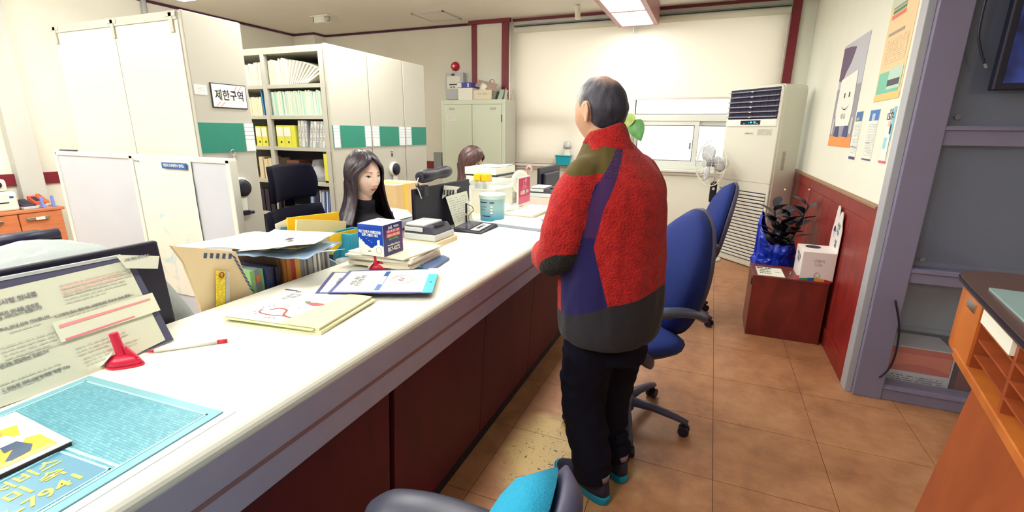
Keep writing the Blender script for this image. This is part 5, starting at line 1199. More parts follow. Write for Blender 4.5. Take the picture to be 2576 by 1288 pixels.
for pix in ([(150, 722), (300, 682), (303, 688), (152, 729)], [(154, 734), (304, 694), (304, 702), (156, 742)]): sheet_poly('pink_marker', pix, mat('marker_pale', (232, 196, 176), .5), .0022, .0002)
sl = sheet_poly('cut_strip', [(130, 812), (383, 736), (404, 780), (155, 862)], mat('strip_paper', (226, 228, 206), .4), .006)
sheet_poly('pink_marker', [(148, 818), (377, 750), (379, 754), (150, 826)], PINKINK, .0068, .0002); sheet_poly('pink_marker', [(164, 852), (338, 794), (340, 797), (166, 857)], mat('marker_deep', (232, 130, 140), .5), .0068, .0002)
lines(nb, 150, 835, 2, .19, .008, FINE)
sheet_poly('address_sticker', [(290, 641), (401, 644), (397, 676), (318, 675)], mat('sticker_ivory', (216, 218, 200), .3), .012)
text('사업 제안 안내 접수', .0075, MIDP, nb, Ts(345, 648, .0135), world=True, bold=.01)
# ------------------------------------------------------------------ middle of the counter
def slab(n, pix, z, th, m, par=None, world=True, **k):
    pts = [PZ(u, v, z) for u, v in pix]
    if (pts[1]-pts[0]).cross(pts[2]-pts[0]).z < 0: pts = pts[::-1]
    q = len(pts)
    mb = MB().add(pts+[p-Vector((0, 0, th)) for p in pts], [tuple(range(q)), tuple(range(2*q-1, q-1, -1))]+[((i+1) % q, i, q+i, q+(i+1) % q) for i in range(q)])
    return part(n, mb, m, par, world=True, **k) if par else solo(n, mb, m, **k)
def rslab(n, c, w, d, a, z0, z1, m, par=None, **k):
    mb = MB().prism(rect(w, d), z0, z1, Matrix.Translation((c[0], c[1], 0)) @ Matrix.Rotation(a, 4, 'Z'))
    return part(n, mb, m, par, world=True, **k) if par else solo(n, mb, m, **k)
# pile of booklets with the tree cover
mg_c = (-1.16, 1.045)
for k, (w, d, a, dx, dy, th, lab, m) in enumerate(((.335, .285, .16, .0, -.004, .006, 'lowest cream booklet of the pile with the tree cover', 'cream'), (.325, .28, .11, .012, .004, .006, 'second cream booklet of the pile with the tree cover', 'olive'))):
    rslab('booklet', (mg_c[0]+dx, mg_c[1]+dy), w, d, a, Zc+k*.0062, Zc+k*.0062+th, mat('booklet_'+m, (232, 230, 196) if k == 0 else (222, 220, 176), .5), label=lab, cat='booklet', group='pile of tree-cover booklets')
bt = thing('booklet', 'top booklet of the pile, tree drawing and red bird on a white cover', 'booklet', (mg_c[0], mg_c[1], Zc+.0125), .13, 'pile of tree-cover booklets')
part('pages', MB().prism(rect(.325, .275), 0, .006), mat('page_edge', (236, 234, 214), .6), bt)
part('cover', MB().prism([(-.165, -.14), (.06, -.14), (.06, .14), (-.165, .14)], .006, .0072), mat('booklet_white', (240, 240, 228), .4), bt)
part('kraft_wrap', MB().prism([(.03, -.14), (.165, -.14), (.165, .139), (.075, .139)], .0072, .0085), mat('kraft_olive', (222, 212, 156), .6, var=.06, vs=20, stretch=(1, 12, 1)), bt)
part('lower_leaf', MB().prism([(-.165, -.152), (.15, -.152), (.15, -.13), (-.165, -.13)], .0035, .0045), mat('leaf_green', (206, 212, 150), .5), bt)
BROWN = mat('print_brown', (150, 70, 60), .5)
part('tree_print', MB().tube(catmull([(.05, -.10, .0076), (.0, -.085, .0076), (-.02, -.05, .0076), (-.05, -.04, .0076), (-.075, -.06, .0076)], 5), [(.004, .0004)]*21, 6).tube(catmull([(.01, -.09, .0076), (-.05, -.095, .0076), (-.09, -.085, .0076), (-.10, -.06, .0076)], 5), [(.003, .0004)]*16, 6), BROWN, bt)
for k in range(14):
    a = random.uniform(0, 6.28); x, y = -.035+.075*cos(a), -.065+.045*sin(a)
    if x < .02: part('leaf_print', MB().prism([(0, 0), (.005, .002), (.010, 0), (.005, -.002)], .0073, .0078, Matrix.Translation((x, y, 0)) @ Matrix.Rotation(a, 4, 'Z')), DARKP, bt)
part('bird_print', MB().prism([(-.035, 0), (-.02, .008), (.0, .012), (.028, .010), (.034, .002), (.02, -.008), (-.005, -.012), (-.02, -.006)], .0086, .0090, Matrix.Translation((.03, .02, 0))), REDINK, bt)
part('bird_head', MB().prism(circ(.011, 12, .007), .0086, .0092, Matrix.Translation((-.006, .03, 0))), GREENINK, bt)
text('시산이 내\n미소', .022, MIDP, bt, Matrix.Translation((-.09, .07, .0078)) @ Matrix.Rotation(pi/2, 4, 'Z'), bold=.01)
part('blue_tag', MB().prism(rect(.05, .008), .0072, .0078, Matrix.Translation((-.14, .115, 0))), NAVYINK, bt)
# laminated cards on a thick green-edged notebook
gn = thing('green_notebook', 'thick notebook with crumpled green page corners under the cards', 'notebook', (-1.07, 1.37, Zc), .42)
part('pages', MB().prism(rect(.27, .15), .0015, .018), mat('page_mint', (226, 232, 206), .6), gn, bevel=.002)
part('corner_leaves', crumple(.128, -.06, .002, .022, .035, .02, 8, 12), mat('leaf_edge_green', (150, 180, 120), .6), gn)
part('cover', MB().prism(rect(.272, .152), .018, .0195), PAPER, gn)
def card(lab, pix, z, tealend):
    P4 = [PZ(u, v, z) for u, v in pix]          # near-left, near-right, far-right, far-left
    t = thing('laminated_card', lab, 'card', tuple((P4[0]+P4[2])/2), 0, 'laminated cards on the counter')
    def q(s, r, l): a = P4[0].lerp(P4[1], s); b = P4[3].lerp(P4[2], s); return a.lerp(b, r)+Vector((0, 0, l))
    def quad(n, s0, s1, r0, r1, m, l): return part(n, MB().add([q(s0, r0, l), q(s1, r0, l), q(s1, r1, l), q(s0, r1, l)], [(0, 1, 2, 3)]), m, t, world=True)
    c = [q(s, r, 0) for s, r in ((0, 0), (1, 0), (1, 1), (0, 1))]; b = [p-Vector((0, 0, .0015)) for p in c]
    part('board', MB().add(c+b, [(0, 1, 2, 3), (7, 6, 5, 4), (1, 0, 4, 5), (2, 1, 5, 6), (3, 2, 6, 7), (0, 3, 7, 4)]), mat('card_navy', (70, 74, 140), .3), t, world=True)
    quad('white_field', .04, .90 if tealend else .97, .04, .95, mat('card_white', (240, 241, 230), .25), .0006)
    if tealend: quad('teal_end', .90, 1, 0, .74, mat('card_teal', (70, 196, 196), .3), .0012); quad('white_end', .88, 1.0, .74, 1.0, mat('card_white', (240, 241, 230), .25), .0013)
    x = (P4[3]-P4[0]).normalized(); y = (P4[0]-P4[1]).normalized()
    return t, q, quad, x, y
t, q, quad, ex, ey = card('lower laminated card with navy border, mostly covered by another card', ((792, 738), (1040, 738), (1060, 686), (836, 684)), Zc+.021, False)
text('산업시대', .018, MIDP, t, basis(q(.16, .55, .0012), ex, ey), world=True, bold=.02)
t, q, quad, ex, ey = card('upper laminated card with navy border, red ring and turquoise end', ((823, 737), (1087, 737), (1106, 675), (878, 681)), Zc+.0255, True)
text('안내도 제시\n한 명 산업 주의', .020, MIDP, t, basis(q(.20, .5, .0014), ex, ey), world=True, bold=.02)
quad('blue_bar', .425, .475, .10, .90, BLUEINK, .0012); quad('bar_gap', .43, .47, .32, .66, WHITEINK, .0015)
cc = q(.64, .52, .0016); part('red_ring', MB().tube([cc+ex*.050*cos(2*pi*i/28)+ey*.040*sin(2*pi*i/28) for i in range(28)], [(.004, .0006)]*28, 5, closed=True), mat('ring_pink', (236, 180, 172), .5), t, world=True)
part('squiggle', MB().tube(catmull([cc-ex*.02-ey*.01, cc-ex*.005+ey*.012, cc+ex*.008-ey*.008, cc+ex*.022+ey*.008], 5), [(.0028, .0006)]*16, 5), mat('squiggle_plum', (140, 100, 110), .5), t, world=True)
for s, r in ((.56, .22), (.60, .18), (.66, .15), (.74, .2), (.86, .5), (.87, .35)): quad('fine_line', s, s+.012, r, r+.14, FINE, .0012)
part('eyelet', MB().prism(circ(.006, 12), 0, .001, Matrix.Translation(q(.95, .40, .0014))), GREYP, t, world=True)
slab('colour_leaflet', [(985, 676), (1066, 670), (1068, 662), (990, 668)], Zc+.012, .004, TEALINK, label='turquoise and pink leaflet edge showing behind the laminated cards', cat='leaflet')

# paper pile with the tissue box, blue ring notebook at its foot
slab('ring_notebook', [(1070, 676), (1085, 678), (1131, 648), (1118, 642), (1000, 640)], Zc+.012, .012, mat('notebook_blue', (70, 96, 140), .45, var=.1, vs=30), label='blue spiral notebook at the bottom of the paper pile', cat='notebook', bevel=.002)
pc_ = (-1.245, 1.655); zz = Zc+.013
for k, (w, d, a, dx, dy, th) in enumerate(((.30, .27, .06, 0, 0, .014), (.30, .26, .02, -.004, .004, .012), (.295, .265, .10, .003, -.003, .010), (.31, .26, .17, -.012, -.006, .009), (.30, .27, -.06, .004, .0, .005))):
    rslab('paper_pile', (pc_[0]+dx, pc_[1]+dy), w, d, a, zz, zz+th, [mat('pile_cream', (232, 226, 204), .7), mat('pile_white', (240, 238, 226), .7), mat('pile_buff', (226, 212, 184), .7)][(k*2) % 3],
          label=('lowest', 'second', 'third', 'fourth', 'topmost')[k]+' wad of paper in the pile under the tissue box', cat='paper', group='paper pile under the tissue box')
    zz += th+.0004
tz = zz
tx0_, tx1_, ty0_, ty1_ = -1.315, -1.19, 1.502, 1.635; th_ = .132
TBL = mat('tissue_blue', (12, 64, 170), .3); TNV = mat('tissue_navy', (28, 38, 120), .3)
tb = thing('tissue_box', 'blue and white cube tissue box with the number 857-4272', 'tissue box', ((tx0_+tx1_)/2, (ty0_+ty1_)/2, tz))
part('carton', MB().box(tx0_, tx1_, ty0_, ty1_, tz, tz+th_), mat('tissue_white', (238, 240, 228), .35), tb, world=True, bevel=.0015)
part('navy_side', MB().box(tx1_-.0005, tx1_+.0006, ty0_+.002, ty1_-.002, tz+.001, tz+th_-.001), TNV, tb, world=True)
part('magenta_edge', MB().box(tx1_+.0004, tx1_+.001, ty1_-.005, ty1_-.002, tz+.001, tz+th_-.001), mat('edge_magenta', (190, 50, 140), .4), tb, world=True)
random.seed(11)
sky = [(0, .046), (.006, .062), (.008, .062), (.012, .05), (.018, .056), (.021, .046), (.028, .044), (.034, .034), (.045, .032), (.047, .025), (.052, .029), (.056, .024), (.062, .021), (.07, .022), (.078, .028), (.083, .034), (.086, .03), (.091, .036), (.0945, .036), (.0945, .056), (.108, .060), (.108, .036), (.115, .038), (.119, .034), (.125, .032)]
sc_w = (tx1_-tx0_)
part('blue_front', MB().add([(tx0_+x*sc_w/.125, ty0_-.0006, tz+z+.012) for x, z in sky]+[(tx1_, ty0_-.0006, tz+th_-.001), (tx0_, ty0_-.0006, tz+th_-.001)], [tuple(range(len(sky)+2))]), TBL, tb, world=True)
Tf_ = lambda x, z: basis((tx0_+x, ty0_-.0012, tz+z), (1, 0, 0), (0, 0, 1)); Tr_ = lambda y, z: basis((tx1_+.0012, ty0_+y, tz+z), (0, 1, 0), (0, 0, 1))
text('익산 현재가 브랜드타운\n오투 그란드 시대', .0135, WHITEINK, tb, Tf_(.06, .093), bold=.03, world=True, sx=.86)
for x, z in ((.042, .071), (.055, .064), (.067, .058)): part('bird', MB().prism([(-.004, .001), (0, -.0015), (.004, .001), (0, .0006)], 0, .0004, Tf_(x, z)), WHITEINK, tb, world=True)
part('stamp_ring', MB().tube([Tf_(.102, .026) @ Vector((.014*cos(2*pi*i/24), .014*sin(2*pi*i/24), 0)) for i in range(24)], .0006, 5, closed=True), GREYINK, tb, world=True)
text('joiL', .010, GREYINK, tb, Tf_(.055, .020), world=True)
text('joiL', .019, WHITEINK, tb, Tr_(.05, .116), bold=.02, world=True); text('제일건설', .0095, WHITEINK, tb, Tr_(.088, .1165), bold=.02, world=True)
for k, (m, s, c_) in enumerate(((mat('bar_magenta', (200, 40, 120), .4), '익산 3차 오투그란드', WHITEINK), (mat('bar_orange', (226, 100, 60), .4), '산업도로 오투그란드', WHITEINK), (None, '이리산 더 테라스', mat('print_lime', (120, 190, 120), .4)))):
    z = .099-k*.0165
    if m: part('colour_bar', MB().box(-.047, .047, -.0076, .0076, -.0003, .0, 0, Tr_(.068, z)), m, tb, world=True)
    text(s, .0115, c_, tb, Tr_(.068, z), bold=.02, world=True, sx=.85)
text('www.500seedCity.com', .0105, WHITEINK, tb, Tr_(.068, .043), bold=.02, world=True, sx=.85)
text('857-4272', .024, WHITEINK, tb, Tr_(.068, .024), bold=.025, world=True, sx=.9)
part('tear_line', MB().box(tx0_+.03, tx1_-.03, ty0_+.04, ty0_+.042, tz+th_, tz+th_+.0006).box(tx0_+.03, tx1_-.02, ty1_-.035, ty1_-.0335, tz+th_, tz+th_+.0006), GREYINK, tb, world=True)
part('slot', MB().prism([(-.008, 0), (0, .003), (.008, .001), (.0, -.003)], 0, .0008, Matrix.Translation((tx0_+.035, ty1_-.04, tz+th_))), DARKP, tb, world=True)

# passbook scanners
def scanner(lab, c, z, rz=0.):
    t = thing('document_scanner', lab, 'scanner', (c[0], c[1], z), rz, 'grey document scanners')
    part('base', MB().box(-.095, .095, -.095, .095, 0, .034), LGREY, t, bevel=.006)
    part('dark_body', MB().add([(-.092, -.092, .034), (.092, -.092, .034), (.092, .092, .034), (-.092, .092, .034), (-.085, -.085, .068), (.06, -.085, .075), (.06, .085, .075), (-.085, .085, .068)], [(3, 2, 1, 0), (4, 5, 6, 7), (0, 1, 5, 4), (1, 2, 6, 5), (2, 3, 7, 6), (3, 0, 4, 7)]), DARKP, t, bevel=.004)
    part('lid', MB().prism(rect(.125, .17, .015), .068, .083, Matrix.Translation((-.03, 0, 0))), LGREY, t, bevel=.006)
    part('screen_window', MB().box(.045, .075, -.05, .05, .0705, .0765), BLACKP, t, bevel=.002)
    part('side_strip', MB().box(-.088, .02, -.0965, -.088, .045, .066), LGREY, t, bevel=.003)
    return t
rslab('beige_pad', (-1.325, 2.055), .22, .20, 0., Zc, Zc+.026, BEIGE, label='beige paper pad under the near document scanner', cat='pad', bevel=.001)
scanner('grey document scanner on a beige pad beside the tissue box', (-1.325, 2.055), Zc+.0265)

# yellowish form, black signature pad with stylus, folder with sheets
fs = slab('flat_form', [(1183, 610), (1292, 624), (1320, 603), (1220, 593)], Zc+.0012, .0012, page('form_print', (238, 232, 204), (206, 196, 168), 12, 26., .5, .1, (0, 1)), label='cream printed form lying flat on the counter before the man', cat='form')
sg_ = thing('signature_pad', 'black electronic signature pad with stylus and white label', 'signature pad', (-1.265, 2.455, Zc))
part('body', MB().add([(-1.37, 2.33, Zc), (-1.16, 2.33, Zc), (-1.16, 2.575, Zc), (-1.37, 2.575, Zc), (-1.36, 2.34, Zc+.016), (-1.17, 2.34, Zc+.010), (-1.17, 2.565, Zc+.022), (-1.36, 2.565, Zc+.026)], [(3, 2, 1, 0), (4, 5, 6, 7), (0, 1, 5, 4), (1, 2, 6, 5), (2, 3, 7, 6), (3, 0, 4, 7)]), BLACKP, sg_, world=True, bevel=.006)
part('pad_screen', MB().add([(-1.345, 2.37, Zc+.0182), (-1.26, 2.37, Zc+.0158), (-1.26, 2.55, Zc+.0248), (-1.345, 2.55, Zc+.0268)], [(0, 1, 2, 3)]), mat('pad_glass', (60, 62, 84), .12), sg_, world=True)
part('label', MB().add([(-1.245, 2.36, Zc+.0153), (-1.19, 2.36, Zc+.0135), (-1.19, 2.53, Zc+.0225), (-1.245, 2.53, Zc+.0244)], [(0, 1, 2, 3)]), mat('pad_label', (206, 206, 194), .5), sg_, world=True)
text('제시한 명', .024, BLACKINK, sg_, basis((-1.2165, 2.445, Zc+.0206), (0, 1, .055), (-1, 0, .02)), bold=.02, world=True)
part('stylus', MB().tube([(-1.385, 2.575, Zc), (-1.385, 2.575, Zc+.13)], .0065, 10), BLACKP, sg_, world=True)
part('stylus_band', MB().tube([(-1.385, 2.575, Zc+.055), (-1.385, 2.575, Zc+.068)], .0072, 10), ORANGEINK, sg_, world=True)
part('cord', MB().tube(catmull([(-1.385, 2.575, Zc+.125), (-1.36, 2.60, Zc+.11), (-1.355, 2.61, Zc+.08), (-1.38, 2.60, Zc+.05), (-1.37, 2.59, Zc+.01), (-1.34, 2.58, Zc+.02)], 6), .002, 5), BLACKP, sg_, world=True)
fo = thing('open_folder', 'dark folder with white sheets lying before the standing man', 'folder', (-1.07, 2.72, Zc))
part('cover', MB().prism([(-1.25, 2.60), (-.882, 2.545), (-.875, 2.68), (-1.0, 2.93), (-1.30, 2.96)], Zc, Zc+.004), mat('folder_slate', (120, 130, 150), .4), fo, world=True, bevel=.001)
part('sheet', MB().prism([(-1.25, 2.64), (-.90, 2.60), (-.89, 2.70), (-1.02, 2.92), (-1.28, 2.95)], Zc+.004, Zc+.008), page('sheet_print', (240, 240, 228), (210, 210, 200), 16, 30., .4, .1, (0, 1)), fo, world=True)

# far part of the counter: wet-wipe tub, white drawer box, pink sign on papers, round sign, second scanner
tu = thing('wipes_tub', 'round light blue wet-wipes tub with a pale lid', 'tub', (-1.305, 2.79, Zc))
Tt = Matrix.Translation((-1.305, 2.79, Zc))
def tubmat():
    m, nt, N, L, b = nodes('tub_gradient'); tc = N.new('ShaderNodeTexCoord'); sp_ = N.new('ShaderNodeSeparateXYZ'); L.new(tc.outputs['Generated'], sp_.inputs[0])
    cr = N.new('ShaderNodeValToRGB'); e = cr.color_ramp.elements; e[0].position, e[0].color = .05, rgb((60, 160, 200)); e[1].position, e[1].color = .55, rgb((160, 204, 208)); L.new(sp_.outputs[2], cr.inputs[0]); L.new(cr.outputs[0], b.inputs['Base Color']); b.inputs['Roughness'].default_value = .3; return m
part('body', MB().lathe([(0, 0), (.078, 0), (.080, .004), (.083, .145), (0, .145)], 36, Tt), tubmat(), tu, world=True, smooth=False)
part('lid', MB().lathe([(0, .142), (.087, .142), (.088, .165), (.084, .172), (.05, .174), (.045, .168), (0, .168)], 36, Tt), mat('tub_lid', (206, 226, 222), .35), tu, world=True)
for k, (a0, a1, z, m) in enumerate(((-2.3, -1.55, .118, NAVYINK), (-1.35, -1.0, .118, NAVYINK), (-1.3, -1.1, .09, WHITEINK), (-1.3, -1.1, .07, WHITEINK), (-1.3, -1.1, .05, WHITEINK), (-2.0, -1.3, .03, NAVYINK), (-2.2, -1.6, .09, mat('tub_print', (110, 150, 180), .5)), (-2.2, -1.7, .07, mat('tub_print', (110, 150, 180), .5)))):
    h = .007 if m != WHITEINK else .012
    P = [[Tt @ Vector((.0845*cos(a0+(a1-a0)*i/8), .0845*sin(a0+(a1-a0)*i/8), z+q_)) for q_ in (0, h)] for i in range(9)]
    part('print_mark', MB().grid(P), m, tu, world=True)
dw = thing('drawer_box', 'white desktop drawer box with clear acrylic rim behind the tub', 'drawer box', (-1.42, 3.12, Zc))
part('body', MB().box(-1.56, -1.365, 2.97, 3.28, Zc+.0005, Zc+.17), mat('drawer_white', (226, 226, 212), .5), dw, world=True, bevel=.004)
part('acrylic_rim', MB().box(-1.56, -1.555, 2.96, 3.29, Zc+.17, Zc+.225).box(-1.365, -1.36, 2.96, 3.29, Zc+.17, Zc+.225).box(-1.56, -1.36, 2.96, 2.965, Zc+.17, Zc+.225).box(-1.56, -1.36, 3.285, 3.29, Zc+.17, Zc+.225), mat('acrylic', (232, 238, 236), .05, alpha=.35), dw, world=True)
part('drawer_knob', MB().lathe([(0, 0), (.008, 0), (.01, .012), (0, .014)], 12, basis((-1.46, 2.97, Zc+.13), (1, 0, 0), (0, 0, 1))), CHROME, dw, world=True)
for k, x in enumerate((-1.52, -1.46)):
    st = thing('yellow_stamp', ('left', 'right')[k]+' yellow self-inking stamp standing on the white drawer box', 'stamp', (x, 3.02, Zc+.17), 0, 'yellow stamps')
    part('cap', MB().box(x-.027, x+.027, 2.99, 3.06, Zc+.225, Zc+.275), YELLOWO, st, world=True, bevel=.006)
    part('legs', MB().box(x-.026, x-.018, 2.995, 3.055, Zc+.171, Zc+.226).box(x+.018, x+.026, 2.995, 3.055, Zc+.171, Zc+.226), LGREY, st, world=True)
    part('die', MB().box(x-.018, x+.018, 3.0, 3.05, Zc+.175, Zc+.2), DARKP, st, world=True)
zz = Zc
for k, (dx, a, th) in enumerate(((0, .02, .014), (.006, -.03, .012))):
    rslab('buff_paper', (-1.21+dx, 3.14), .29, .44, a, zz, zz+th, (BEIGE, PAPER)[k], label=('buff', 'white')[k]+' pile of papers under the pink stand-up sign', cat='paper', group='papers under the pink sign'); zz += th+.0004
crp = solo('crumpled_receipts', crumple(-1.31, 3.02, zz, .055, .06, .05, 21, 14), PAPER, 'crumpled white receipts beside the pink sign', 'paper')
ps = thing('pink_sign', 'pink stand-up card sign in an acrylic holder on the papers', 'sign', (-1.235, 3.19, zz))
part('holder', MB().box(-1.242, -1.234, 3.07, 3.31, zz, zz+.225), mat('sign_white', (238, 238, 230), .4), ps, world=True, bevel=.001)
part('pink_field', MB().box(-1.2345, -1.2332, 3.078, 3.302, zz+.035, zz+.218), mat('sign_pink', (206, 30, 92), .4), ps, world=True)
part('pale_field', MB().box(-1.2335, -1.2328, 3.085, 3.295, zz+.036, zz+.085), mat('sign_rose', (220, 90, 130), .4), ps, world=True)
TS_ = lambda y, z: basis((-1.2322, y, zz+z), (0, 1, 0), (0, 0, 1))
text('교통카드', .030, mat('sign_blush', (240, 180, 196), .4), ps, TS_(3.19, .145), world=True); text('시대의 가주', .034, WHITEINK, ps, TS_(3.19, .112), bold=.03, world=True)
part('card_icon', MB().tube([TS_(3.185, .178) @ Vector((x, y, 0)) for x, y in rect(.04, .034)], .002, 5, closed=True).tube([TS_(3.19, .178) @ Vector(p) for p in ((.01, .018, 0), (.03, .034, 0), (.036, .006, 0), (.018, -.006, 0))], .002, 5), mat('sign_blush', (240, 180, 196), .4), ps, world=True)
part('logo_line', MB().box(-1.2335, -1.2328, 3.10, 3.16, zz+.018, zz+.022), NAVYINK, ps, world=True)
rs = thing('round_sign', 'round white plastic window sign standing behind the pink sign', 'sign', (-1.40, 3.52, Zc))
Tn2 = basis((-1.40, 3.52, Zc+.175), (.75, .66, 0), (0, 0, 1))
part('disc', MB().prism(circ(.075, 32, .095), -.014, .014, Tn2), WHITEP, rs, world=True, bevel=.006)
part('face_ring', MB().prism(circ(.058, 28, .078), .0142, .0152, Tn2), mat('disc_grey', (222, 222, 210), .5), rs, world=True)
text('접수', .045, MIDP, rs, Tn2 @ Matrix.Translation((0, .01, .016)), world=True, bold=.02)
part('foot', MB().box(-.03, .03, -.175, -.09, -.012, .012, 0, Tn2), WHITEP, rs, world=True, bevel=.004)
pk = solo('pink_box', MB().box(-1.33, -1.10, 3.50, 3.72, Zc, Zc+.062), mat('box_pink', (240, 190, 184), .5), 'pink box under the far document scanner', 'box', bevel=.004)
scanner('second grey document scanner standing on a pink box by the man', (-1.215, 3.60), Zc+.0625)
m3 = thing('monitor', 'far black monitor just left of the man’s shoulder'.replace('’', "'"), 'monitor', (-1.5, 4.3, Zc))
monitor(m3, -1.40, 3.98, 4.60, .90, 1.135, .0, Zc)
part('rear_bulge', MB().box(-1.40, -1.37, 4.06, 4.5, .93, 1.08), BLACKP, m3, world=True, bevel=.012)
uh = thing('umbrella', 'pink umbrella handle hooked up behind the far monitor', 'umbrella', (-1.5, 3.92, .74))
part('shaft', MB().tube([(-1.5, 3.92, .742), (-1.5, 3.92, 1.12)], .008, 8), mat('umbrella_pink', (216, 160, 160), .5), uh, world=True)
part('crook', MB().tube([(-1.5+.025-.025*cos(a), 3.92, 1.12+.03*sin(a)) for a in [pi*i/10 for i in range(13)]], .010, 8), mat('umbrella_pink', (216, 160, 160), .5), uh, world=True, smooth=True)
# monitor of the young woman, notices on it, cylindrical speaker on a gooseneck
m2 = thing('monitor', 'middle black monitor with a sheet of print leaning on its back', 'monitor', (-1.55, 2.44, .74))
monitor(m2, -1.455, 2.12, 2.755, .845, 1.142, .0)
px0 = -1.445
nt2 = thing('corner_note', 'torn white note with black bars taped on the middle monitor', 'note', (px0, 2.45, 1.05))
part('sheet', MB().add([PX(u, v, px0) for u, v in ((1112, 500), (1117, 466), (1158, 470), (1149, 478), (1150, 496), (1125, 490))], [(0, 5, 4, 3, 2, 1)]), mat('note_white', (232, 232, 222), .5), nt2, world=True, solid=.0008)
for u in (1116, 1124, 1131, 1138): part('bar_print', MB().add([PX(a, b, px0+.002) for a, b in ((u, 478), (u+5, 477), (u+4, 490), (u-1, 491))], [(3, 2, 1, 0)]), BLACKINK, nt2, world=True)
ln = thing('leaning_sheet', 'pale printed sheet leaning against the middle monitor', 'sheet', (-1.4, 2.45, Zc))
part('sheet', MB().add([PX(1146, 572, -1.39), PX(1190, 556, -1.39), PX(1174, 480, -1.435), PX(1121, 495, -1.435)], [(0, 1, 2, 3)]), page('leaning_print', (214, 218, 200), (176, 180, 168), 14, 16., .45, .1, (1, 2)), ln, world=True, solid=.001)
spk = thing('cylinder_speaker', 'black waisted cylinder speaker on a chrome gooseneck above the middle monitor', 'speaker', (-1.42, 2.2, Zc))
a, b = PX(1056, 446, -1.42), PX(1128, 430, -1.44); ax_ = (b-a).normalized()
rad = [.028, .034, .036, .036, .034, .031, .029, .031, .034, .035, .034, .027]
part('body', MB().tube([a.lerp(b, i/11) for i in range(12)], rad, 20), BLACKP, spk, world=True, smooth=True)
part('end_ring', MB().tube([a-ax_*.004, a+ax_*.003], [.024, .026], 18), DARKP, spk, world=True)
part('end_core', MB().tube([a-ax_*.006, a], .012, 14), BLACKP, spk, world=True)
part('gooseneck', MB().tube(catmull([a-ax_*.004, a-ax_*.02+Vector((0, 0, -.01)), PX(1049, 470, -1.42), PX(1053, 480, -1.42), PX(1060, 500, -1.43)], 6), .004, 8), CHROME, spk, world=True, smooth=True)
part('clamp', MB().tube([PX(1049, 464, -1.42), PX(1056, 478, -1.42)], .011, 10), BLACKP, spk, world=True)
part('clamp_foot', MB().box(-1.45, -1.42, 2.17, 2.21, 1.10, 1.16), DARKP, spk, world=True, bevel=.003)

# ------------------------------------------------------------------ things on the inner desks
pb = thing('shipping_carton', 'brown carton with yellow tape standing on the desk behind the middle monitor', 'carton', (-2.15, 2.85, .74))
part('body', MB().box(-2.30, -2.0, 2.70, 3.01, .74, 1.076), CARTON, pb, world=True, bevel=.003)
part('tape', MB().box(-2.0005, -1.9985, 2.79, 2.83, .74, 1.0765).box(-2.30, -2.0, 2.79, 2.83, 1.0755, 1.0775), mat('tape_yellow', (236, 200, 70), .4), pb, world=True)
pr_ = thing('label_printer', 'small pale blue-grey printer on the desk beside the young woman', 'printer', (-1.9, 2.43, .74))
part('body', MB().box(-2.05, -1.77, 2.27, 2.58, .74, .90), mat('printer_bluegrey', (176, 192, 202), .4), pr_, world=True, bevel=.02)
part('lid', MB().prism([(-2.05, .90), (-1.77, .90), (-1.81, .94), (-2.03, .95)][::-1], 2.29, 2.56, TY), mat('printer_pale', (214, 222, 224), .4), pr_, world=True, bevel=.008)
part('paper_slot', MB().box(-1.78, -1.765, 2.32, 2.52, .83, .845), DARKP, pr_, world=True)
# paper tower in front of the far clerk
zz = .7402
LAY = (('white', PAPER, .16), ('pale', mat('tower_grey', (206, 208, 206), .6), .06), ('white', PAPER, .07), ('dark', BLACKP, .014), ('grey', mat('tower_grey', (206, 208, 206), .6), .04), ('white', PAPER, .02), ('black', BLACKP, .012), ('white', PAPER, .055))
for k, (nm, m, th) in enumerate(LAY):
    rslab('paper_tower_layer', (-1.645+random.uniform(-.008, .008), 3.50+random.uniform(-.008, .008)), .275, .36, random.uniform(-.04, .04), zz, zz+th, m,
          label=('bottom', 'second', 'third', 'fourth', 'fifth', 'sixth', 'seventh', 'topmost')[k]+' bundle in the tall paper tower before the far clerk', cat='paper', group='paper tower before the far clerk', bevel=.002); zz += th+.0003
tw = thing('loose_sheet', 'loose white sheet with curled corner on top of the paper tower', 'sheet', (-1.64, 3.5, zz))
part('sheet', MB().grid([[Vector((-1.77+.25*i/8, 3.34+.33*j/8, zz+.003+.02*max(0, (i/8)*(j/8)-.5))) for j in range(9)] for i in range(9)]), PAPER, tw, world=True, smooth=True)
part('clip_wire', MB().tube([(-1.66, 3.36, zz+.004), (-1.65, 3.35, zz+.02), (-1.62, 3.37, zz+.012), (-1.60, 3.36, zz+.022)], .0012, 5).tube([(-1.58, 3.45, zz+.004), (-1.56, 3.46, zz+.022), (-1.55, 3.48, zz+.012)], .0012, 5), BLACKP, tw, world=True)
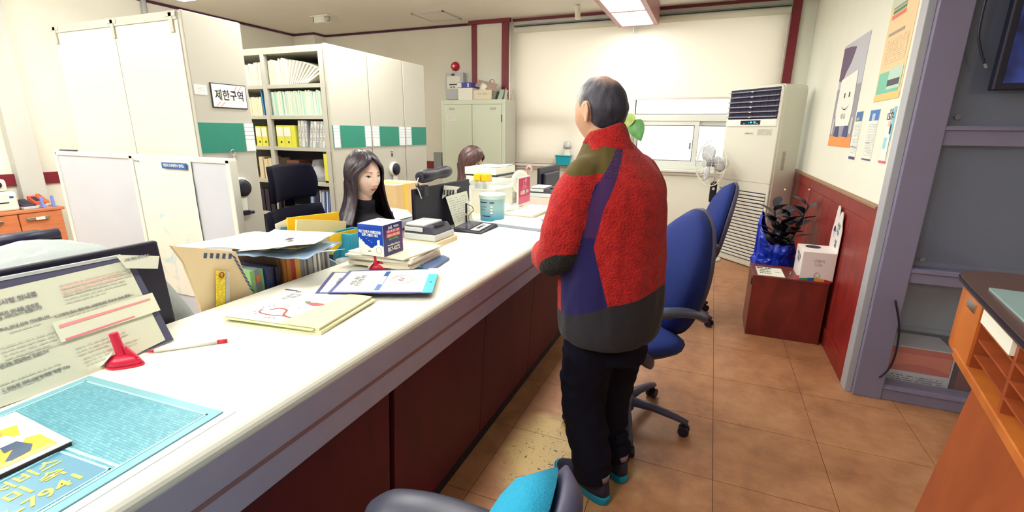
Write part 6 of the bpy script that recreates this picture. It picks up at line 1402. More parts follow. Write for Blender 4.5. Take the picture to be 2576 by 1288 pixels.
# document organiser: upright files, airmail envelope, loose sheets and foil on top
ORX = -1.475
og = thing('file_sorter', 'grey desktop file sorter with rounded side holding files', 'file sorter', (-1.62, 1.2, .74))
part('base', MB().box(-1.76, ORX, .98, 1.56, .741, .75), LGREY, og, world=True)
sd_ol = [(-1.76, .75), (ORX+.005, .75), (ORX+.005, .84), (ORX-.02, .875), (ORX-.07, .89), (-1.76, .89)]
for y in (1.10, 1.555): part('side', MB().prism(sd_ol[::-1], y-.004, y+.004, TY), mat('sorter_grey', (190, 194, 194), .4), og, world=True, bevel=.002)
random.seed(5)
cols = [('pale green', (150, 200, 130)), ('clear', (170, 176, 190)), ('light green', (150, 206, 140)), ('navy', (40, 50, 96)), ('dark blue', (44, 46, 84)), ('black', (30, 28, 50)), ('brown', (92, 62, 48)), ('tan', (176, 112, 50)), ('orange-brown', (196, 120, 50)), ('red', (190, 60, 50)), ('amber', (210, 130, 50)), ('grey', (150, 146, 156)), ('pale grey', (190, 188, 190)), ('silver grey', (168, 168, 176)), ('white', (214, 212, 208)), ('ash grey', (142, 142, 152)), ('off-white', (222, 220, 208)), ('slate grey', (128, 130, 142)), ('cream', (224, 214, 190)), ('bluish grey', (160, 166, 182))]
y = 1.125
for k, (nm, c) in enumerate(cols):
    w = random.uniform(.012, .026); h = .19+.012*random.random()+ (.03 if k > 5 else 0); x1 = ORX-random.uniform(0, .02)
    f = solo('upright_file', MB().box(x1-.24, x1, y, y+w-.0015, .7505, .7505+h), mat('file_'+nm.replace(' ', '_').replace('-', '_'), c, .5, alpha=.7 if nm == 'clear' else 1.), nm+' file standing '+('near the airmail envelope' if k < 7 else ('in the middle of the file sorter' if k < 13 else 'towards the blue bin'))+' in the sorter', 'file', 'files in the sorter', bevel=.001)
    y += w
solo('orange_tab', MB().box(ORX-.019, ORX-.017, 1.150, 1.166, .90, .925), mat('tab_orange', (240, 140, 60), .5), 'small orange index tab on the clear file', 'tab')
en = thing('airmail_envelope', 'big buff envelope with blue airmail stripes leaning beside the sorter', 'envelope', (-1.5, 1.0, .75))
Te = [(432, 622), (640, 635), (598, 660), (640, 745), (645, 780), (520, 812), (470, 740)]
EX = ORX-.005
ep_ = [PX(u, v, EX) for u, v in ((428, 618), (590, 632), (648, 775), (600, 800), (512, 806), (490, 735), (460, 660))]
part('sheet', MB().add(ep_, [tuple(range(len(ep_)-1, -1, -1))]), mat('envelope_buff', (228, 206, 164), .7, var=.03, vs=8), en, world=True, solid=.012)
for k in range(5):
    u = 512+k*15.5; part('stripe', MB().add([PX(a, b, EX+.0068) for a, b in ((u+2, 636+k*.4), (u+10, 637+k*.4), (u+8, 650+k*.4), (u, 649+k*.4))], [(3, 2, 1, 0)]), mat('stripe_blue', (58, 80, 120), .5), en, world=True)
for k in range(9):
    t0 = k/9; u = 588+t0*50; v = 640+t0*92
    part('stripe', MB().add([PX(a, b, EX+.0068) for a, b in ((u-6, v), (u+4, v+6), (u+9, v+14), (u-1, v+8))], [(3, 2, 1, 0)]), mat('stripe_blue', (58, 80, 120), .5), en, world=True)
ru = thing('yellow_ruler', 'yellow printed ruler standing upright in the sorter', 'ruler', (ORX, 1.02, .75))
part('strip', MB().add([PX(u, v, ORX+.012) for u, v in ((543, 680), (567, 682), (566, 786), (545, 790))], [(3, 2, 1, 0)]), page('ruler_print', (238, 214, 60), (196, 168, 40), 30, 6., .5, .08, (1, 2)), ru, world=True, solid=.003)
part('clear_edge', MB().add([PX(u, v, ORX+.012) for u, v in ((568, 682), (577, 684), (578, 780), (567, 784))], [(3, 2, 1, 0)]), mat('ruler_clear', (206, 206, 206), .2, alpha=.6), ru, world=True, solid=.003)
part('emblem', MB().tube([PX(558, 692, ORX+.015)+Vector((0, .008*cos(2*pi*i/14), .009*sin(2*pi*i/14))) for i in range(14)], .0022, 5, closed=True), BROWN, ru, world=True)
# sheets on top
def wavy(pix, z, amp, n, m, name, lab, cat, seed, th=.001, sag=.0):
    c = [PZ(u, v, z) for u, v in pix]; P = []
    for i in range(n+1):
        r = []
        for j in range(n+1):
            a = c[0].lerp(c[1], i/n); b = c[3].lerp(c[2], i/n); p = a.lerp(b, j/n)
            p.z += amp*noise.noise(Vector((p.x*9, p.y*9, seed)))+amp*.5*noise.noise(Vector((p.x*25, p.y*25, seed)))-sag*(2*i/n-1)**2
            r.append(p)
        P.append(r)
    return solo(name, MB().grid(P), m, lab, cat, smooth=True, solid=th)
FOIL = mat('blue_foil', (140, 166, 196), .18, metal=.15, bump=.3, bs=25)
wavy([(560, 642), (770, 650), (862, 608), (690, 598)], 1.005, .012, 16, FOIL, 'foil_bag', 'crinkled pale blue foil bag under the white sheets on the sorter', 'bag', 3)
wavy([(600, 640), (800, 640), (868, 630), (760, 606)], .998, .012, 14, mat('foil_grey', (196, 206, 212), .2, bump=.3, bs=22), 'plastic_sleeve', 'grey plastic sleeve edge curling out beside the blue bin', 'sleeve', 9)
wavy([(424, 622), (700, 626), (838, 590), (640, 585)], 1.028, .006, 14, PAPER, 'large_sheet', 'large white sheet lying over the file sorter', 'sheet', 1, .003)
wavy([(600, 632), (790, 612), (845, 588), (690, 576)], 1.042, .005, 12, page('sheet_small_print', (240, 240, 228), (206, 208, 204), 10, 12., .3, .2, (0, 1)), 'top_sheet', 'topmost white sheet with a printed square on the sorter', 'sheet', 2, .002)
slab('dark_square_mark', [(714, 604), (734, 602), (742, 598), (727, 598)], 1.052, .001, DARKP, label='small dark printed patch on the topmost sheet', cat='patch')
# blue file bin with yellow folders, mug
bb_ = thing('blue_bin', 'blue plastic file bin behind the counter edge', 'bin', (-1.6, 1.66, .74))
part('shell', MB().box(-1.60, -1.59, 1.645, 1.79, .742, .985).box(-1.49, -1.48, 1.645, 1.79, .742, .985).box(-1.59, -1.49, 1.645, 1.655, .742, .985).box(-1.59, -1.49, 1.78, 1.79, .742, .985).box(-1.59, -1.49, 1.655, 1.78, .742, .752), mat('bin_blue', (36, 150, 186), .4), bb_, world=True, bevel=.003)
def fold(lab, pix, X, m, th=.008):
    p = [PX(u, v, X) for u, v in pix]; return solo('plastic_folder', MB().add(p, [tuple(range(len(p)-1, -1, -1))]), m, lab, 'folder', 'folders behind the blue bin', solid=th)
fold('bright yellow plastic folder standing behind the beige one', [(722, 548), (850, 533), (853, 560), (852, 640), (728, 640)], -1.66, YELLOWO)
fold('beige folder in front of the bright yellow folder', [(745, 552), (870, 556), (868, 580), (864, 640), (742, 640)], -1.60, mat('folder_beige', (230, 218, 160), .5))
fold('yellow folder edge slanting out of the blue bin', [(830, 590), (930, 568), (932, 582), (880, 592), (835, 640)], -1.54, YELLOWO, .004)
fold('white paper standing left of the yellow folder', [(692, 564), (724, 550), (728, 640), (700, 640)], -1.68, PAPER, .002)
fold('blue folder standing left of the yellow folder', [(706, 572), (724, 570), (728, 640), (708, 640)], -1.67, mat('folder_cyan', (80, 160, 200), .5), .002)
mg = thing('grey_mug', 'pale grey mug at the end of the file sorter', 'mug', (-1.505, 1.605, .74))
Tg = Matrix.Translation((-1.498, 1.605, .801))
part('body', MB().lathe([(0, -.06), (.035, -.06), (.036, .075), (.032, .075), (.031, -.05), (0, -.05)], 24, Tg), mat('mug_grey', (206, 208, 208), .3), mg, world=True, smooth=True)
part('handle', MB().tube([Tg @ Vector((.02, -.034-.022*sin(a), .01+.03*cos(a))) for a in [pi*i/8 for i in range(9)]], .005, 6), mat('mug_grey', (206, 208, 208), .3), mg, world=True, smooth=True)
# ------------------------------------------------------------------ left background: side table, binders, machines on the low cabinet
sdt = thing('side_table', 'grey side table behind the clerk in grey', 'table', (-3.1, 1.0, 0))
part('table_top', MB().box(-3.4, -2.75, .5, 1.35, .70, .73), LGREY, sdt, world=True, bevel=.004)
for x in (-3.35, -2.8):
    for y_ in (.55, 1.3): part('leg', MB().box(x-.02, x+.02, y_-.02, y_+.02, 0, .70), GREYP, sdt, world=True)
zz = .7305
for k, (w, h, a, m, lab) in enumerate(((.34, .07, .1, mat('binder_bluegrey', (110, 140, 170), .5), 'blue-grey binder at the bottom of the pile behind the clerk'), (.32, .05, -.1, PAPER, 'white papers in the pile behind the clerk'), (.33, .045, .2, BLACKP, 'black binder on the pile behind the clerk'))):
    rslab('flat_binder', (-2.98, 1.03), .26, w, a, zz, zz+h, m, label=lab, cat='binder', group='binder pile behind the clerk', bevel=.004); zz += h+.0005
bz_ = thing('black_case', 'black padded case tilted on the binder pile', 'case', (-2.97, 1.1, zz))
part('body', MB().box(-.11, .11, -.14, .14, 0, .05, 0, Matrix.Translation((-2.98, 1.07, zz+.0)) @ Matrix.Rotation(.0, 4, 'X')), BLACKP, bz_, world=True, bevel=.015)
part('roll', MB().tube([(-2.86, .95, zz+.055), (-2.86, 1.19, zz+.055)], .024, 12), mat('case_roll', (26, 30, 60), .4), bz_, world=True, smooth=True)
part('tag', MB().box(-2.870, -2.868, 1.05, 1.11, zz+.015, zz+.03), WHITEP, bz_, world=True)
lp = thing('desk_printer', 'white desktop printer on the low wooden cabinet', 'printer', (-6.32, 2.15, .648))
part('body', MB().box(-6.5, -6.17, 1.95, 2.33, .648, .83), WHITEP, lp, world=True, bevel=.02)
part('head', MB().box(-6.5, -6.22, 1.95, 2.30, .83, .95), WHITEP, lp, world=True, bevel=.03)
part('slot', MB().box(-6.175, -6.168, 2.08, 2.26, .725, .735), BLACKP, lp, world=True)
part('reader_dome', MB().lathe([(0, 0), (.04, 0), (.03, .03), (0, .035)], 16, basis((-6.22, 2.22, .90), (0, 1, 0), (0, 0, 1))), DARKP, lp, world=True, smooth=True)
part('panel_mark', MB().box(-6.1705, -6.169, 2.27, 2.30, .77, .79), BLUEINK, lp, world=True)
def terminal(lab, y0, y1, x0, h, m):
    t = thing('card_terminal', lab, 'card terminal', (x0, (y0+y1)/2, .648), 0, 'card terminals on the low cabinet')
    part('base', MB().box(x0-.11, x0+.10, y0, y1, .648, .675), LGREY, t, world=True, bevel=.006)
    part('body', MB().add([(x0-.10, y0+.005, .675), (x0+.09, y0+.005, .675), (x0+.09, y1-.005, .675), (x0-.10, y1-.005, .675), (x0-.10, y0+.01, .675+h), (x0+.07, y0+.01, .69), (x0+.07, y1-.01, .69), (x0-.10, y1-.01, .675+h)], [(3, 2, 1, 0), (4, 5, 6, 7), (0, 1, 5, 4), (1, 2, 6, 5), (2, 3, 7, 6), (3, 0, 4, 7)]), m, t, world=True, bevel=.008)
    part('keypad', MB().add([(x0-.06, y0+.025, .68+h*.78), (x0+.05, y0+.025, .697), (x0+.05, y1-.025, .697), (x0-.06, y1-.025, .68+h*.78)], [(0, 1, 2, 3)]), BLACKP, t, world=True)
    return t
terminal('dark plum card terminal next to the white printer', 2.345, 2.455, -6.24, .06, mat('terminal_plum', (60, 36, 70), .4))
terminal('red and black card terminal on the low cabinet', 2.47, 2.56, -6.30, .08, mat('terminal_red', (206, 70, 40), .4))
terminal('orange card terminal at the cabinet end', 2.565, 2.62, -6.36, .09, mat('terminal_orange', (226, 100, 50), .4))
for k, y_ in enumerate((2.50, 2.585)):
    solo('blue_clip_stand', MB().prism([(-.03, 0), (.03, 0), (.03, .006), (-.005, .012), (-.02, .11), (-.032, .11)], y_-.012, y_+.012, Matrix.Translation((-6.15, 0, .648)) @ TY), mat('stand_blue', (120, 140, 216), .4), ('left', 'right')[k]+' pale blue clip stand in front of the card terminals', 'stand', 'blue clip stands', bevel=.002)
# papers stuck on the left wall
solo('wall_notice', MB().box(XL, XL+.003, 2.28, 2.46, 1.15, 1.36), page('wall_notice_print', (240, 238, 226), (214, 170, 160), 8, 10., .4, .12, (1, 2)), 'white notice sheet on the left wall at the picture edge', 'notice')
# ------------------------------------------------------------------ people
TMP = bpy.data.scenes.new('people_workshop')
def fuse(mb, voxel, smooth=6):
    """join overlapping closed shapes into one continuous skin"""
    o = bpy.data.objects.new('tmp', mb.mesh('tmp')); TMP.collection.objects.link(o)
    m = o.modifiers.new('r', 'REMESH'); m.mode = 'VOXEL'; m.voxel_size = voxel
    s = o.modifiers.new('s', 'SMOOTH'); s.iterations = smooth; s.factor = .5
    with bpy.context.temp_override(scene=TMP, view_layer=TMP.view_layers[0]): dg = bpy.context.evaluated_depsgraph_get()
    me = bpy.data.meshes.new_from_object(o.evaluated_get(dg)); bpy.data.objects.remove(o)
    me.polygons.foreach_set('use_smooth', [True]*len(me.polygons)); return me
def meshpart(name, me, m, parent):
    me.name = name; me.materials.clear(); me.materials.append(m)
    o = bpy.data.objects.new(name, me); link(o); o.parent = parent; WM[o.name] = WM[parent.name]; return o
def sst(a, b, x):
    t = max(0., min(1., (x-a)/(b-a))); return t*t*(3-2*t)
def limb(mb, pts, k=5, n=16):
    q = catmull(pts, k); return mb.tube([p[:3] for p in q], [(p[3], p[4]) if len(p) > 4 else p[3] for p in q], n)
def head_point(d, fem):
    x, y, z = d; t = max(0., -z)
    W_, D_, H_ = (.073, .094, .117) if fem else (.078, .100, .120)
    px_, py_, pz_ = x*W_, y*D_, z*H_
    px_ *= 1-(.40 if fem else .30)*t**1.5
    if y < 0: py_ *= 1.04-.50*t**1.2
    else: py_ *= 1-.10*t**2.5
    if z > 0: px_ *= 1-.04*z
    if y > 0:
        w = sst(.15, .5, y); G = lambda cx, cz, sx, sz: exp(-((px_-cx)/sx)**2-((pz_-cz)/sz)**2)
        dy = 0.
        for s in (-1, 1):
            dy -= .009*G(s*.031, .003, .016, .010); dy += .003*G(s*.03, .024, .018, .007); dy += .004*G(s*.040, -.028, .018, .018); dy += .0045*G(s*.031, .000, .012, .0055)
            dy += .006*G(s*.0115, -.040, .006, .006)
        nose = .014 if fem else .021
        k = max(0., min(1., (.012-pz_)/.05))
        if pz_ < .016: dy += nose*(.25+.75*k)*exp(-(px_/(.0075+.004*k))**2)*(1 if pz_ > -.040 else exp(-((pz_+.040)/.0055)**2))
        dy += .0055*G(0, -.058, .018, .0045)+.0065*G(0, -.067, .016, .005)-.003*G(0, -.0625, .022, .0018)-.003*G(0, -.078, .016, .006)+.006*G(0, -.100, .018, .012)
        py_ += dy*w
    return Vector((px_, py_, pz_))
def head_shape(mb, M, fem, nl=72, nm=90, ears=True):
    P = []
    for i in range(nm):
        a = 2*pi*i/nm; r = []
        for j in range(1, nl):
            b = pi*j/nl-pi/2; r.append(M @ head_point(Vector((cos(a)*cos(b), sin(a)*cos(b), sin(b))), fem))
        P.append(r)
    o = len(mb.v); mb.grid(P, wrap=True); n1 = nl-1
    top = M @ head_point(Vector((0, 0, 1)), fem); bot = M @ head_point(Vector((0, 0, -1)), fem)
    mb.add([bot]+[P[i][0] for i in range(nm)], [(0, 1+(i+1) % nm, 1+i) for i in range(nm)]); mb.add([top]+[P[i][-1] for i in range(nm)], [(0, 1+i, 1+(i+1) % nm) for i in range(nm)])
    if ears:
        for s in (-1, 1):
            R = M @ Matrix.Translation((s*.074, -.012, -.006)) @ Matrix.Rotation(s*.45, 4, 'Z') @ Matrix.Rotation(-.12, 4, 'X')
            ring = []
            for i in range(20):
                a = 2*pi*i/20; rz = .034 if sin(a) > 0 else .030; ry = .019 if sin(a) > -.2 else .013
                ring.append(R @ Vector((s*.010, ry*cos(a), rz*sin(a))))
            mb.tube(ring, .0052, 8, closed=True)
            mb.add(*(lambda q: (q.v, q.f))(MB().pillow(circ(.017, 16, .028), R @ Matrix.Translation((s*.006, 0, 0)) @ Matrix.Rotation(pi/2, 4, 'Y') @ Matrix.Rotation(pi/2, 4, 'Z'), .004, .006, 4)))
def face_details(me, M, body, fem, lipc, browc):
    bm = bmesh.new(); bm.from_mesh(me); tree = BVHTree.FromBMesh(bm); bm.free(); fy = (M.to_3x3() @ Vector((0, 1, 0))).normalized()
    def proj(x, z, lift):
        o = M @ Vector((x, .3, z)); h = tree.ray_cast(o, -fy)
        return (h[0] if h[0] else M @ Vector((x, .09, z)))+fy*lift
    def patch(n, ol, m, lift, rings=3):
        c = (sum(p[0] for p in ol)/len(ol), sum(p[1] for p in ol)/len(ol)); mb = MB(); k = len(ol)
        R = [[proj(c[0]+(x-c[0])*q/rings, c[1]+(z-c[1])*q/rings, lift) for x, z in ol] for q in range(1, rings+1)]
        mb.add([proj(*c, lift)]+R[0], [(0, 1+i, 1+(i+1) % k) for i in range(k)]); mb.loft(R, cap=False)
        return part(n, mb, m, body, smooth=True)
    SCL = mat('eye_white', (232, 226, 222), .3); IRIS = mat('eye_dark', (34, 20, 26), .15)
    for s in (-1, 1):
        cx, cz = s*.031, .002
        patch('eye_white', [(cx+.0145*cos(a)*(1 if cos(a)*s > 0 else 1.02), cz+(.0066 if sin(a) > 0 else .0044)*sin(a)+.0018*cos(a)*s) for a in [2*pi*i/18 for i in range(18)]], SCL, .0006)
        patch('iris', [(cx+.0056*cos(a), cz+.0010+.0054*sin(a)) for a in [2*pi*i/14 for i in range(14)]], IRIS, .0010)
        patch('lash', [(cx-.0150+.030*i/8, cz+.0018*s*(2*i/8-1)+.0076*sin(pi*i/8)) for i in range(9)]+[(cx-.0150+.030*(8-i)/8, cz+.0018*s*(1-2*i/8)+.0056*sin(pi*i/8)) for i in range(9)], mat('lash_dark', (28, 18, 28), .6), .0014, 2)
        patch('brow', [(cx-.016*s+s*.036*i/6, cz+.0185+.004*sin(pi*(i+1)/8)+.0030*(1-i/6)) for i in range(7)]+[(cx-.016*s+s*.036*(6-i)/6, cz+.0185+.004*sin(pi*(7-i)/8)-.0012*(i/6)) for i in range(7)], browc, .0006, 2)
    patch('upper_lip', [(-.0215+.043*i/10, -.0625+.0062*sin(pi*i/10)-.0016*exp(-((i-5)/1.1)**2)) for i in range(11)]+[(.0215-.043*i/10, -.0622) for i in range(1, 10)], lipc, .0005, 2)
    patch('lower_lip', [(-.020+.040*i/10, -.0632-.0072*sin(pi*i/10)) for i in range(11)]+[(.020-.040*i/10, -.0630) for i in range(1, 10)], lipc, .0005, 2)
def hand_shape(mb, wrist, d, nrm, side, s=1., curl=.6):
    """palm and five unequal, bent fingers; d: towards the fingertips, nrm: back of the hand, side: +1 puts the thumb on d x nrm"""
    d = Vector(d).normalized(); nrm = Vector(nrm); nrm = (nrm-d*nrm.dot(d)).normalized(); x = d.cross(nrm)*side; w = Vector(wrist)
    mb.loft([[w+d*t*s+x*(a*cos(q)*s)+nrm*(b*sin(q)*s) for q in [2*pi*i/14 for i in range(14)]] for t, a, b in ((-.03, .026, .020), (0, .027, .019), (.03, .038, .017), (.06, .043, .015), (.088, .040, .012))])
    for i, (off, L) in enumerate(((.031, .072), (.011, .080), (-.010, .075), (-.030, .060))):
        p = w+d*.075*s+x*off*s; pts = [p-d*.012*s, p]; a = .15
        for f in (.45, .30, .25):
            v = d*cos(a)-nrm*sin(a); p = p+v*L*f*s; pts.append(p); a += curl
        mb.tube(pts, [.0095*s, .0092*s, .0088*s, .0080*s, .0068*s], 10)
    p = w+d*.02*s+x*.026*s; pts = [w+d*.008*s+x*.012*s, p]; v = (d*.65+x*.70-nrm*.25).normalized()
    for f, k in ((.034, 0), (.028, .35), (.02, .3)):
        v = (v+d*k-x*k*.6).normalized(); p = p+v*f*s; pts.append(p)
    mb.tube(pts, [.014*s, .0125*s, .0108*s, .0098*s, .0078*s], 10)
def attr(me, name, vals):
    a = me.attributes.new(name, 'FLOAT', 'POINT'); a.data.foreach_set('value', vals)
def skinmat(name, c):
    m = mat(name, c, .5, var=.05, vs=40, bump=.04, bs=220); b = m.node_tree.nodes['Principled BSDF']
    b.inputs['Subsurface Weight'].default_value = .12; b.inputs['Subsurface Radius'].default_value = (.012, .005, .003); return m
def hairmat(name, c1, c2, stretch, s=14., rough=.38):
    m, nt, N, L, b = nodes(name); tc = N.new('ShaderNodeTexCoord'); mp = N.new('ShaderNodeMapping'); mp.inputs['Scale'].default_value = stretch; L.new(tc.outputs['Object'], mp.inputs[0])
    n = N.new('ShaderNodeTexNoise'); n.inputs['Scale'].default_value = s; n.inputs['Detail'].default_value = 5; L.new(mp.outputs[0], n.inputs['Vector'])
    cr = N.new('ShaderNodeValToRGB'); e = cr.color_ramp.elements; e[0].position, e[0].color = .35, rgb(c1); e[1].position, e[1].color = .72, rgb(c2)
    L.new(n.outputs[0], cr.inputs[0]); L.new(cr.outputs[0], b.inputs['Base Color']); b.inputs['Roughness'].default_value = rough
    bp = N.new('ShaderNodeBump'); bp.inputs['Strength'].default_value = .45; bp.inputs['Distance'].default_value = .006; L.new(n.outputs[0], bp.inputs['Height']); L.new(bp.outputs[0], b.inputs['Normal']); return m
SKINM = skinmat('skin_man', (200, 154, 126)); SKINF = skinmat('skin_woman', (238, 206, 190))

# ---- the standing man
MX, MY, MR = -.32, 1.745, radians(58)
man = thing('person', 'man standing at the counter in a red fleece jacket and black trousers', 'person', (MX, MY, 0), MR)
HM = Matrix.Translation((-.035, .060, 1.520)) @ Matrix.Rotation(radians(3), 4, 'Z') @ Matrix.Rotation(radians(-6), 4, 'X')
mb = MB(); head_shape(mb, HM, False)
limb(mb, [(-.02, .01, 1.30, .085, .075), (-.025, .02, 1.38, .060, .062), (-.034, .034, 1.44, .054, .060), (-.040, .045, 1.50, .052, .060)])
limb(mb, [(0, -.02, .80, .14, .10), (0, -.01, .95, .15, .105), (0, 0, 1.12, .165, .11), (0, .005, 1.24, .15, .10), (-.01, .005, 1.31, .11, .085), (-.015, .01, 1.37, .07, .06)])
for s in (-1, 1):
    limb(mb, [(s*.14, 0, 1.30, .050), (s*.200, .01, 1.18, .046), (s*.215, .05, 1.02, .042), (s*.17, .20, .965, .036), (s*.075, .315, .955, .028)])
    hand_shape(mb, (s*.065, .325, .955), (-s*.75, .62, -.15), (s*.35, .55, .75), s, 1., .5)
    ax_, ay_ = (-.087, -.080) if s < 0 else (.076, -.040)
    limb(mb, [(s*.085, -.015, .84, .085), (s*.085, .0, .66, .078), ((s*.085+ax_)/2, .03, .42, .058), (ax_, ay_+.03, .22, .048), (ax_, ay_, .085, .038)])
    limb(mb, [(ax_, ay_-.02, .06, .03), (ax_, ay_+.06, .045, .035), (ax_+s*.01, ay_+.16, .03, .028)])
bodyme = fuse(mb, .0045, 4)
mbody = meshpart('body', bodyme, SKINM, man)
face_details(bodyme, HM, mbody, False, mat('lip_man', (176, 110, 96), .5), mat('brow_grey', (120, 116, 116), .8))
# hair: thin on the crown, grey in front, dark behind
P = MB(); keep = []; nm, nl = 120, 96; V = {}; F = []
def hairmask(d):
    q = head_point(d, False); x, y, z = q
    line = .052 if y > .055 else (.052-.050*sst(.055, .02, y) if y > .02 else .002-.075*sst(.02, -.05, y))
    m = z-line
    cr = sqrt((x/.050)**2+((y+.035)/.056)**2); bald = .030*(1-cr) if z > .05 else -.02
    if abs(x) > .04: m = min(m, .024*(sqrt(((y-.004)/.024)**2+((z+.008)/.038)**2)-1))
    return m, bald
GH = []; 
for i in range(nm):
    a = 2*pi*i/nm
    for j in range(nl+1):
        b = pi*j/nl-pi/2; d = Vector((cos(a)*cos(b), sin(a)*cos(b), sin(b)))
        m, bald = hairmask(d); q = head_point(d, False); n_ = Vector((q.x/.0061, q.y/.01, q.z/.0144)).normalized()
        th = .0085*sst(-.004, .018, m)*(1-.55*sst(-.004, .022, bald))
        w = .0025*noise.noise(Vector((q.x*60, q.y*60, q.z*25)))*sst(0, .02, m)
        V[i, j] = (HM @ (q+n_*(th-.0022+max(w, -.002) if m > -.006 else -.004)), m)
for i in range(nm):
    for j in range(nl):
        k = [(i, j), ((i+1) % nm, j), ((i+1) % nm, j+1), (i, j+1)]
        if all(V[c][1] > -.006 for c in k): F.append(k)
idx = {}; vs = []
for f in F:
    for c in f:
        if c not in idx: idx[c] = len(vs); vs.append(V[c][0])
P.add(vs, [tuple(idx[c] for c in f) for f in F])
def manhair():
    m, nt, N, L, b = nodes('hair_grey'); tc = N.new('ShaderNodeTexCoord'); at = N.new('ShaderNodeAttribute'); at.attribute_name = 'grey'; ab = N.new('ShaderNodeAttribute'); ab.attribute_name = 'bald'
    n = N.new('ShaderNodeTexNoise'); n.inputs['Scale'].default_value = 30; n.inputs['Detail'].default_value = 7; n.inputs['Roughness'].default_value = .7; mp = N.new('ShaderNodeMapping'); mp.inputs['Scale'].default_value = (5, 5, 1); L.new(tc.outputs['Object'], mp.inputs[0]); L.new(mp.outputs[0], n.inputs['Vector'])
    ad = N.new('ShaderNodeMath'); ad.operation = 'MULTIPLY_ADD'; L.new(n.outputs[0], ad.inputs[0]); ad.inputs[1].default_value = .55; L.new(at.outputs['Fac'], ad.inputs[2])
    cr = N.new('ShaderNodeValToRGB'); e = cr.color_ramp.elements; e[0].position, e[0].color = .18, rgb((24, 22, 42)); e[1].position, e[1].color = .95, rgb((190, 188, 180)); q = e.new(.5); q.color = rgb((66, 64, 80)); L.new(ad.outputs[0], cr.inputs[0])
    mx = N.new('ShaderNodeMix'); mx.data_type = 'RGBA'; L.new(ab.outputs['Fac'], mx.inputs[0]); L.new(cr.outputs[0], mx.inputs[6]); mx.inputs[7].default_value = rgb((176, 132, 112)); L.new(mx.outputs[2], b.inputs['Base Color']); b.inputs['Roughness'].default_value = .5
    bp = N.new('ShaderNodeBump'); bp.inputs['Strength'].default_value = .5; bp.inputs['Distance'].default_value = .004; L.new(n.outputs[0], bp.inputs['Height']); L.new(bp.outputs[0], b.inputs['Normal']); return m
hm_ = part('hair', P, manhair(), man, smooth=True, label='thinning grey hair')
inv = HM.inverted(); gv = []; bv_ = []
for v in hm_.data.vertices:
    q = inv @ v.co; gv.append(.55*sst(-.01, .075, q.y)+.25*sst(.04, .08, abs(q.x))*sst(-.06, .03, q.y)); cr = sqrt((q.x/.052)**2+((q.y+.035)/.060)**2); bv_.append(.80*sst(1.15, .35, cr)*sst(.055, .095, q.z))
attr(hm_.data, 'grey', gv); attr(hm_.data, 'bald', bv_)
# jacket with panels
def jacketmat():
    m, nt, N, L, b = nodes('fleece_jacket'); tc = N.new('ShaderNodeTexCoord')
    def at(n):
        a = N.new('ShaderNodeAttribute'); a.attribute_name = n; g = N.new('ShaderNodeMath'); g.operation = 'GREATER_THAN'; g.inputs[1].default_value = 0.; L.new(a.outputs['Fac'], g.inputs[0]); return g.outputs[0]
    n = N.new('ShaderNodeTexNoise'); n.inputs['Scale'].default_value = 34; n.inputs['Detail'].default_value = 5; L.new(tc.outputs['Object'], n.inputs['Vector'])
    cr = N.new('ShaderNodeValToRGB'); e = cr.color_ramp.elements; e[0].position, e[0].color = .25, rgb((158, 22, 28)); e[1].position, e[1].color = .8, rgb((194, 40, 34)); L.new(n.outputs[0], cr.inputs[0])
    col = cr.outputs[0]
    for nm_, c in (('navy', (34, 28, 82)), ('stripe', (64, 36, 84)), ('olive', (84, 72, 34)), ('hem', (44, 42, 48)), ('elbow', (40, 38, 36))):
        mx = N.new('ShaderNodeMix'); mx.data_type = 'RGBA'; L.new(at(nm_), mx.inputs[0]); L.new(col, mx.inputs[6]); mx.inputs[7].default_value = rgb(c); col = mx.outputs[2]
    L.new(col, b.inputs['Base Color']); b.inputs['Roughness'].default_value = .9; b.inputs['Sheen Weight'].default_value = .12; b.inputs['Specular IOR Level'].default_value = .2
    n2 = N.new('ShaderNodeTexNoise'); n2.inputs['Scale'].default_value = 130; n2.inputs['Detail'].default_value = 3; L.new(tc.outputs['Object'], n2.inputs['Vector'])
    fz = at('navy'); f2 = at('hem'); mxx = N.new('ShaderNodeMath'); mxx.operation = 'MAXIMUM'; L.new(fz, mxx.inputs[0]); L.new(f2, mxx.inputs[1])
    f3 = N.new('ShaderNodeMath'); f3.operation = 'MAXIMUM'; L.new(mxx.outputs[0], f3.inputs[0]); L.new(at('olive'), f3.inputs[1])
    sb = N.new('ShaderNodeMath'); sb.operation = 'SUBTRACT'; sb.inputs[0].default_value = 1.0; L.new(f3.outputs[0], sb.inputs[1])
    st = N.new('ShaderNodeMath'); st.operation = 'MULTIPLY_ADD'; L.new(sb.outputs[0], st.inputs[0]); st.inputs[1].default_value = .75; st.inputs[2].default_value = .08
    bp = N.new('ShaderNodeBump'); bp.inputs['Distance'].default_value = .012; L.new(st.outputs[0], bp.inputs['Strength']); L.new(n2.outputs[0], bp.inputs['Height']); L.new(bp.outputs[0], b.inputs['Normal']); return m
JM = jacketmat()
def interp(tab, x):
    if x <= tab[0][0]: return tab[0][1]
    for (a, b), (c, d) in zip(tab, tab[1:]):
        if x <= c: return b+(d-b)*(x-a)/(c-a)
    return tab[-1][1]
prof = catmull([(.680, .190, .160, -.02), (.700, .200, .172, -.02), (.76, .204, .178, -.02), (.86, .206, .180, -.018), (.98, .206, .178, -.014), (1.10, .204, .172, -.008), (1.20, .196, .160, -.004), (1.28, .178, .142, .0), (1.34, .146, .120, .004), (1.385, .108, .096, .008), (1.42, .080, .080, .014)], 9)
NA = 144; P = []
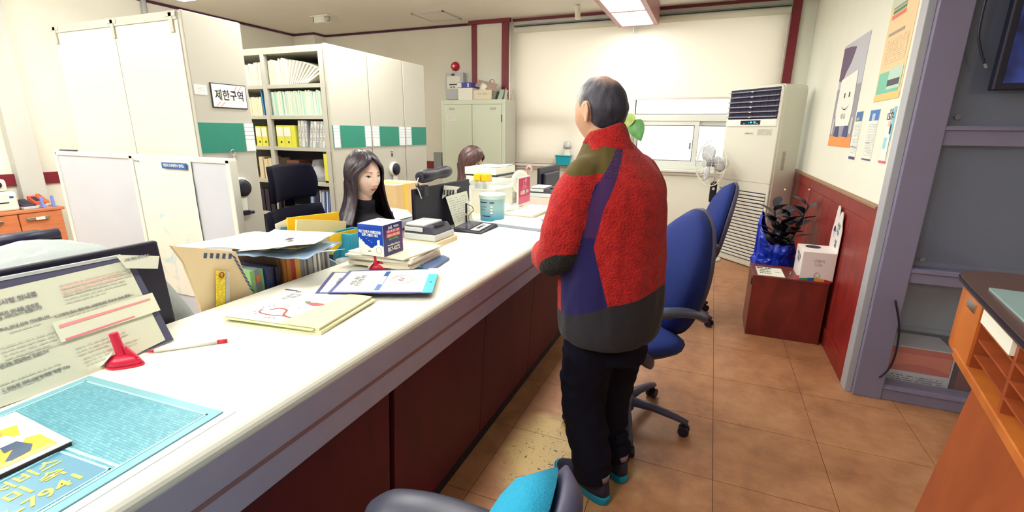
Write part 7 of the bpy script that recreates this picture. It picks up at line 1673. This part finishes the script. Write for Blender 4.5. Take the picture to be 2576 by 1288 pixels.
for i in range(NA):
    th = 2*pi*i/NA; r = []
    for z, a, b, cy in prof:
        ff = .006*noise.noise(Vector((cos(th)*3, sin(th)*3, z*4)))+.004*noise.noise(Vector((cos(th)*7, sin(th)*7, z*11)))
        c_, s_ = cos(th), sin(th); e = .88
        sx = math.copysign(abs(c_)**e, c_); sy = math.copysign(abs(s_)**e, s_)
        hump = .02*exp(-((z-1.24)/.1)**2) if s_ < 0 else .0
        r.append(Vector(((a+ff)*sx-.018*sst(1.3, 1.43, z), (b+ff+hump*abs(s_))*sy+cy+.018*sst(1.3, 1.43, z), z)))
    P.append(r)
mb = MB(); mb.loft([[P[i][j] for i in range(NA)] for j in range(len(prof))])
SLV = {}
for s in (-1, 1):
    q = catmull([(s*.085, .004, 1.335, .048), (s*.140, .004, 1.306, .066), (s*.185, .008, 1.24, .079), (s*.208, .020, 1.14, .084), (s*.218, .042, 1.05, .080), (s*.205, .085, .998, .074), (s*.16, .17, .975, .066), (s*.105, .265, .962, .056), (s*.080, .305, .955, .046)], 8)
    SLV[s] = q; m1_ = MB(); m1_.tube([p[:3] for p in q], [p[3] for p in q], 40, up=(0, 1, 0))
    for v in m1_.v:
        f = .010*noise.noise(Vector((v.x*12, v.y*12, v.z*9+s*5)))+.004*noise.noise(v*32); c0 = min(q, key=lambda p: (p[0]-v.x)**2+(p[1]-v.y)**2+(p[2]-v.z)**2); n_ = (v-Vector(c0[:3]))
        if n_.length > 1e-4: v += n_.normalized()*f
    mb.add(m1_.v, m1_.f)
jme = fuse(mb, .0062, 7)
AT = {k: [] for k in ('navy', 'stripe', 'olive', 'hem', 'elbow')}
for v in jme.vertices:
    x, y, z = v.co; deg = math.degrees(math.atan2(y, x)) % 360
    pr = min(prof, key=lambda p: abs(p[0]-z)); tq = sqrt((x/(pr[1]+.004))**2+((y-pr[3])/(pr[2]+.012))**2); s = -1 if x < 0 else 1
    ds = min((sqrt((p[0]-x)**2+(p[1]-y)**2+(p[2]-z)**2)/p[3]) for p in SLV[s])
    tb = interp(((.6, 224), (.87, 223), (1.07, 207), (1.2, 214), (1.33, 228), (1.43, 242)), z)
    onsl = z < 1.36 and ds < 1.16 and tq > 1.035 and z < 1.33
    ol_z = interp(((110, 1.40), (150, 1.335), (185, 1.305), (212, 1.318), (240, 1.35)), deg)
    AT['olive'].append(min(tb-16-deg, deg-110, (z-ol_z)*100) if x < .0 else -1.)
    if onsl:
        AT['navy'].append(-1.); AT['stripe'].append(-1.); AT['hem'].append(-1.); AT['elbow'].append((.105-(v.co-Vector((s*.215, .0, .95))).length)*100 if z < 1.04 else -1.)
    else:
        AT['navy'].append(min(deg-163, tb-deg, (1.30-z)*100)); AT['stripe'].append(min(deg-(tb-17), tb-deg, (z-1.10)*100))
        AT['hem'].append((interp(((0, .91), (165, .785), (188, .80), (226, .865), (290, .905), (360, .91)), deg)-z)*100); AT['elbow'].append(-1.)
jk = meshpart('jacket', jme, JM, man); jk['label'] = 'red fleece jacket with navy side panels and dark hem'
for k, v in AT.items(): attr(jme, k, v)
P = []; PI_ = []
for i in range(48):
    th = 2*pi*i/48; c_, s_ = cos(th), sin(th); r = []
    for k, (z, a, b) in enumerate(((1.385, .100, .088), (1.41, .083, .083), (1.445, .076, .080), (1.468, .072, .077), (1.474, .066, .071), (1.465, .062, .067), (1.42, .062, .066))):
        r.append(Vector((-.022-.012*(z-1.4)/.07+a*c_, .018+.018*(z-1.4)/.07+b*s_, z-.060*max(0, s_)*(k > 1)-.022*max(0, -c_)*(k > 1)+.010*max(0, -s_)*(k > 1))))
    P.append(r)
cl = part('collar', MB().grid(P, wrap=True), JM, jk, smooth=True)
nv = len(cl.data.vertices)
for k in ('stripe', 'olive', 'hem', 'elbow'): attr(cl.data, k, [-1.]*nv)
attr(cl.data, 'navy', [1. if (i % 7) >= 5 else (-.5 if i % 7 < 4 else 0.) for i in range(nv)])
# trousers
TRO = mat('trousers_black', (9, 9, 26), .85, var=.1, vs=30, spec=.2)
mb = MB()
limb(mb, [(0, -.015, .60, .165, .125), (0, -.015, .72, .172, .132), (0, -.012, .86, .165, .125)], n=24)
for s in (-1, 1):
    ax_, ay_ = (-.087, -.080) if s < 0 else (.076, -.040)
    limb(mb, [(s*.082, -.015, .76, .100, .115), (s*.084, -.005, .60, .098, .112), ((s*.084+ax_)/2+.004*s, .01, .42, .086, .094), (ax_, ay_+.055, .26, .080, .084), (ax_, ay_+.02, .14, .074, .080), (ax_, ay_+.008, .078, .070, .078)], n=24)
tme = fuse(mb, .007, 5)
for v in tme.vertices:
    f = .005*noise.noise(v.co*14)+.005*noise.noise(Vector((v.co.x*9, v.co.y*9, v.co.z*30))); v.co.x += f; v.co.y -= f
meshpart('trousers', tme, TRO, man)
text('CCF', .022, WHITEINK, man, basis((-.172, -.005, .63), (0, 0, 1), (0, 1, 0)), bold=.02)
SOLE = mat('sole_cyan', (0, 132, 164), .5); SHOE = mat('shoe_navy', (36, 32, 56), .7, var=.1, vs=60, bump=.2, bs=200); SOCK = mat('shoe_collar_plaid', (120, 104, 108), .8, var=.25, vs=70)
for s in (-1, 1):
    ax_, ay_ = (-.087, -.080) if s < 0 else (.076, -.040); Tsh = Matrix.Translation((ax_, ay_, 0)) @ Matrix.Rotation(-s*.12, 4, 'Z')
    ol = [(.034, -.052), (.040, -.01), (.040, .05), (.050, .12), (.046, .175), (.026, .208), (-.006, .212), (-.034, .185), (-.044, .12), (-.036, .05), (-.037, -.01), (-.032, -.052), (-.016, -.072), (.016, -.072)]
    ol = [(p[0], p[1]) for p in catmull(ol+[ol[0]], 3)][:-1]
    so = part('sole', MB().loft([[Tsh @ Vector((x*f, y*f+.004*(1-f), z+.012*sst(.12, .21, y)*(z > .0))) for x, y in ol] for z, f in ((0.0, .95), (.008, 1.0), (.026, 1.0), (.034, .97))]), SOLE, man, smooth=False, bevel=.003)
    rings = []
    for z, fx, y0, y1 in ((.030, .95, -.066, .205), (.050, .92, -.066, .196), (.066, .84, -.064, .165), (.082, .78, -.062, .115), (.098, .74, -.060, .075), (.112, .72, -.060, .055)):
        rings.append([Tsh @ Vector((x*fx, y0+(y+.072)/(.284)*(y1-y0), z+.008*sst(.05, -.07, y))) for x, y in ol])
    up = part('shoe_upper', MB().loft(rings), SHOE, man, smooth=True)
    part('shoe_collar', MB().loft([[Tsh @ Vector((x*.75, -.062+(y+.072)/.284*.125, z)) for x, y in ol] for z in (.100, .122)]), SOCK, up, smooth=True)
    part('heel_tab', MB().box(.026, .033, -.02, -.008, .052, .064, 0, Tsh), YELLOWO, up)

# ---- seated women, long hair
def long_hair(M, mt, length, front=122., flare=.05, seed=0., fr_len=None, part_x=.0):
    P = []; NU, NV = 84, 46
    for i in range(NU+1):
        u = 2*i/NU-1; r = []
        for j in range(NV+1):
            t = j/NV; tt = t/.42
            fm = 180-(180-front)*sst(.30, .92, min(tt, 1)) if tt < 1 else front
            ph = radians(u*fm); al = radians(8+94*min(tt, 1)) if True else 0
            w = 1+.025*noise.noise(Vector((u*9, t*2, seed)))
            x = sin(al)*.090*sin(ph)*w+part_x*(1-min(tt, 1)); y = -sin(al)*.112*cos(ph)*w+.004; z = .131*cos(al)
            if tt > 1:
                f = (t-.42)/.58; L = length if fr_len is None else length+(fr_len-length)*sst(.55, 1., abs(u))
                z = .131*cos(radians(102))-L*f; ex = flare*sst(.15, 1, f)
                x = .088*sin(ph)*w*(1+.5*sst(.1, .9, f))+math.copysign(ex*.4, sin(ph))*abs(sin(ph)); y = -.110*cos(ph)*w-ex*max(0, cos(ph))+.035*max(0, -cos(ph))*f
                x += .012*noise.noise(Vector((u*7, f*2.2, seed+3))); y += .014*noise.noise(Vector((u*6, f*2.5, seed+7)))
            s = .004*noise.noise(Vector((u*34, t*1.6, seed+1)))+.002*noise.noise(Vector((u*80, t*2.5, seed)))
            n_ = Vector((sin(ph), -cos(ph), .2)); r.append(Vector((x, y, z))+n_*s)
        P.append(r)
    # hair hangs straight down from the head's place whatever the head's tilt
    T0 = Matrix.Translation(M.translation) @ Matrix.Rotation(M.to_euler().z, 4, 'Z'); out = []
    for r in P:
        q = []
        for j, p in enumerate(r):
            f = sst(.30, .50, j/NV); q.append((M @ p).lerp(T0 @ p, f))
        out.append(q)
    return MB().grid(out)
def seated(label, loc, rz, headc, hyaw, hpitch, skin, top, hairm, hl, fem=True, lean=.0, face=True, voxel=.004, arms=None, kw={}, sub='dark top'):
    t = thing('person', label, 'person', loc, rz)
    H = Matrix.Translation(headc) @ Matrix.Rotation(hyaw, 4, 'Z') @ Matrix.Rotation(hpitch, 4, 'X'); hc = Vector(headc)
    sh = Vector((hc.x*.7, hc.y-.03, hc.z-.205)); hip = Vector((0, -.02, .52))
    mb = MB(); head_shape(mb, H, fem, ears=not hairm)
    limb(mb, [(*(sh+Vector((0, -.005, -.02))), .062, .055), (*sh.lerp(hc, .45), .046, .048), (*sh.lerp(hc, .8), .044, .050)])
    mid = hip.lerp(sh, .5)
    tor = [(*hip, .155, .115), (*hip.lerp(sh, .3), .135, .10), (*hip.lerp(sh, .65), .145, .105), (*hip.lerp(sh, .88), .160, .085), (*(sh+Vector((0, 0, -.01))), .080, .05)]
    limb(mb, tor)
    A = arms or [[(s*.165, 0, 0), (s*.200, .0, -.13), (s*.215, .02, -.235), (s*.16, .13, -.225), (s*.11, .19, -.215)] for s in (-1, 1)]
    AW_ = []
    for s, pl in zip((-1, 1), A):
        pw = [sh+Vector(p)+Vector((0, 0, -.03)) for p in pl]; AW_.append(pw)
        limb(mb, [(*p, r) for p, r in zip(pw, (.045, .040, .036, .030, .025))])
        hand_shape(mb, pw[-1], pw[-1]-pw[-2], (0, 0, 1), -s, .92, .35)
        limb(mb, [(s*.085, 0, .52, .085), (s*.09, .20, .50, .078), (s*.09, .40, .49, .062), (s*.09, .42, .30, .052), (s*.09, .42, .08, .042)]); limb(mb, [(s*.09, .40, .05, .035), (s*.09, .48, .04, .035), (s*.09, .56, .03, .028)])
    me = fuse(mb, voxel, 4); bd = meshpart('body', me, skin, t)
    if face: face_details(me, H, bd, fem, mat('lip_woman', (206, 84, 84), .4), mat('brow_dark', (96, 66, 60), .8))
    mb = MB(); q = [(x, y, z, a+.016, b+.016) for x, y, z, a, b in tor]; q[-1] = (*(sh+Vector((0, 0, .004))), .095, .07); q.append((*(sh+Vector((0, .012, .045))), .062, .062)); q.append((*(sh+Vector((0, .022, .085))), .056, .058)); limb(mb, q, n=28)
    for pw in AW_: limb(mb, [(*p, r) for p, r in zip([pw[0]+Vector((0, 0, .004))]+pw[1:], (.062, .055, .050, .044, .038))], n=20)
    tm_ = fuse(mb, .006, 6)
    for v in tm_.vertices: v.co += Vector((1, 1, 0))*(.004*noise.noise(v.co*16)+.003*noise.noise(v.co*40))
    meshpart('top', tm_, top, t)
    mb = MB(); limb(mb, [(0, -.02, .50, .165, .12), (0, -.02, .58, .155, .115)], n=20)
    for s in (-1, 1): limb(mb, [(s*.085, -.02, .52, .098), (s*.09, .20, .50, .090), (s*.09, .42, .49, .074), (s*.09, .43, .30, .064), (s*.09, .42, .09, .058)])
    meshpart('trousers', fuse(mb, .008, 5), TRO, t)
    for s in (-1, 1): part('shoe', MB().pillow(circ(.04, 20, .125), Matrix.Translation((s*.09, .47, .02)), .055, .02, 5), BLACKP, t, smooth=True)
    if hairm: part('hair', long_hair(H, hairm, hl, **kw), hairm, t, smooth=True, solid=.010)
    return t, H
HAIRD = hairmat('hair_dark', (20, 14, 26), (58, 38, 56), (7, 7, .55), 10., .32)
HAIRB = hairmat('hair_brown', (44, 26, 30), (98, 62, 60), (7, 7, .55), 10., .34)
gl = ray(916, 441); gpos = CAM+gl*2.45
seated('young woman with long dark hair in a black top sitting behind the counter', (gpos.x-.02, gpos.y+.0, 0), radians(-90), (.0, .02, gpos.z), radians(-15), radians(-3), SKINF, mat('top_black', (14, 13, 30), .8, bump=.15, bs=120), HAIRD, .34, kw=dict(front=117., flare=.10, seed=2., part_x=.012), voxel=.0034)
g2 = ray(1183, 405); g2p = CAM+g2*4.05
seated('far clerk with long brown hair bending over papers by the green cabinet', (g2p.x-.08, g2p.y, 0), radians(-84), (0, .08, g2p.z), radians(4), radians(-20), SKINF, mat('top_slate', (84, 92, 116), .8), HAIRB, .36, kw=dict(front=126., flare=.04, seed=9.), voxel=.005)
# clerk in grey, bent forward, head beyond the left edge of the picture
def grey_clerk():
    t = thing('person', 'clerk in a grey sweatshirt bending down at the left edge', 'person', (-2.02, 1.10, 0), radians(180))
    H = Matrix.Translation((0, .66, .985)) @ Matrix.Rotation(radians(-50), 4, 'X')
    tor = [(0, 0, .53, .16, .13), (0, .06, .70, .155, .125), (0, .16, .86, .175, .125), (0, .30, .945, .185, .115), (0, .42, .965, .15, .085), (0, .49, .965, .08, .06)]
    arms = [[(s*.17, .38, .93), (s*.24, .42, .80), (s*.25, .45, .68), (s*.18, .62, .62), (s*.14, .70, .60)] for s in (-1, 1)]
    mb = MB(); head_shape(mb, H, False); limb(mb, [(0, .44, .955, .062), (0, .53, .965, .055), (0, .62, .975, .055)]); limb(mb, tor)
    for s, pl in zip((-1, 1), arms):
        limb(mb, [(*p, r) for p, r in zip(pl, (.052, .045, .040, .034, .028))]); hand_shape(mb, pl[-1], Vector(pl[-1])-Vector(pl[-2]), (0, 0, 1), -s, 1., .4)
        limb(mb, [(s*.09, 0, .53, .09), (s*.10, .22, .51, .08), (s*.10, .42, .50, .065), (s*.10, .44, .30, .055), (s*.10, .43, .08, .045)]); limb(mb, [(s*.10, .41, .05, .038), (s*.10, .50, .04, .038), (s*.10, .59, .03, .03)])
    me = fuse(mb, .005, 4); bd = meshpart('body', me, SKINM, t); face_details(me, H, bd, False, mat('lip_man', (176, 110, 96), .5), mat('brow_black', (40, 34, 36), .8))
    mb = MB(); limb(mb, [(x, y, z, a+.02, b+.02) for x, y, z, a, b in tor]+[(0, .56, .965, .085, .075)], n=30)
    for pl in arms: limb(mb, [(*p, r) for p, r in zip(pl, (.085, .070, .062, .055, .046))], n=22)
    sm_ = fuse(mb, .007, 8)
    for v in sm_.vertices: v.co += Vector((.3, .4, 1))*(.010*noise.noise(Vector((v.co.x*9, v.co.y*7, v.co.z*9)))+.006*noise.noise(v.co*22))
    meshpart('sweatshirt', sm_, mat('sweat_grey', (158, 166, 166), .9, var=.05, vs=50, bump=.15, bs=300), t)
    mb = MB(); limb(mb, [(0, -.01, .50, .17, .13), (0, 0, .60, .165, .13)], n=20)
    for s in (-1, 1): limb(mb, [(s*.09, 0, .53, .10), (s*.10, .22, .51, .092), (s*.10, .43, .50, .076), (s*.10, .44, .30, .066), (s*.10, .43, .09, .06)])
    meshpart('trousers', fuse(mb, .008, 5), TRO, t)
    for s in (-1, 1): part('shoe', MB().pillow(circ(.042, 20, .13), Matrix.Translation((s*.10, .50, .02)), .055, .02, 5), BLACKP, t, smooth=True)
    P = []
    for i in range(60):
        a = 2*pi*i/60; r = []
        for j in range(40):
            b = pi/2-radians(2)-j/39*radians(100 if sin(a) < .3 else 60); d = Vector((cos(a)*cos(b), sin(a)*cos(b), sin(b))); q = head_point(d, False); r.append(H @ (q*1.07))
        P.append(r)
    part('hair', MB().grid(P, wrap=True), HAIRD, t, smooth=True, solid=.006)
grey_clerk()
def stool(lab, loc):
    t = thing('office_stool', lab, 'stool', loc, 0, 'stools under the seated clerks')
    part('seat', MB().lathe([(0, .37), (.18, .37), (.19, .39), (.18, .425), (0, .43)], 28), MESHB, t, smooth=True)
    part('gas_column', MB().lathe([(0, .06), (.025, .06), (.025, .37), (0, .37)], 14), DARKP, t)
    for k in range(5):
        a = 2*pi*k/5; d = Vector((cos(a), sin(a), 0)); lg = part('leg', MB().tube([Vector((0, 0, .08)), d*.24+Vector((0, 0, .06))], [.025, .016], 8), BLACKP, t, smooth=True)
        part('caster', MB().tube([d*.24+Vector((-d.y*.02, d.x*.02, .025)), d*.24+Vector((d.y*.02, -d.x*.02, .025))], .025, 12), BLACKP, lg)
stool('round stool under the far brown-haired clerk', (g2p.x-.10, g2p.y, 0))
stool('round stool under the clerk in the grey sweatshirt', (-2.02, 1.10, 0))
bpy.data.scenes.remove(TMP)
